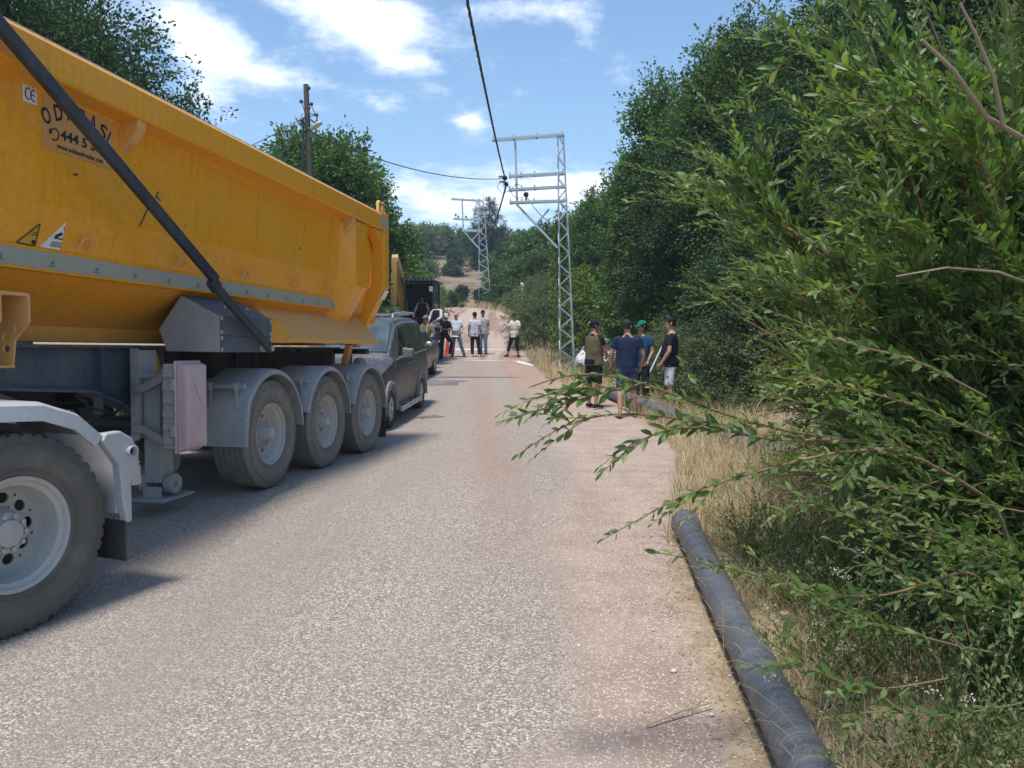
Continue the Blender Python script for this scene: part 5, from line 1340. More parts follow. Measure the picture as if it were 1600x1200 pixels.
# 4 the branches that reach out over the road
bp_ = at(1530, 765, 3.0); base4 = Vector((bp_.x+.25, 3.25, zg(bp_.x+.25, 3.25)))
root4 = empty('arching_shrub', base4, label='shrub whose long leafy branches arch out over the road in front of the four men', cat='bush')
r4 = np.random.default_rng(64); paths, ra, rb, LP, LD, LN, LL = [], [], [], [], [], [], []
def px_path(pts, n=16):
    w = np.array([tuple(at(u, v, Y)-base4) for u, v, Y in pts]); t = np.linspace(0, 1, len(w)); tt = np.linspace(0, 1, n)
    out = np.stack([np.interp(tt, t, w[:, k]) for k in range(3)], -1)
    sm = out.copy(); sm[1:-1] = (out[:-2]+out[1:-1]*2+out[2:])/4; sm[1:-1] = (sm[:-2]+sm[1:-1]*2+sm[2:])/4; return sm
BR = [  # photo pixels with their distances
 ([(1530, 770, 3.0), (1460, 722, 2.9), (1380, 692, 2.8), (1290, 684, 2.72), (1180, 668, 2.66), (1090, 632, 2.6), (1010, 597, 2.55), (940, 580, 2.52), (880, 583, 2.5), (830, 604, 2.48)], .0078, .0022, .05),
 ([(1300, 686, 2.72), (1200, 692, 2.66), (1120, 666, 2.6), (1040, 648, 2.56), (960, 644, 2.52), (900, 655, 2.5), (850, 682, 2.48), (812, 709, 2.46)], .006, .0018, .04),
 ([(1010, 598, 2.55), (950, 612, 2.52), (890, 628, 2.5), (830, 645, 2.48), (776, 660, 2.46)], .004, .0015, .02),
 ([(960, 605, 2.52), (910, 606, 2.5), (870, 612, 2.49), (835, 622, 2.48)], .003, .0012, .03),
 ([(1150, 676, 2.63), (1090, 668, 2.60), (1035, 672, 2.57), (990, 695, 2.54), (960, 720, 2.52), (940, 740, 2.5)], .0035, .0012, .10),
 ([(1400, 700, 2.8), (1300, 705, 2.7), (1220, 728, 2.62), (1140, 748, 2.56), (1070, 772, 2.5), (1010, 805, 2.46), (945, 841, 2.42)], .007, .0016, .06),
 ([(1480, 900, 2.75), (1380, 935, 2.65), (1290, 930, 2.55), (1190, 900, 2.48), (1110, 880, 2.44), (1020, 862, 2.40)], .005, .0014, .25),
 ([(1440, 860, 2.75), (1380, 830, 2.68), (1310, 800, 2.6), (1240, 770, 2.56), (1200, 745, 2.52)], .004, .0014, .10),
 ([(1500, 1010, 2.6), (1400, 985, 2.5), (1310, 955, 2.42), (1230, 915, 2.36), (1170, 860, 2.32)], .004, .0014, .15),
 ([(1480, 1060, 2.5), (1380, 1080, 2.4), (1290, 1060, 2.32), (1210, 1010, 2.26), (1170, 975, 2.22)], .0035, .0012, .2),
 ([(1560, 690, 3.0), (1450, 640, 2.9), (1350, 610, 2.82), (1280, 600, 2.76), (1190, 585, 2.7)], .006, .0016, .10),
 ([(1540, 620, 3.0), (1430, 560, 2.95), (1330, 540, 2.9), (1240, 500, 2.86), (1190, 480, 2.84)], .006, .0016, .15),
 ([(1380, 690, 2.8), (1330, 735, 2.72), (1290, 780, 2.66), (1250, 800, 2.62)], .0035, .0012, .1),
 ([(1420, 700, 2.82), (1350, 650, 2.76), (1290, 632, 2.72), (1230, 625, 2.68), (1185, 610, 2.65)], .0035, .0012, .1),
 ([(1600, 800, 2.9), (1500, 780, 2.8), (1400, 770, 2.7), (1320, 740, 2.62), (1250, 735, 2.58)], .004, .0014, .1),
 ([(1590, 880, 2.8), (1480, 840, 2.7), (1390, 800, 2.62), (1330, 790, 2.58)], .004, .0014, .1),
 ([(1590, 1100, 2.5), (1480, 1120, 2.4), (1380, 1110, 2.32), (1300, 1120, 2.28)], .004, .0014, .1),
 ([(1590, 960, 2.7), (1500, 930, 2.62), (1420, 905, 2.56), (1350, 870, 2.52), (1290, 840, 2.5)], .004, .0014, .1),
]
for k, (pts, r_a, r_b, stt) in enumerate(BR):
    p = px_path(pts); paths.append(p); ra.append(r_a); rb.append(r_b)
    a = shoot_leaves(r4, p, .019, .058, stt, .7, .08); 
    for x, y in zip((LP, LD, LN, LL), a): x.append(y)
    for j in range(5 if k < 2 else 3):                # short side twigs
        q = r4.integers(4, 13); d = unit(p[q+1]-p[q])+r4.normal(size=3)*.45; pt = shoot_pts(r4, p[q], d, r4.uniform(.10, .24), 6, .3)
        paths.append(pt); ra.append(.0018); rb.append(.0008); a = shoot_leaves(r4, pt, .019, .046, .1, .65, .08)
        for x, y in zip((LP, LD, LN, LL), a): x.append(y)
# stems that carry them to the ground, flowing into the branches
for k in (0, 6, 8, 16):
    q = paths[[i for i, p in enumerate(paths) if abs(ra[i]-BR[k][1]) < 1e-9 and np.allclose(p[0], np.array(at(*BR[k][0][0])-base4))][0]]; e, t1 = q[0], unit(q[0]-q[2])
    s0 = np.array([r4.normal()*.12, r4.normal()*.1, -.1]); c1 = s0+np.array([0, 0, .4]); c2 = e+t1*.32; t = np.linspace(0, 1, 16)[:, None]
    paths.append(s0*(1-t)**3+3*c1*t*(1-t)**2+3*c2*t*t*(1-t)+e*t**3); ra.append(.011); rb.append(BR[k][1])
P, D, N, L = (np.concatenate(x) for x in (LP, LD, LN, LL))
finish_shrub(root4, (P, D, N, L, .40), paths, ra, rb, 'shrub', r4, 300)

# thick pale branches seen inside the tall shrub
root5 = empty('bare_branch', at(1640, 240, 3.3), label='pale bare branch crossing the upper right corner through the leaves', cat='branch')
mb = MB(); o5 = Vector(root5.location)
for pts, r0, r1 in (([(1640, 240, 3.3), (1590, 212, 3.1), (1540, 182, 3.0), (1490, 110, 2.95), (1440, 62, 2.9)], .013, .006), ([(1568, 196, 3.0), (1552, 120, 2.95), (1525, 55, 2.9), (1500, 5, 2.88)], .009, .005), ([(1600, 440, 3.3), (1560, 425, 3.2), (1480, 418, 3.1), (1400, 432, 3.0)], .007, .003)):
    w = [at(*p)-o5 for p in pts]; mb = MB(); mb.tube(w, list(np.linspace(r0, r1, len(w))), 7); mb.build('limb', barkg, root5, smooth=60)

# ------------------------------------------------------------------ dry grass and weeds on the verge
def blades(r, X, Y, H, W, lean, mat, name, label, tip=.1, kind='stuff', bend=.6):
    n = len(X); Z = zland(X, Y)-.01; a = r.uniform(0, 2*pi, n); d = np.stack([np.cos(a), np.sin(a), np.zeros(n)], -1); s = np.stack([-np.sin(a), np.cos(a), np.zeros(n)], -1)
    ln = lean*r.uniform(.2, 1.5, n); P = np.stack([X, Y, Z], -1); v = []
    for t, w in ((0, 1), (.45, .8), (.8, .5), (1, tip)):
        c = P+np.array([0, 0, 1])*(H*t*(1-.25*ln*t))[:, None]+d*(H*ln*t**1.8)[:, None]; v += [c-s*(W*w)[:, None], c+s*(W*w)[:, None]]
    v = np.stack(v, 1); b = np.arange(n)[:, None]*8; q = np.concatenate([b+[[0, 1, 3, 2]], b+[[2, 3, 5, 4]], b+[[4, 5, 7, 6]]], 0)
    me = np_mesh(name, v.reshape(-1, 3), q); me.materials.append(mat); o = link(name, me); return tag(o, label, 'grass', kind=kind)
LM['straw'] = leafmat('dry_straw', [(0, (.32, .235, .12)), (.5, (.50, .40, .225)), (1, (.68, .58, .37))], .25, .7, (1.1, 1.05, .9))
LM['green'] = leafmat('weed_leaf', [(0, (.08, .115, .04)), (.6, (.15, .195, .065)), (1, (.26, .27, .11))], .3, .6)
gr = np.random.default_rng(71)
def strip(n, y0, y1, a, b, pw_=1.0, clump=0):
    y = y0+(y1-y0)*gr.random(n)**pw_; x = vedge(y)+a+(b-a)*gr.random(n)**1.0
    if clump:
        kx = np.sin(x*7.1+np.sin(y*5.3)*2)+np.sin(y*6.3+x*3.1)+gr.normal(size=n)*.7; m_ = kx > -.35; x, y = x[m_], y[m_]
    return x, y
x, y = strip(24000, 1.6, 6.5, .10, 1.9, 1.0, 1); blades(gr, x, y, gr.uniform(.06, .30, len(x)), gr.uniform(.0009, .0022, len(x)), .9, LM['straw'], 'dry_grass', 'straw-coloured dry grass beside the near pipe')
x, y = strip(26000, 5.5, 15, -.15, 2.8, 1.0, 1); blades(gr, x, y, gr.uniform(.12, .48, len(x)), gr.uniform(.0015, .0035, len(x)), .7, LM['straw'], 'dry_grass', 'tall pale dry grass between the two pipes and the bushes')
x, y = strip(26000, 14, 50, .0, 3.2, 1.0, 1); blades(gr, x, y, gr.uniform(.12, .42, len(x)), gr.uniform(.004, .008, len(x)), .6, LM['straw'], 'dry_grass', 'yellow dry grass along the verge under the near pylon')
y = gr.uniform(47, 60, 9000); x = gr.uniform(-9, 6, 9000); m_ = (x > vedge(y)+.2); x, y = x[m_], y[m_]
blades(gr, x, y, gr.uniform(.2, .7, len(x)), gr.uniform(.008, .014, len(x)), .6, LM['straw'], 'dry_grass', 'yellow dry grass bank round the far pylon foot')
y = gr.uniform(18, 60, 9000); x = ledge(y)-gr.uniform(0, 4, 9000); blades(gr, x, y, gr.uniform(.15, .5, len(x)), gr.uniform(.006, .011, len(x)), .6, LM['straw'], 'dry_grass', 'dry grass left of the road behind the vehicles')
# long loose stems that lie over the near pipe
mb_paths, A_, B_ = [], [], []
for i in range(85):
    yy = gr.uniform(2.3, 5.4); xx = float(np.interp(yy, [a0.y, b0.y], [a0.x, b0.x])) if a0.y < b0.y else float(np.interp(yy, [b0.y, a0.y], [b0.x, a0.x])); xx += gr.normal()*.22+.10; z0 = zg(xx, yy)
    an = gr.uniform(0, 6.28); Ls = gr.uniform(.2, .55); h = gr.uniform(.05, .24); t = np.linspace(0, 1, 7); mb_paths.append(np.stack([xx+cos(an)*Ls*(t-.3), yy+sin(an)*Ls*(t-.3), z0+.01+h*np.sin(t*2.3)+.16*(abs(gr.normal())*.5)*t], -1)); A_.append(.0014); B_.append(.0006)
co, q = tubes_np(mb_paths, A_, B_, 3); me = np_mesh('straw_stems', co, q); me.materials.append(LM['straw']); o = link('straw_stems', me); tag(o, 'loose dry stems lying over the near pipe', 'grass', kind='stuff')
# leafy green weeds: low stems with small leaves
def weeds(n, y0, y1, a, b, h, label, L=.022, per=22, leaf='green', cl=1):
    x, y = strip(n, y0, y1, a, b, 1.0, cl); P, D, N, Ls, pa, r0, r1 = [], [], [], [], [], [], []
    for X, Y in zip(x, y):
        base = np.array([X, Y, zg(X, Y)]); H = h*gr.uniform(.5, 1.3); pt = shoot_pts(gr, base, np.array([gr.normal()*.5-.15, gr.normal()*.5-.1, 1.0]), H, 6, .3, .1)
        aa = shoot_leaves(gr, pt, H/per, L, .1, .9); P.append(aa[0]); D.append(aa[1]); N.append(aa[2]); Ls.append(aa[3]); pa.append(pt); r0.append(.0022); r1.append(.0008)
    P, D, N, Ls = (np.concatenate(q_) for q_ in (P, D, N, Ls)); v, q, t = leaf_arrays(P, D, N, Ls, Ls*.5); co, q2 = tubes_np(pa, r0, r1, 3)
    me = np_mesh('weeds', np.concatenate([v, co]), q2+len(v), t); me.materials.append(LM[leaf]); o = link('weeds', me); tag(o, label, 'weeds', kind='stuff'); return pa
wp = weeds(2600, 1.7, 5.5, .36, 1.9, .55, 'green weeds with small leaves at the lower right corner beside the pipe', .030)
weeds(900, 4.5, 11, .7, 3.0, .5, 'green weeds among the dry grass behind the near pipe', .035)
weeds(1200, 14, 34, .8, 4.0, .7, 'grey-green weeds under the pylon', .07, 14, 'olive')
# white flower heads on the weeds
fl = []; 
for p in wp:
    if gr.random() < .11: fl.append(p[-1])
fl = np.array(fl); nf = 26; c = np.repeat(fl, nf, 0)+gr.normal(size=(len(fl)*nf, 3))*np.array([.014, .014, .008]); v, q, t = leaf_arrays(c, rdir(gr, len(c)), unit(np.array([0, 0, 1.0])+rdir(gr, len(c))*.6), np.full(len(c), .009), np.full(len(c), .007))
me = np_mesh('flower_heads', v, q, t); me.materials.append(leafmat('cream_petal', [(0, (.45, .43, .30)), (1, (.66, .64, .52))], .2, .7, (1, 1, .9))); o = link('flower_heads', me); tag(o, 'cream white flower heads on the weeds at the lower right', 'flowers', kind='stuff')
# loose stones and chips
def stones(n, xy, s0, s1, mat, name, label):
    base = np.array([(1, 0, -.2), (-.4, .9, -.2), (-.5, -.8, -.2), (.25, .15, .6), (-.55, .05, .35)]); fc = np.array([(0, 1, 3), (1, 4, 3), (1, 2, 4), (2, 3, 4), (2, 0, 3)])
    x, y = xy; n = len(x); a = gr.uniform(0, 6.28, n); s = s0+(s1-s0)*gr.random(n)**3; z = zland(x, y)+.002
    b = base[None]*gr.uniform(.6, 1.3, (n, 5, 3)); c, s_ = np.cos(a)[:, None], np.sin(a)[:, None]
    v = np.stack([b[..., 0]*c-b[..., 1]*s_, b[..., 0]*s_+b[..., 1]*c, b[..., 2]], -1)*s[:, None, None]+np.stack([x, y, z], -1)[:, None]
    me = np_mesh(name, v.reshape(-1, 3), None, (fc[None]+np.arange(n)[:, None, None]*5).reshape(-1, 3)); me.materials.append(mat); o = link(name, me); tag(o, label, 'gravel', kind='stuff')
y = 1.8+gr.random(9000)**1.5*12; x = redge(y)-.5+(vedge(y)+.25-redge(y)+.5)*gr.random(9000)
stones(9000, (x, y), .002, .009, leafmat('loose_chip', [(0, (.22, .15, .12)), (.5, (.42, .33, .27)), (1, (.68, .60, .52))], 0, .9), 'gravel', 'loose pinkish chips scattered on the dirt shoulder')
# flat straw litter at the edge of the verge
n = 5200; y = 1.8+gr.random(n)*7; x = vedge(y)+.12+gr.normal(size=n)*.20; kk_ = np.sin(y*9+np.sin(x*23))+gr.normal(size=n)*.6 > -.2; x, y = x[kk_], y[kk_]; n = len(x); P = np.stack([x, y, zland(x, y)+.006], -1); a = gr.uniform(0, 6.28, n)
v, q, t = leaf_arrays(P, np.stack([np.cos(a), np.sin(a), gr.normal(size=n)*.12+.1], -1), unit(np.array([0, 0, 1.0])+rdir(gr, n)*.3), gr.uniform(.012, .05, n), gr.uniform(.002, .005, n))
me = np_mesh('straw_litter', v, q, t); me.materials.append(LM['straw']); o = link('straw_litter', me); tag(o, 'dry straw and leaf litter along the edge of the dirt', 'litter', kind='stuff')
# ------------------------------------------------------------------ cars
def bool_cut(o, cutter_mb):
    c = cutter_mb.build('cutter', M['under']); m_ = o.modifiers.new('cut', 'BOOLEAN'); m_.object = c; m_.operation = 'DIFFERENCE'; m_.solver = 'EXACT'
    dg = bpy.context.evaluated_depsgraph_get(); me = bpy.data.meshes.new_from_object(o.evaluated_get(dg)); o.modifiers.clear(); o.data = me
    bpy.data.objects.remove(c)
def car_wheel(root, x, y, R, w, mat_rim, out):
    """out = +1: the outer face looks to +x"""
    mb = MB(); h = w/2
    mb.lathe([(-h*.8, R*.62), (-h, R*.72), (-h*.95, R*.94), (-h*.7, R), (-h*.3, R), (-h*.27, R-.008), (-h*.2, R-.008), (-h*.17, R), (h*.17, R), (h*.2, R-.008), (h*.27, R-.008), (h*.3, R), (h*.7, R), (h*.95, R*.94), (h, R*.72), (h*.8, R*.62)], 40)
    ty = mb.build('wheel', M['tyre_dark'], root, smooth=40); ty.location = (x, y, R); ty.rotation_euler = (0, 0, 0 if out > 0 else pi)
    mb = MB(); mb.lathe([(h*.8, R*.64), (h*.86, R*.63), (h*.7, R*.57), (-h*.2, R*.55), (-h*.2, .01)], 36)
    for k in range(5):
        a = 2*pi*k/5; c, s = cos(a), sin(a); mb.bar((h*.55, c*.04, s*.04), (h*.72, c*R*.58, s*R*.58), .075, .03, hint=(1, 0, 0))
    mb.lathe([(h*.2, R*.16), (h*.62, R*.15), (h*.68, R*.08), (h*.68, .001)], 16); mb.build('rim', mat_rim, ty, smooth=35)
class Car:
    """body from stations along y: (y, width scale, sill z, belt z, top z, top width)"""
    def __init__(s, st, hw): s.st = st; s.hw = hw
    def sec(s, y):
        a = np.array(s.st); v = [np.interp(y, a[:, 0], a[:, k]) for k in range(1, 6)]
        w, zs, zb, zt, tw = v; w *= s.hw
        return [(w*.80, zs), (w*.95, zs+.07), (w, zs+(zb-zs)*.40), (w*.995, zs+(zb-zs)*.72), (w*.955, zb), (tw*s.hw*1.0, zb+(zt-zb)*.86), (tw*s.hw*.84, zt-.015*(zt-zb)), (0, zt+.012)]
    def body(s):
        ys = []
        for (a, b) in zip(s.st, s.st[1:]): ys += list(np.linspace(a[0], b[0], 4)[:-1])
        ys.append(s.st[-1][0]); rings = []
        for y in ys:
            h = s.sec(y); rings.append([Vector((x, y, z)) for x, z in h]+[Vector((-x, y, z)) for x, z in reversed(h[:-1])])
        mb = MB(); mb.loft(rings); return mb
    def side(s, y, f, sd=1, off=.006):
        h = s.sec(y); a, b = h[4], h[5]; x = a[0]+(b[0]-a[0])*f; z = a[1]+(b[1]-a[1])*f
        n = Vector((b[1]-a[1], 0, a[0]-b[0])).normalized() if b[1]-a[1] > .05 else Vector((1, 0, 0))
        return Vector(((x+n.x*off)*sd, y, z+n.z*off))
    def low(s, y, z, sd=1, off=.004):
        h = s.sec(y); xs = [q[0] for q in h[:5]]; zs = [q[1] for q in h[:5]]; return Vector(((float(np.interp(z, zs, xs))+off)*sd, y, z))
    def window(s, mb, pts, sd):
        """pts: outline in (y, fraction of belt-to-roof); split in strips so it follows the side"""
        n = len(pts); out = [s.side(y, f, sd, .006) for y, f in pts]; inn = [s.side(y, f, sd, -.01) for y, f in pts]; mb.loft([inn, out])
    def seam(s, mb, pts, sd, w=.008):
        for (y0, z0), (y1, z1) in zip(pts, pts[1:]): mb.bar(s.low(y0, z0, sd, .0), s.low(y1, z1, sd, .0), w, .006, hint=(0, 1, 0))
def dark_wells(o, ys, R, hw):
    mb = MB()
    for y in ys:
        for sd in (-1, 1): mb.lathe([(-.16*1, .001), (-.16, R*1.17), (.16, R*1.17), (.16, .001)], 28, (sd*(hw-.10), y, R))
    bool_cut(o, mb)
blackp = painted('dusty_black_car_paint', (.03, .036, .046), dust=(.25, .245, .24), amount=.3, rough=.30, scale=1.5, spec=.4)
darkp = painted('dark_grey_car_paint', (.03, .034, .042), dust=(.24, .23, .22), amount=.2, rough=.22, scale=1.5, spec=.6)
whitep = painted('white_car_paint', (.66, .67, .68), dust=(.5, .48, .45), amount=.15, rough=.25)
gl = glass_mat('tinted_window', (.02, .03, .032)); trimg = painted('grey_plastic_trim', (.13, .135, .14), dust=(.26, .25, .24), amount=.35, rough=.6)
glclear = glass_mat('dark_open_window', (.006, .007, .008), .3)
silver = painted('silver_trim', (.45, .46, .48), dust=(.4, .38, .36), amount=.3, rough=.35, metal=.6)

# black van
vF = Vector((-1.99, 12.62)); vR = Vector((-1.80, 15.28)); dv = (vR-vF).normalized(); wb = (vR-vF).length
ang = math.atan2(-dv.x, dv.y)
vc = vF-Vector((dv.y, -dv.x))*.87
van = empty('van', (vc.x, vc.y, zg(vc.x+.8, vc.y)-.005), ang, 'dusty black van with a silver side step parked behind the yellow trailer', 'van')
van.rotation_euler = (math.atan2(zg(-1.8, 15.28)-zg(-1.99, 12.62), wb), 0, ang)
V = Car([(-.88, .78, .30, .58, .66, .50), (-.82, .90, .24, .74, .80, .66), (-.45, .97, .21, .90, .96, .78), (.30, 1, .20, 1.06, 1.10, .84), (.42, 1, .20, 1.09, 1.20, .85), (1.18, 1, .20, 1.13, 1.74, .80), (1.7, 1, .20, 1.14, 1.80, .80), (2.9, 1, .20, 1.15, 1.80, .79), (3.42, .99, .22, 1.15, 1.76, .77), (3.55, .96, .28, 1.10, 1.62, .74), (3.60, .93, .34, 1.0, 1.2, .72)], .87)
vb = V.body().build('body', blackp, van, smooth=32); dark_wells(vb, (0, wb), .315, .87)
for y in (0, wb):
    for sd in (1, -1): car_wheel(van, sd*.775, y, .315, .20, silver, sd)
for sd in (1, -1):
    mb = MB(); V.window(mb, [(.72, .04), (1.52, .04), (1.52, .90), (1.20, .90), (1.02, .62)], sd); mb.build('front_window', glclear, van)
    mb = MB(); V.window(mb, [(1.62, .04), (2.55, .04), (2.55, .92), (1.62, .92)], sd); V.window(mb, [(2.60, .04), (3.30, .04), (3.22, .92), (2.60, .92)], sd); mb.build('rear_window', gl, van)
    mb = MB(); mb.bar(V.side(.55, -.02, sd, .008), V.side(3.35, -.02, sd, .008), .012, .022); mb.build('window_trim', silver, van)
    for y, y0, y1 in ((0, -.5, .5), (wb, wb-.5, wb+.5)):
        mb = MB(); rr = []
        for a in np.linspace(-.15, pi+.15, 18):
            ring = []
            for r_, x in ((.37, .875), (.42, .905), (.47, .885), (.47, .84), (.37, .80)): ring.append((sd*x, y+cos(a)*r_, .315+sin(a)*r_))
            rr.append(ring)
        mb.loft(rr); mb.build('wheel_arch', trimg, van, smooth=40)
    mb = MB(); mb.tube([(sd*.93, .42, .27), (sd*.95, .50, .26), (sd*.95, wb-.52, .26), (sd*.93, wb-.44, .27)], [(.03, .045)]*4, 8); 
    for y in (.7, 1.9): mb.box((sd*.88, y, .26), (.14, .05, .03))
    mb.build('side_step', silver, van, smooth=50)
    mb = MB(); V.seam(mb, [(.52, .34), (.50, .70), (.56, 1.05)], sd); V.seam(mb, [(1.57, .26), (1.57, 1.12)], sd); V.seam(mb, [(2.58, .6), (2.58, 1.12)], sd); V.seam(mb, [(.55, .36), (1.57, .28), (2.2, .30)], sd); V.seam(mb, [(1.6, .72), (3.4, .72)], sd); mb.build('door_seam', M['under'], van)
    mb = MB(); 
    for y in (1.35, 1.75): mb.tube([V.low(y, .98, sd, .0), V.low(y+.02, .985, sd, .035), V.low(y+.16, .985, sd, .035), V.low(y+.18, .98, sd, .0)], .014, 6)
    mb.build('door_handle', silver if False else blackp, van)
    mb = MB(); mb.loft([[Vector((sd*(x0), y0, z0)) for x0, y0, z0 in r] for r in ([(.90, .84, 1.09), (.90, .84, 1.30), (1.09, .86, 1.28), (1.09, .86, 1.11)], [(.90, .76, 1.11), (.90, .76, 1.28), (1.07, .78, 1.26), (1.07, .78, 1.13)])]); mb.box((sd*.88, .84, 1.12), (.12, .05, .05)); mb.build('mirror', trimg, van, bevel=.015)
    mb = MB(); mb.tube([(sd*.62, 1.25, 1.80), (sd*.62, 1.32, 1.87), (sd*.62, 2.2, 1.90), (sd*.61, 3.2, 1.88), (sd*.60, 3.3, 1.81)], .022, 8); mb.build('roof_rail', silver, van, smooth=50)
    mb = MB(); mb.loft([[V.low(-.80, .70, sd, .004), V.low(-.80, .55, sd, .006), V.low(-.45, .66, sd, .006), V.low(-.40, .82, sd, .004)], [V.low(-.80, .70, sd, -.02), V.low(-.80, .55, sd, -.02), V.low(-.45, .66, sd, -.02), V.low(-.40, .82, sd, -.02)]]); mb.build('headlight', M['lens_white'], van)
mb = MB(); g0 = [(-.70, .46, 1.225), (.70, .46, 1.225), (.62, 1.13, 1.715), (-.62, 1.13, 1.715)]; mb.loft([[(x, y, z-.03) for x, y, z in g0], [(x, y-.012, z+.018) for x, y, z in g0]]); mb.build('windscreen', glass_mat('sky_reflecting_glass', (.05, .07, .08), .03), van)
mb = MB(); mb.box2((-.60, 1.35, 1.845), (.60, 1.40, 1.875)); mb.box2((-.60, 2.9, 1.85), (.60, 2.95, 1.88)); mb.build('roof_bar', silver, van)
mb = MB(); mb.box2((-.5, -.90, .42), (.5, -.87, .62)); mb.box2((-.55, -.91, .24), (.55, -.86, .36)); mb.build('grille', M['under'], van)

# dark grey sedan behind the van
sF = Vector((-2.47, 20.6)); sR = Vector((-2.33, 23.25)); dv = (sR-sF).normalized(); wbs = (sR-sF).length; ang = math.atan2(-dv.x, dv.y); sc = sF-Vector((dv.y, -dv.x))*.87
sed = empty('sedan', (sc.x, sc.y, zg(sc.x, sc.y)), ang, 'dark grey sedan parked behind the black van', 'car')
sed.rotation_euler = (math.atan2(zg(-2.33, 23.25)-zg(-2.47, 20.6), wbs), 0, ang)
S_ = Car([(-.85, .75, .30, .52, .58, .5), (-.78, .92, .22, .66, .70, .7), (-.3, .98, .19, .80, .85, .8), (.45, 1, .19, .90, .94, .84), (.60, 1, .19, .92, 1.0, .84), (1.35, 1, .19, .96, 1.40, .70), (1.9, 1, .19, .97, 1.45, .70), (2.5, 1, .20, .98, 1.40, .69), (3.15, 1, .21, .99, 1.08, .75), (3.5, .97, .24, .97, 1.03, .76), (3.66, .92, .32, .86, .92, .7)], .87)
sb = S_.body().build('body', darkp, sed, smooth=32); dark_wells(sb, (0, wbs), .31, .87)
for y in (0, wbs):
    for sd in (1, -1): car_wheel(sed, sd*.77, y, .31, .20, silver, sd)
for sd in (1, -1):
    mb = MB(); S_.window(mb, [(.95, .06), (1.62, .06), (1.62, .90), (1.38, .88), (1.2, .60)], sd); S_.window(mb, [(1.70, .06), (2.50, .06), (2.62, .25), (2.38, .88), (1.70, .90)], sd); mb.build('side_window', glclear, sed)
    mb = MB(); mb.bar(S_.side(.85, -.02, sd, .008), S_.side(2.7, -.02, sd, .008), .01, .018); mb.build('window_trim', silver, sed)
    mb = MB(); S_.seam(mb, [(.75, .3), (.72, .88)], sd); S_.seam(mb, [(1.66, .26), (1.66, .96)], sd); S_.seam(mb, [(2.45, .62), (2.60, .96)], sd); mb.build('door_seam', M['under'], sed)
    mb = MB(); mb.sphere((sd*.96, .98, 1.0), (.10, .06, .075), 12, 8); mb.box((sd*.88, .99, .96), (.1, .03, .03)); mb.build('mirror', silver, sed, smooth=60)
    mb = MB(); 
    for y in (1.45, 2.35): mb.tube([S_.low(y, .82, sd, 0), S_.low(y+.02, .825, sd, .03), S_.low(y+.14, .825, sd, .03), S_.low(y+.16, .82, sd, 0)], .012, 6)
    mb.build('door_handle', darkp, sed)
    mb = MB(); mb.loft([[S_.low(-.72, z, sd, o_) if k else S_.low(-.35, z+.06, sd, o_) for k, z in ((1, .62), (1, .48), (0, .50), (0, .68))] for o_ in (-.02, .006)]); mb.build('headlight', M['lens_white'], sed)
mb = MB(); g0 = [(-.68, .66, 1.03), (.68, .66, 1.03), (.55, 1.32, 1.40), (-.55, 1.32, 1.40)]; mb.loft([[(x, y, z-.03) for x, y, z in g0], [(x, y-.01, z+.016) for x, y, z in g0]]); mb.build('windscreen', gl, sed)

# white car on the lower ground by the pylon
wc = at(934, 588, 29.6); wc.z = zg(wc.x, wc.y)
whc = empty('hatchback', wc, rad(-14), 'white car with a black front half hidden behind the men by the pylon', 'car')
H_ = Car([(-.80, .78, .28, .55, .62, .5), (-.74, .92, .22, .70, .76, .7), (-.3, .98, .2, .84, .90, .8), (.35, 1, .2, .94, .98, .84), (.48, 1, .2, .96, 1.04, .84), (1.15, 1, .2, 1.0, 1.44, .74), (1.7, 1, .2, 1.02, 1.50, .74), (2.7, 1, .22, 1.02, 1.46, .73), (3.1, .97, .28, 1.0, 1.2, .7), (3.2, .93, .34, .9, 1.0, .68)], .86)
hb = H_.body().build('body', whitep, whc, smooth=32); dark_wells(hb, (0, 2.5), .31, .86)
for y in (0, 2.5):
    for sd in (1, -1): car_wheel(whc, sd*.76, y, .31, .2, silver, sd)
for sd in (1, -1):
    mb = MB(); H_.window(mb, [(.85, .06), (1.5, .06), (1.5, .9), (1.2, .88)], sd); H_.window(mb, [(1.58, .06), (2.6, .06), (2.5, .88), (1.58, .9)], sd); mb.build('side_window', gl, whc)
    mb = MB(); mb.sphere((sd*.95, .80, 1.03), (.1, .06, .08), 12, 8); mb.build('mirror', blackp, whc, smooth=60)
    mb = MB(); mb.box((sd*.58, -.765, .62), (.30, .06, .11)); mb.build('headlight', M['lens_white'], whc, bevel=.02)
mb = MB(); g0 = [(-.68, .52, 1.07), (.68, .52, 1.07), (.58, 1.12, 1.44), (-.58, 1.12, 1.44)]; mb.loft([[(x, y, z-.03) for x, y, z in g0], [(x, y-.01, z+.018) for x, y, z in g0]]); mb.build('windscreen', glass_mat('sky_glass', (.05, .07, .08), .02), whc)
mb = MB(); mb.box2((-.70, -.84, .24), (.70, -.78, .54)); mb.build('grille', blackp, whc, bevel=.02)
mb = MB()
for z in (.33, .42): mb.box2((-.62, -.855, z), (.62, -.838, z+.015))
mb.box2((-.26, -.86, .45), (.26, -.845, .55)); mb.build('number_plate', M['white'], whc)

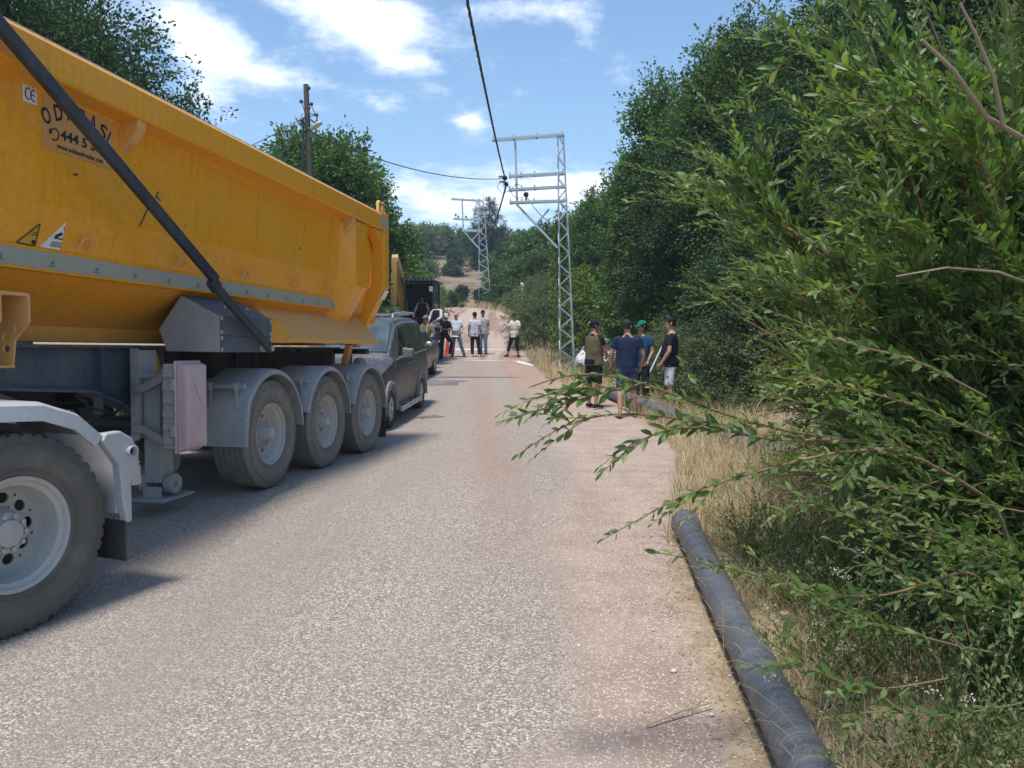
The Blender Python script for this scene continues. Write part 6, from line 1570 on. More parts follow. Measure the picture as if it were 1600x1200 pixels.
# ------------------------------------------------------------------ the digger
ec = at(662, 505, 28.0); ec.x -= .62; EX = empty('excavator', (ec.x, ec.y, zg(ec.x, ec.y)), rad(-3), 'yellow digger with an open dark cab standing behind the cars', 'excavator')
xy = painted('digger_yellow', (.60, .33, .02), amount=.25, rough=.45); xd = painted('digger_dark_steel', (.022, .028, .036), dust=(.1, .1, .1), amount=.2, rough=.4)
for sd in (-1, 1):
    mb = MB(); pr = [(-1.3+.3*cos(a), .33+.33*sin(a)) for a in np.linspace(pi/2, 3*pi/2, 8)]+[(1.3+.3*cos(a), .33+.33*sin(a)) for a in np.linspace(-pi/2, pi/2, 8)]
    mb.prism(pr, lambda y, z, x: (x, y, z), sd*.85-.2, sd*.85+.2); tk = mb.build('track', xd, EX, smooth=30)
    mb = MB()
    for k in range(26):
        y = -1.3+k*.104; mb.box2((sd*.85-.22, y-.03, .655), (sd*.85+.22, y+.03, .69)); mb.box2((sd*.85-.22, y-.03, -.0), (sd*.85+.22, y+.03, .02))
    for k in range(9):
        a = pi/2+pi*k/8; mb.box((sd*.85, -1.3+.34*cos(a), .33+.345*sin(a)), (.44, .05, .05))
    mb.build('track_pad', M['under'], tk)['kind'] = 'stuff'
    mb = MB()
    for y in (-1.3, -.65, 0, .65, 1.3): mb.lathe([(-.21, .001), (-.21, .2), (.21, .2), (.21, .001)], 16, (sd*.85, y, .33))
    mb.build('roller', M['dustgrey'], tk)
mb = MB(); mb.box2((-1.1, -.9, .75), (1.1, 1.9, 1.05)); mb.box2((-.5, -.5, .5), (.5, .5, .8)); mb.build('platform', xd, EX, bevel=.03)
mb = MB(); mb.box2((-1.15, .7, 1.05), (1.15, 2.0, 1.95)); mb.build('engine_cover', xy, EX, bevel=.08)
mb = MB()   # cab frame, open at the front
x0, x1, y0, y1, z0, z1 = .08, 1.10, -.75, .55, 1.05, 2.82
for x in (x0, x1):
    mb.bar((x, y0, z0), (x, y0+.06, z1), .08, .08); mb.bar((x, y1, z0), (x, y1, z1), .09, .09); mb.bar((x, y0, z1), (x, y1, z1), .08, .08); mb.bar((x, y0, z0+.03), (x, y1, z0+.03), .08, .08); mb.bar((x, -.05, z0), (x, -.05, z1), .05, .05)
for y in (y0+.05, y1): mb.bar((x0, y, z1), (x1, y, z1), .08, .08); mb.bar((x0, y, z0+.03), (x1, y, z0+.03), .08, .08)
mb.box2((x0, y1-.03, z0), (x1, y1, z1-.05)); cab = mb.build('cab', xd, EX, bevel=.012)
mb = MB(); mb.box2((x0-.04, y0-.06, z1+.05), (x1+.04, y1+.05, z1+.11)); roof = mb.build('cab_roof', xd, EX, bevel=.02)
for k in range(7): mb = MB(); mb.box2((x0+.06+k*.145, y0-.09, z1+.112), (x0+.12+k*.145, y0+.28, z1+.155)); mb.build('slat', xd, roof)
for a_, b_ in (((x1-.004, -.02, z0+.6), (x1+.004, y1-.06, z1-.06)), ((x1-.004, y0+.08, z0+.6), (x1+.004, -.08, z1-.06)), ((x0-.004, y0+.08, z0+.1), (x0+.004, y1-.06, z1-.06))): mb = MB(); mb.box2(a_, b_); mb.build('cab_window', gl, EX)
mb = MB(); mb.box2((.34, -.15, 1.42), (.84, .35, 1.6)); mb.box2((.34, .25, 1.5), (.84, .36, 2.15)); mb.build('seat', plain('brown_seat_fabric', (.09, .05, .04), .8), EX, bevel=.04)
mb = MB()
for x in (.27, .91): mb.tube([(x, -.45, 1.1), (x, -.42, 1.65)], .02, 8); mb.sphere((x, -.42, 1.68), .035, 8, 6)
mb.build('control_lever', xd, EX)
mb = MB(); mb.box((1.0, -.95, 2.58), (.02, .02, .05)); mb.box((1.04, -.86, 2.6), (.12, .05, .18)); mb.build('work_light', M['dustgrey'], EX)
bp_ = [(.0, -.5, 1.1), (.0, -.85, 2.2), (-.02, -1.1, 3.15), (-.05, -1.75, 3.6)]
mb = MB()
for p, q in zip(bp_, bp_[1:]): mb.bar(p, q, .22, .34, hint=(0, 1, 0))
for p in bp_[1:3]: mb.sphere(p, (.11, .17, .17), 10, 6)
boom = mb.build('boom', xy, EX, bevel=.02)
mb = MB(); mb.bar((-.05, -1.75, 3.6), (-.05, -2.15, 1.5), .18, .24, hint=(0, 1, 0)); stick = mb.build('stick', xy, EX, bevel=.02)
mb = MB(); mb.tube([(.20, -1.0, 1.2), (.20, -1.22, 2.2)], .08, 12); mb.tube([(.20, -1.22, 2.2), (.12, -1.40, 2.9)], .035, 10); mb.sphere((.12, -1.40, 2.92), .07, 8, 6); mb.build('hydraulic_cylinder', xd, EX, smooth=50)
mb = MB(); mb.prism([(-2.5, 1.25), (-2.1, 1.95), (-1.75, 1.7), (-1.7, 1.15), (-2.1, .85), (-2.45, .95)], lambda y, z, x: (x, y, z), -.55, .15); mb.build('bucket', M['dustgrey'], EX, bevel=.02)
mb = MB(); mb.box2((.75, -1.05, .72), (1.12, .3, .80)); mb.box2((.6, -1.02, .35), (1.1, -.98, .40)); mb.build('step', xd, EX)
mb = MB()
for z in (1.0, 1.25, 1.5): mb.box2((1.12, -.82, z), (1.16, -.74, z+.03))
mb.build('grab_handle', M['dustgrey'], EX)

# ------------------------------------------------------------------ small things along the road
def thing_post():
    p = at(699, 554, 31); z = zg(p.x, p.y); o = empty('warning_lamp', (p.x, p.y, z), 0, 'orange warning lamp on a red and white post behind the bald man', 'warning lamp')
    mb = MB(); mb.lathe([(0, .18), (.03, .18), (.05, .10), (.75, .035)], 20, (0, 0, 0), (0, 0, 1)); mb.build('base', plain('orange_plastic', (.62, .10, .03), .5), o, smooth=40)
    mb = MB(); mb.lathe([(.70, .035), (1.45, .030), (1.47, .001)], 16, (0, 0, 0), (0, 0, 1)); po = mb.build('post', plain('red_plastic', (.60, .07, .03), .5), o, smooth=40)
    for h in (.95, 1.25): mb = MB(); mb.lathe([(h, .037), (h+.12, .036)], 16, (0, 0, 0), (0, 0, 1)); mb.build('band', M['white'], po)
    mb = MB(); mb.lathe([(-.05, .001), (-.05, .11), (-.02, .135), (.02, .135), (.05, .11), (.05, .001)], 24, (0, 0, 1.62), (0, 1, 0)); mb.build('lamp', plain('orange_lens', (.75, .22, .02), .25), o, smooth=40)
    mb = MB(); mb.box((0, 0, 1.48), (.12, .08, .06)); mb.build('lamp_holder', M['white'], o)
thing_post()
p = at(816, 480, 45); z = zg(p.x, p.y); o = empty('marker_post', (p.x, p.y, z), 0, 'slim white post with a rounded head among the bushes right of the red road', 'post'); top_ = at(816, 441, 45).z-z
mb = MB(); mb.tube([(0, 0, -.1), (0, 0, top_-.35), (-.02, 0, top_-.2)], .04, 8); mb.build('pole', M['galv'], o, smooth=50)
mb = MB(); mb.tube([(.02, 0, top_-.55), (.02, 0, top_-.3), (-.01, 0, top_-.1), (-.06, 0, top_)], [(.06, .05), (.10, .06), (.09, .06), (.03, .03)], 10); mb.build('head', M['white'], o, smooth=60)
p = at(834, 526, 33); z = zg(p.x, p.y); o = empty('plank', (p.x, p.y, z+.25), rad(12), 'pale plank lying tilted in the dry grass by the far verge', 'plank'); mb = MB(); mb.box((0, 0, 0), (.62, .16, .05), Matrix.Rotation(rad(-24), 3, 'Y')); mb.build('board', plain('pale_wood', (.62, .56, .44), .7), o, bevel=.008)
p = at(1008, 590, 15.9); q = at(1034, 543, 16.2); o = empty('leaning_pole', p, 0, 'thin pale metal pole leaning between the man in teal and the man in black', 'pole'); mb = MB(); mb.tube([(0, 0, -.1), q-p], .022, 8); mb.build('tube', M['galv'], o, smooth=50)
mb = MB(); mb.tube([q-p, (q-p)*1.03], .03, 8); mb.build('cap', M['dustgrey'], o)
# bleached twigs and a curved dead stem by the far pipe
o = empty('dead_branch', at(1255, 655, 8.6), 0, 'bleached dead branch with many twigs behind the far pipe end', 'branch'); r_ = np.random.default_rng(90); pa, a_, b_ = [], [], []
for i in range(26):
    pa.append(shoot_pts(r_, r_.normal(size=3)*np.array([.16, .1, .06]), np.array([r_.normal(), r_.normal()*.5, .5]), r_.uniform(.15, .5), 7, .3, .15)); a_.append(.006); b_.append(.002)
for i in range(1): pa.append(np.array([[-.55, 0, -.25], [-.55, 0, .0], [-.52, 0, .16], [-.44, 0, .26], [-.30, 0, .34], [-.22, 0, .40]])); a_.append(.007); b_.append(.003)
co, q = tubes_np(pa, a_, b_, 5); me = np_mesh('twigs', co, q, smooth=True); me.materials.append(plain('bleached_wood', (.55, .50, .42), .8)); t_ = link('twigs', me, o); t_['kind'] = 'stuff'
# long straw stalk on the dirt
o = empty('straw_stalk', onground(1010, 1138)+Vector((0, 0, .012)), 0, 'long yellow straw stalk lying on the dirt near the lower edge', 'straw'); e_ = onground(1112, 1108)+Vector((0, 0, .03))-Vector(o.location); mb = MB(); mb.tube([(0, 0, 0), e_*.5+Vector((0, 0, .01)), e_], [.004, .0045, .003], 6); mb.tube([e_*.45, e_*1.0+Vector((.03, .12, .02))], .002, 5); mb.build('stalk', LM['straw'], o)
for u, v, s, lb in ((1053, 1050, .014, 'pale pebble on the pink dirt left of the near pipe'), (1112, 1118, .010, 'small pale pebble at the tip of the straw stalk'), (905, 1010, .010, 'pale pebble lying out on the chip road'), (1020, 985, .009, 'smallest pale pebble where the chips end')):
    p = onground(u, v); o = empty('stone', p, u, lb, 'stone', 'pale pebbles on the dirt'); mb = MB(); mb.sphere((0, 0, s*.45), (s*1.3, s, s*.7), 9, 6); mb.build('pebble', plain('pale_stone', (.6, .56, .5), .8), o, smooth=60)
# ------------------------------------------------------------------ people
def remesh(mb, voxel, smooth=4):
    me = mb.mesh('tmp'); o = link('tmp', me); m_ = o.modifiers.new('r', 'REMESH'); m_.mode = 'VOXEL'; m_.voxel_size = voxel
    s_ = o.modifiers.new('s', 'SMOOTH'); s_.iterations = smooth; s_.factor = .5
    dg = bpy.context.evaluated_depsgraph_get(); r = bpy.data.meshes.new_from_object(o.evaluated_get(dg)); bpy.data.objects.remove(o); return r
def finish(me, name, mat, parent, extra=None, folds=0, seed=0, fscale=9):
    if folds:
        co = np.empty(len(me.vertices)*3, np.float32); me.vertices.foreach_get('co', co); co = co.reshape(-1, 3); no = np.empty(len(me.vertices)*3, np.float32); me.vertices.foreach_get('normal', no); no = no.reshape(-1, 3)
        w = np.array([noise.noise(Vector((c[0]*fscale+seed, c[1]*fscale, c[2]*fscale*.55)))+.5*noise.noise(Vector((c[0]*fscale*2.3, c[1]*fscale*2.3+seed, c[2]*fscale*1.1))) for c in co])
        co = co+no*(w*folds)[:, None]; me.vertices.foreach_set('co', co.astype(np.float32).reshape(-1)); me.update()
    if extra is not None:
        b = bmesh.new(); b.from_mesh(me); t = extra.mesh('x'); b.from_mesh(t); b.to_mesh(me); b.free(); bpy.data.meshes.remove(t)
    me.shade_smooth(); me.materials.clear(); me.materials.append(mat); me.name = name; return link(name, me, parent)
def skinmat(n, c):
    m = MT(n); k = m.noise(m.coord('Object'), 12, 4); m.set('Base Color', m.mix(m.mr(k, .3, .7), tuple(q*.88 for q in c), tuple(q*1.08 for q in c))); m.set('Roughness', .5)
    m.b.inputs['Subsurface Weight'].default_value = .08; m.b.inputs['Subsurface Radius'].default_value = (.02, .008, .005); return m.m
SK = [skinmat('tanned_skin', (.36, .19, .125)), skinmat('light_brown_skin', (.42, .235, .16)), skinmat('sunburnt_skin', (.44, .22, .155))]
CL = {}
def cloth(n, c, var=.12):
    if n not in CL: CL[n] = plain(n, c, .85, var=var, scale=14, bump=.15, spec=.25)
    return CL[n]
hairm = plain('dark_hair', (.010, .008, .007), .75, spec=.2); hairg = plain('grey_black_hair', (.035, .033, .033), .8, spec=.2); eyem = plain('dark_eye', (.02, .015, .012), .2); lipm = plain('lip_skin', (.28, .11, .085), .5)
def person(label, loc, rz, h=1.74, skin=0, shirt=('white_shirt', (.6, .6, .62)), pants=('black_trousers', (.014, .015, .02)), plen=.05, shoes=('black_shoes', (.015, .015, .016)), slen=.62, hair='short', cap=None, hm=None,
           el=None, hl=None, er=None, hr=None, kl=None, al=None, kr=None, ar=None, lean=(0, 0), head=(0, 0), belly=0, hem=.80, wide=1.0, group=None, voxel=.014, seat=None, seed=0, barefoot=False, vest=None):
    """local frame: faces +y, z up, joints in metres for a 1.74 m body"""
    k = h/1.74; root = empty('person', loc, rz, label, 'person', group); root.scale = (k, k, k)
    dz = 0 if seat is None else seat-.90                        # seated: the pelvis sits lower
    LX, LY = lean
    def up(p):                                                   # upper body joints follow the lean
        x, y, z = p; t = max(0, (z-.95)/.5); return Vector((x+LX*t, y+LY*t, z+dz))
    sh = {s: up((s*.172*wide, -.005, 1.395)) for s in (-1, 1)}
    E_ = {-1: el, 1: er}; H_ = {-1: hl, 1: hr}; K_ = {-1: kl, 1: kr}; A_ = {-1: al, 1: ar}
    EL = {s: up(E_[s] or (s*.218*wide, -.03, 1.12)) for s in (-1, 1)}; HA = {s: up(H_[s] or (s*.235*wide, .05, .87)) for s in (-1, 1)}
    hip = {s: Vector((s*.092, 0, .90+dz)) for s in (-1, 1)}
    KN = {s: Vector(K_[s]) if K_[s] else Vector((s*.10, .02, .485)) for s in (-1, 1)}; AN = {s: Vector(A_[s]) if A_[s] else Vector((s*.105, -.03, .085)) for s in (-1, 1)}
    tors = [(.84, .155, .115, 0), (.93, .168, .122, 0), (1.05, .155*wide, .112+belly*.5, belly*.5), (1.16, .160*wide, .115+belly*.35, belly*.35), (1.29, .166*wide, .116, .005), (1.375, .158*wide, .102, 0), (1.43, .108, .080, -.005), (1.485, .062, .062, -.008)]
    hc = up((head[0]*.02, .02+head[1]*.02, 1.625))
    def torso(mb, g=0, z0=None, z1=9):
        rows = []
        for z, a, b, o in tors:
            if z0 is not None and z < z0: continue
            if z > z1: continue
            c = up((0, o, z)); rows.append([c+Vector((cos(t)*(a+g), sin(t)*(b+g), 0)) for t in np.linspace(0, 2*pi, 20, endpoint=False)])
        if z0 is not None:
            z, a, b, o = (z0, .172, .126, 0); c = up((0, belly*.25, z)); rows.insert(0, [c+Vector((cos(t)*(a+g), sin(t)*(b+g+belly*.35), 0)) for t in np.linspace(0, 2*pi, 20, endpoint=False)])
        mb.loft(rows)
    body = MB(); torso(body); body.tube([up((0, -.012, 1.43)), up((0, .0, 1.50)), hc+Vector((0, -.015, -.05))], [.062, .056, .056], 14)
    yaw = Matrix.Rotation(head[0], 3, 'Z') @ Matrix.Rotation(head[1], 3, 'X')
    def hp(x, y, z): return hc+yaw @ Vector((x, y, z))
    rows = []
    for z, a, b, o in ((-.122, .030, .030, .052), (-.108, .046, .050, .036), (-.07, .060, .074, .016), (-.03, .070, .086, .006), (.01, .075, .093, 0), (.05, .076, .094, -.006), (.085, .066, .082, -.010), (.108, .045, .056, -.012), (.118, .015, .02, -.012)):
        rows.append([hp(cos(t)*a, o+sin(t)*b, z) for t in np.linspace(0, 2*pi, 20, endpoint=False)])
    body.loft(rows)
    for s in (-1, 1):
        body.tube([sh[s]+Vector((-s*.085, 0, .02)), sh[s]+Vector((0, 0, -.012)), sh[s].lerp(EL[s], .35), EL[s], EL[s].lerp(HA[s], .3), HA[s].lerp(EL[s], .12), HA[s]], [.042, .052, .048, .039, .041, .028, .026], 12)
        body.tube([hip[s]+Vector((-s*.03, 0, .04)), hip[s], hip[s].lerp(KN[s], .4), KN[s], KN[s].lerp(AN[s], .3)+Vector((0, -.012, 0)), AN[s].lerp(KN[s], .12), AN[s]], [.09, .092, .082, .056, .058, .038, .037], 14)
        f = Vector((s*.03, .15, 0)); f = Vector((s*.25, .97, 0)).normalized(); a = AN[s]; fl_ = a.z-.085
        body.tube([a+Vector((0, -.05, -.045)), a+Vector((0, .01, -.04)), a+f*.10+Vector((0, 0, -.055)), a+f*.17+Vector((0, 0, -.065))], [(.034, .035), (.036, .042), (.042, .026), (.030, .014)], 12)
    # features joined into the skin
    x = MB(); x.loft([[hp(-.010, .088, .022), hp(.010, .088, .022), hp(0, .078, .022)], [hp(-.016, .092, -.022), hp(.016, .092, -.022), hp(0, .112, -.018)], [hp(-.012, .084, -.034), hp(.012, .084, -.034), hp(0, .098, -.032)]])
    for s in (-1, 1): x.sphere(hp(s*.079, -.008, -.005), (.010, .020, .032), 8, 6)
    for s in (-1, 1):                                            # palms, four bent fingers and a thumb
        d = (HA[s]-EL[s]).normalized(); inw = Vector((-s, 0, 0)); inw = (inw-d*inw.dot(d)).normalized(); side = d.cross(inw).normalized(); fw = side if side.y > 0 else -side
        if side.length < .1: fw = Vector((0, 1, 0))
        x.tube([HA[s]-d*.015, HA[s]+d*.02, HA[s]+d*.055, HA[s]+d*.085], [(.024, .018), (.030, .016), (.039, .015), (.036, .012)] if abs(fw.dot(Vector((0, 1, 0)))) < 2 else .03, 10)
        for i, (o_, L) in enumerate(((.028, .070), (.010, .078), (-.009, .072), (-.027, .056))):
            b0_ = HA[s]+d*.078+fw*o_; c1 = .35+.1*i; p1 = b0_+(d*cos(c1)+inw*sin(c1)).normalized()*L*.45; p2 = p1+(d*cos(c1+.6)+inw*sin(c1+.6))*L*.32; p3 = p2+(d*cos(c1+1.1)+inw*sin(c1+1.1))*L*.25
            x.tube([b0_-d*.02, b0_, p1, p2, p3], [.010, .0095, .009, .008, .006], 6)
        t0 = HA[s]+d*.025+fw*.024; x.tube([t0, t0+fw*.022+d*.025+inw*.008, t0+fw*.026+d*.052+inw*.018], [.0125, .011, .008], 6)
    finish(remesh(body, voxel), 'body', SK[skin], root, x)
    mb = MB()
    for s in (-1, 1): mb.sphere(hp(s*.031, .083, .018), (.011, .007, .006), 8, 6)
    for s in (-1, 1): mb.bar(hp(s*.015, .092, .036), hp(s*.046, .082, .036), .006, .008)
    e_ = mb.build('eyes', eyem, root, smooth=60)
    mb = MB(); mb.tube([hp(-.022, .079, -.064), hp(0, .092, -.062), hp(.022, .079, -.064)], [.003, .006, .003], 6); mb.build('mouth', lipm, root, smooth=60)
    # shirt
    mb = MB(); torso(mb, .016, hem, 1.46)
    for s in (-1, 1):
        e = sh[s].lerp(EL[s], slen) if slen <= 1 else EL[s]
        p = [sh[s]+Vector((-s*.095, 0, .022)), sh[s]+Vector((-s*.03, 0, -.002)), sh[s]+Vector((s*.008, 0, -.025)), sh[s].lerp(e, .5), e]; rr = [.050, .062, .066, .066, .064]
        if slen > 1: p += [EL[s].lerp(HA[s], slen-1)]; rr = [.050, .062, .064, .058, .052, .045]
        mb.tube(p, rr, 14)
    mb.tube([up((0, -.008, 1.42)), up((0, -.004, 1.482))], [.085, .066], 14)
    finish(remesh(mb, voxel), 'shirt', cloth(*shirt), root, folds=.009, seed=seed)
    if vest:
        mb = MB(); torso(mb, .030, hem+.05, 1.43); finish(remesh(mb, voxel), 'vest', cloth(*vest), root, folds=.008, seed=seed+2)
    # trousers or shorts
    mb = MB(); rows = []
    for z, a, b in ((.80, .150, .118), (.86, .170, .130), (.95, .168, .122), (.985, .160, .116)):
        c = up((0, 0, z)); c.x *= .5; rows.append([c+Vector((cos(t)*a, sin(t)*b, 0)) for t in np.linspace(0, 2*pi, 18, endpoint=False)])
    mb.loft(rows)
    for s in (-1, 1):
        pts = [hip[s]+Vector((-s*.02, 0, .03)), hip[s].lerp(KN[s], .45)]; rr = [.100, .094]
        tk_ = (hip[s].z-KN[s].z if seat is None else .42)
        if plen >= .45:
            e = hip[s].lerp(KN[s], .98 if plen < .52 else .85); pts.append(e); rr.append(.085)
        else:
            f_ = min(1, max(.1, (KN[s].z-plen)/max(.05, (KN[s].z-AN[s].z)))); pts += [KN[s], KN[s].lerp(AN[s], f_*.55), KN[s].lerp(AN[s], f_)]; rr += [.074, .068, .060 if plen < .2 else .070]
        mb.tube(pts, rr, 14)
    finish(remesh(mb, voxel), 'trousers' if plen < .45 else 'shorts', cloth(*pants), root, folds=.008, seed=seed+5, fscale=7)
    # footwear
    for s in (-1, 1):
        mb = MB(); a = AN[s]; f = Vector((s*.25, .97, 0)).normalized(); q = a.z-.085
        if barefoot:
            mb.tube([a+Vector((0, -.08, -.078)), a+f*.05+Vector((0, 0, -.078)), a+f*.20+Vector((0, 0, -.078))], [(.036, .007), (.040, .007), (.042, .006)], 12); sl = mb.build('sandal', cloth(*shoes), root, smooth=50)
            mb = MB(); mb.tube([a+f*.07+Vector((-.045, 0, -.07)), a+f*.10+Vector((0, 0, -.028)), a+f*.07+Vector((.045, 0, -.07))], [(.014, .004)]*3, 8); mb.build('strap', cloth(*shoes), sl)
        else:
            mb.tube([a+Vector((0, -.085, -.05)), a+Vector((0, -.06, -.035)), a+f*.02+Vector((0, 0, -.028)), a+f*.11+Vector((0, 0, -.048)), a+f*.19+Vector((0, 0, -.058)), a+f*.215+Vector((0, 0, -.062))], [(.02, .02), (.041, .045), (.044, .052), (.048, .036), (.042, .026), (.015, .012)], 14); so = mb.build('shoe', cloth(*shoes), root, smooth=60)
            mb = MB(); mb.tube([a+Vector((0, -.092, -.075)), a+f*.05+Vector((0, 0, -.075)), a+f*.222+Vector((0, 0, -.075))], [(.040, .010), (.047, .010), (.038, .010)], 12); mb.build('sole', cloth('pale_sole', (.5, .5, .48)), so, smooth=50)
    # hair or headgear
    hm = hm or hairm
    def dome(g, zcut, front, name, mat, par=root, seg=22):
        mb = MB(); rows = []
        for z, a, b, o in ((-.075, .060, .074, -.012), (-.05, .068, .084, -.006), (-.02, .074, .092, 0), (.01, .077, .096, -.002), (.05, .078, .097, -.007), (.085, .068, .085, -.011), (.110, .046, .058, -.013), (.122, .012, .018, -.013)):
            if z < zcut: continue
            row = []
            for t in np.linspace(0, 2*pi, seg, endpoint=False):
                y = sin(t); zz_ = z
                if y > .15: zz_ = max(z, front*min(1, (y-.15)/.45)+zcut*(1-min(1, (y-.15)/.45)))
                row.append(hp(cos(t)*(a+g), o+y*(b+g), zz_+g*.6))
            rows.append(row)
        mb.loft(rows, cap=True); return mb.build(name, mat, par, smooth=70)
    if cap:
        c = dome(.008, .012, .045, 'cap', cloth(*cap[0]))
        mb = MB(); n = 9; top_ = [hp(sin(t)*.074, .068+cos(t)*.10*1.0, .046-.012*cos(t)) for t in np.linspace(-1.25, 1.25, n)]; inner = [hp(sin(t)*.072, .045+cos(t)*.045, .052) for t in np.linspace(1.25, -1.25, n)]
        mb.add(top_+inner+[p-yaw @ Vector((0, 0, .006)) for p in top_+inner], [tuple(range(2*n)), tuple(reversed(range(2*n, 4*n)))]+[(i, (i+1) % (2*n), 2*n+(i+1) % (2*n), 2*n+i) for i in range(2*n)])
        mb.build('brim', cloth(*(cap[1] if len(cap) > 1 and cap[1] else cap[0])), c)
        if hair != 'none': dome(.003, -.055, .03, 'hair', hm)
        if len(cap) > 2:
            mb = MB(); mb.box(hp(-.012, -.112, .058), (.034, .006, .016), yaw); mb.box(hp(.018, -.112, .058), (.012, .006, .014), yaw); mb.build('cap_mark', M['white'], c)
    elif hair == 'short': dome(.007, -.055, .062, 'hair', hm)
    elif hair == 'bald': dome(.002, -.06, .10, 'hair', hm) if False else None
    return root
def stand(u, v, Y):
    p = at(u, v, Y); return (p.x, p.y, zg(p.x, p.y)+.006)
R_ = rad
# the four men by the pipe
p1 = person('man in a black cap and olive T-shirt by the end of the far pipe', stand(927, 642, 15.2), R_(-38), 1.74, 0, ('black_tshirt_sleeves', (.014, .015, .018)), ('black_shorts', (.02, .02, .021)), .46, ('black_trainers', (.02, .02, .022)), .55, cap=(('black_cap', (.012, .013, .018)), None, 1),
       er=(.23, .06, 1.13), hr=(.14, .27, 1.04), el=(-.23, .06, 1.13), hl=(-.1, .28, 1.05), head=(R_(-25), R_(-8)), belly=.04, seed=1, vest=('olive_panel', (.115, .098, .055)), group='men standing by the pipes', al=(-.12, .03, .085), ar=(.10, -.08, .085))
mb = MB(); mb.box((0, -.16, .93), (.2, .05, .09)); mb.tube([(cos(t)*.182, sin(t)*.145+.01, .935) for t in np.linspace(0, 2*pi, 20)], [(.012, .028)]*20, 6); mb.build('waist_bag', cloth('black_waist_bag', (.015, .013, .02)), p1, bevel=.01)
person('man in a navy polo shirt and denim shorts seen from behind', stand(979, 650, 13.9), R_(-4), 1.76, 2, ('navy_polo', (.014, .024, .062)), ('denim_shorts', (.03, .065, .11)), .46, ('brown_sandals', (.05, .03, .02)), .60, hm=hairg, head=(R_(-25), 0), belly=.05, wide=1.16, seed=3, barefoot=True,
       el=(-.285, .01, 1.13), hl=(-.27, .18, .93), er=(.285, .01, 1.12), hr=(.25, .14, .88), kl=(-.12, -.02, .49), al=(-.13, -.16, .085), kr=(.13, .05, .49), ar=(.15, .06, .085), group='men standing by the pipes')
person('man in a teal T-shirt and bright green cap half hidden behind the man in navy', stand(1001, 635, 15.6), R_(150), 1.72, 0, ('teal_tshirt', (.012, .06, .115)), ('dark_trousers', (.02, .022, .03)), .06, slen=.6, cap=(('green_cap', (.0, .17, .10)),), head=(R_(-35), R_(-12)), belly=.03, seed=4,
       el=(-.25, .02, 1.12), hl=(-.20, .16, .92), er=(.25, .02, 1.12), hr=(.20, .18, .93), group='men standing by the pipes')
person('man in a black T-shirt and light grey shorts facing left beside the oaks', stand(1047, 638, 14.6), R_(75), 1.80, 1, ('black_tshirt', (.011, .012, .018)), ('light_grey_shorts', (.58, .60, .66)), .46, ('dark_slippers', (.03, .025, .025)), .62, head=(R_(8), R_(-4)), belly=.07, wide=1.08, hem=.84, seed=6, barefoot=True,
       el=(-.26, .02, 1.12), hl=(-.22, .16, .90), er=(.26, .0, 1.12), hr=(.23, .10, .86), group='men standing by the pipes')
# the men on the road far behind
GF = 'men standing on the road by the digger'
def foot(root_u, u, Y=30): return (u-root_u)/1200*Y
person('bald man in a pale blue polo and jeans standing with his legs apart', stand(713, 556.5, 30), R_(172), 1.70, 2, ('pale_blue_polo', (.50, .55, .62)), ('blue_jeans', (.07, .135, .22)), .06, hair='bald', head=(R_(-15), R_(-6)), belly=.08, wide=1.08, seed=8, voxel=.016, group=GF, kl=(-.20, .04, .47), al=(-.33, .03, .085), kr=(.12, .02, .47), ar=(.15, -.02, .085), el=(-.27, .0, 1.12), hl=(-.30, .22, 1.0), er=(.26, 0, 1.10), hr=(.26, .06, .85))
tb = person('man in a pale lilac T-shirt and black track trousers seen from behind', stand(742, 557, 30), R_(-14), 1.74, 0, ('lilac_tshirt', (.55, .52, .62)), ('black_track_trousers', (.012, .014, .02)), .06, ('white_trainers', (.5, .5, .52)), .62, head=(R_(-10), 0), seed=9, voxel=.016, group=GF, kl=(-.11, .02, .48), al=(-.10, .0, .085), kr=(.14, .02, .48), ar=(.19, .0, .085), wide=1.08)
mb = MB(); mb.bar((-.195, 0, .86), (-.182, .02, .48), .012, .03, hint=(0, 1, 0)); mb.bar((-.182, .02, .48), (-.165, 0, .12), .012, .03, hint=(0, 1, 0)); mb.build('side_stripe', M['white'], tb)
person('man in a grey T-shirt and jeans facing the camera beside the lilac T-shirt', stand(755, 555, 31), R_(165), 1.78, 0, ('grey_tshirt', (.36, .39, .40)), ('pale_jeans', (.15, .21, .29)), .06, head=(R_(12), R_(-6)), seed=10, voxel=.016, group=GF, wide=1.04)
person('man in cream shirt and cropped black trousers standing alone at the road edge', stand(804, 557, 30), R_(150), 1.70, 0, ('cream_shirt', (.66, .64, .56)), ('black_cropped_trousers', (.012, .013, .02)), .24, slen=.75, cap=(('dark_cap', (.02, .02, .022)),), head=(R_(20), R_(-12)), seed=11, voxel=.016, group=GF, hem=.78, el=(-.25, .03, 1.14), hl=(-.10, .25, 1.10), er=(.25, .03, 1.14), hr=(.14, .26, 1.12), kl=(-.13, .02, .48), al=(-.17, .0, .085), kr=(.20, .05, .48), ar=(.30, .05, .085))
tw = person('man with a peach towel round his neck standing behind the sedan', stand(666, 560, 25.4), R_(165), 1.74, 0, ('olive_shirt', (.17, .15, .075)), ('dark_trousers', (.02, .022, .03)), .06, slen=1.2, cap=(('beige_cap', (.22, .18, .15)),), head=(R_(-18), 0), belly=.05, seed=12, voxel=.016, el=(-.30, .03, 1.14), hl=(-.20, .2, 1.0), er=(.30, .03, 1.14), hr=(.16, .2, 1.02), group=GF)
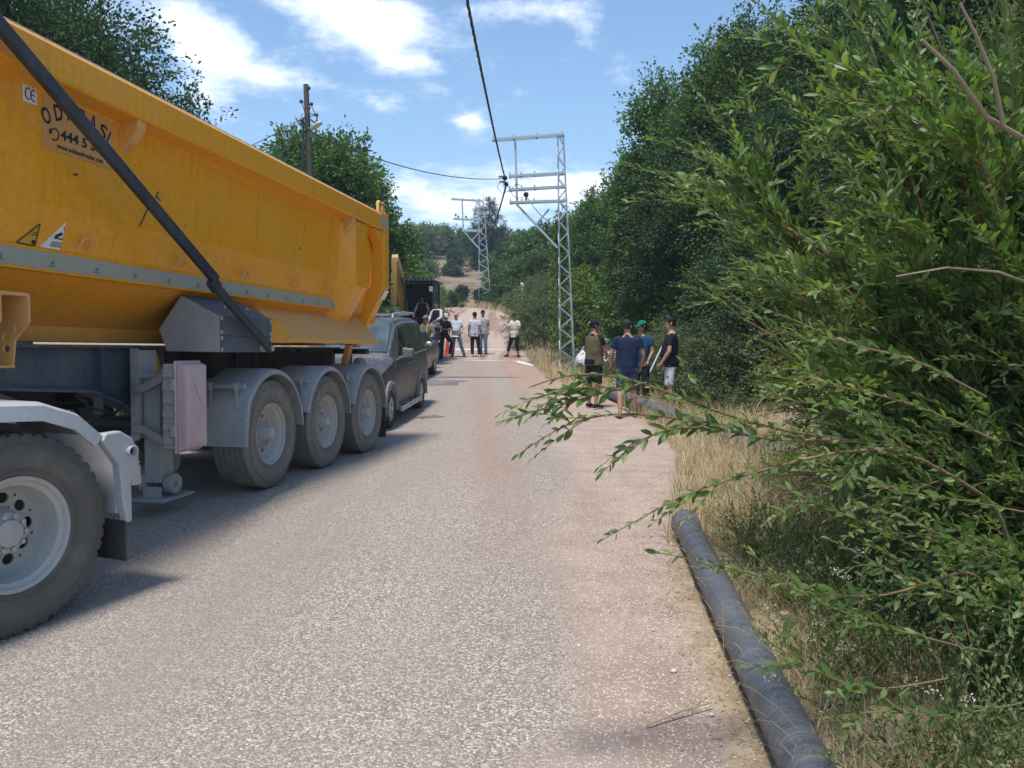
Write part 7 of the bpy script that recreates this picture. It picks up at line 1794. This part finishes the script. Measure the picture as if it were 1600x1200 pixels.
mb = MB(); mb.tube([(-.085, .15, 1.14), (-.10, .14, 1.30), (-.085, .06, 1.45), (0, -.075, 1.49), (.085, .06, 1.45), (.10, .14, 1.30), (.085, .15, 1.12)], [(.05, .018)]*7, 10); mb.build('towel', cloth('peach_towel', (.60, .36, .22)), tw, smooth=60)
person('man in black with a pale cap and one knee raised by the digger track', stand(694, 552, 29.2), R_(215), 1.72, 0, ('black_work_shirt', (.014, .014, .016)), ('black_work_trousers', (.014, .014, .016)), .06, slen=1.5, cap=(('pale_cap', (.45, .5, .6)),), head=(R_(-20), R_(-22)), seed=13, voxel=.016, lean=(0, .10), group=GF, kl=(-.14, .36, .62), al=(-.14, .22, .26), el=(-.24, .10, 1.16), hl=(-.05, .30, 1.10), er=(.24, .10, 1.16), hr=(.08, .30, 1.12))
sp = at(683, 500, 26.9); person('man in a dark waistcoat over a white shirt sitting on the edge of the digger', (sp.x, sp.y, zg(sp.x, sp.y)), R_(150), 1.70, 0, ('white_cotton_shirt', (.55, .56, .60)), ('grey_blue_trousers', (.18, .21, .30)), .5-.42, slen=1.6, vest=('dark_waistcoat', (.015, .016, .02)), seat=1.42, kl=(-.12, .40, 1.36), al=(-.12, .46, .96), kr=(.13, .40, 1.34), ar=(.13, .46, .95), head=(R_(-10), 0), seed=14, voxel=.016, group=GF, el=(-.25, .10, 1.16), hl=(-.14, .33, 1.02), er=(.25, .10, 1.16), hr=(.12, .34, 1.02))
op = Vector(EX.location)+Matrix.Rotation(R_(-3), 3, 'Z') @ Vector((.59, .0, 0)); person('driver in a white shirt and brown waistcoat sitting in the digger cab', (op.x, op.y, op.z+.0), R_(176), 1.68, 0, ('white_cotton_shirt', (.55, .56, .60)), ('dark_trousers', (.02, .022, .03)), .08, slen=1.6, vest=('brown_waistcoat', (.06, .025, .02)), seat=1.66, kl=(-.16, .40, 1.60), al=(-.18, .50, 1.20), kr=(.16, .40, 1.60), ar=(.18, .50, 1.20), head=(0, R_(-20)), seed=15, voxel=.016, group=GF, el=(-.27, .10, 1.16), hl=(-.26, .36, 1.04), er=(.27, .10, 1.16), hr=(.26, .36, 1.04), lean=(0, .06))
# ------------------------------------------------------------------ thin summer haze over the whole valley
hm_ = bpy.data.materials.new('summer_haze'); hm_.use_nodes = True; t_ = hm_.node_tree; t_.nodes.clear()
o_ = t_.nodes.new('ShaderNodeOutputMaterial'); pv_ = t_.nodes.new('ShaderNodeVolumePrincipled'); pv_.inputs['Density'].default_value = .0009; pv_.inputs['Color'].default_value = (.62, .78, 1, 1); pv_.inputs['Anisotropy'].default_value = 0
t_.links.new(pv_.outputs[0], o_.inputs['Volume'])
mb = MB(); mb.box2((-310, -70, -30), (310, 470, 75)); hz = mb.build('haze', hm_); hz['kind'] = 'stuff'; hz['label'] = 'thin summer haze between the camera and the far ridge'
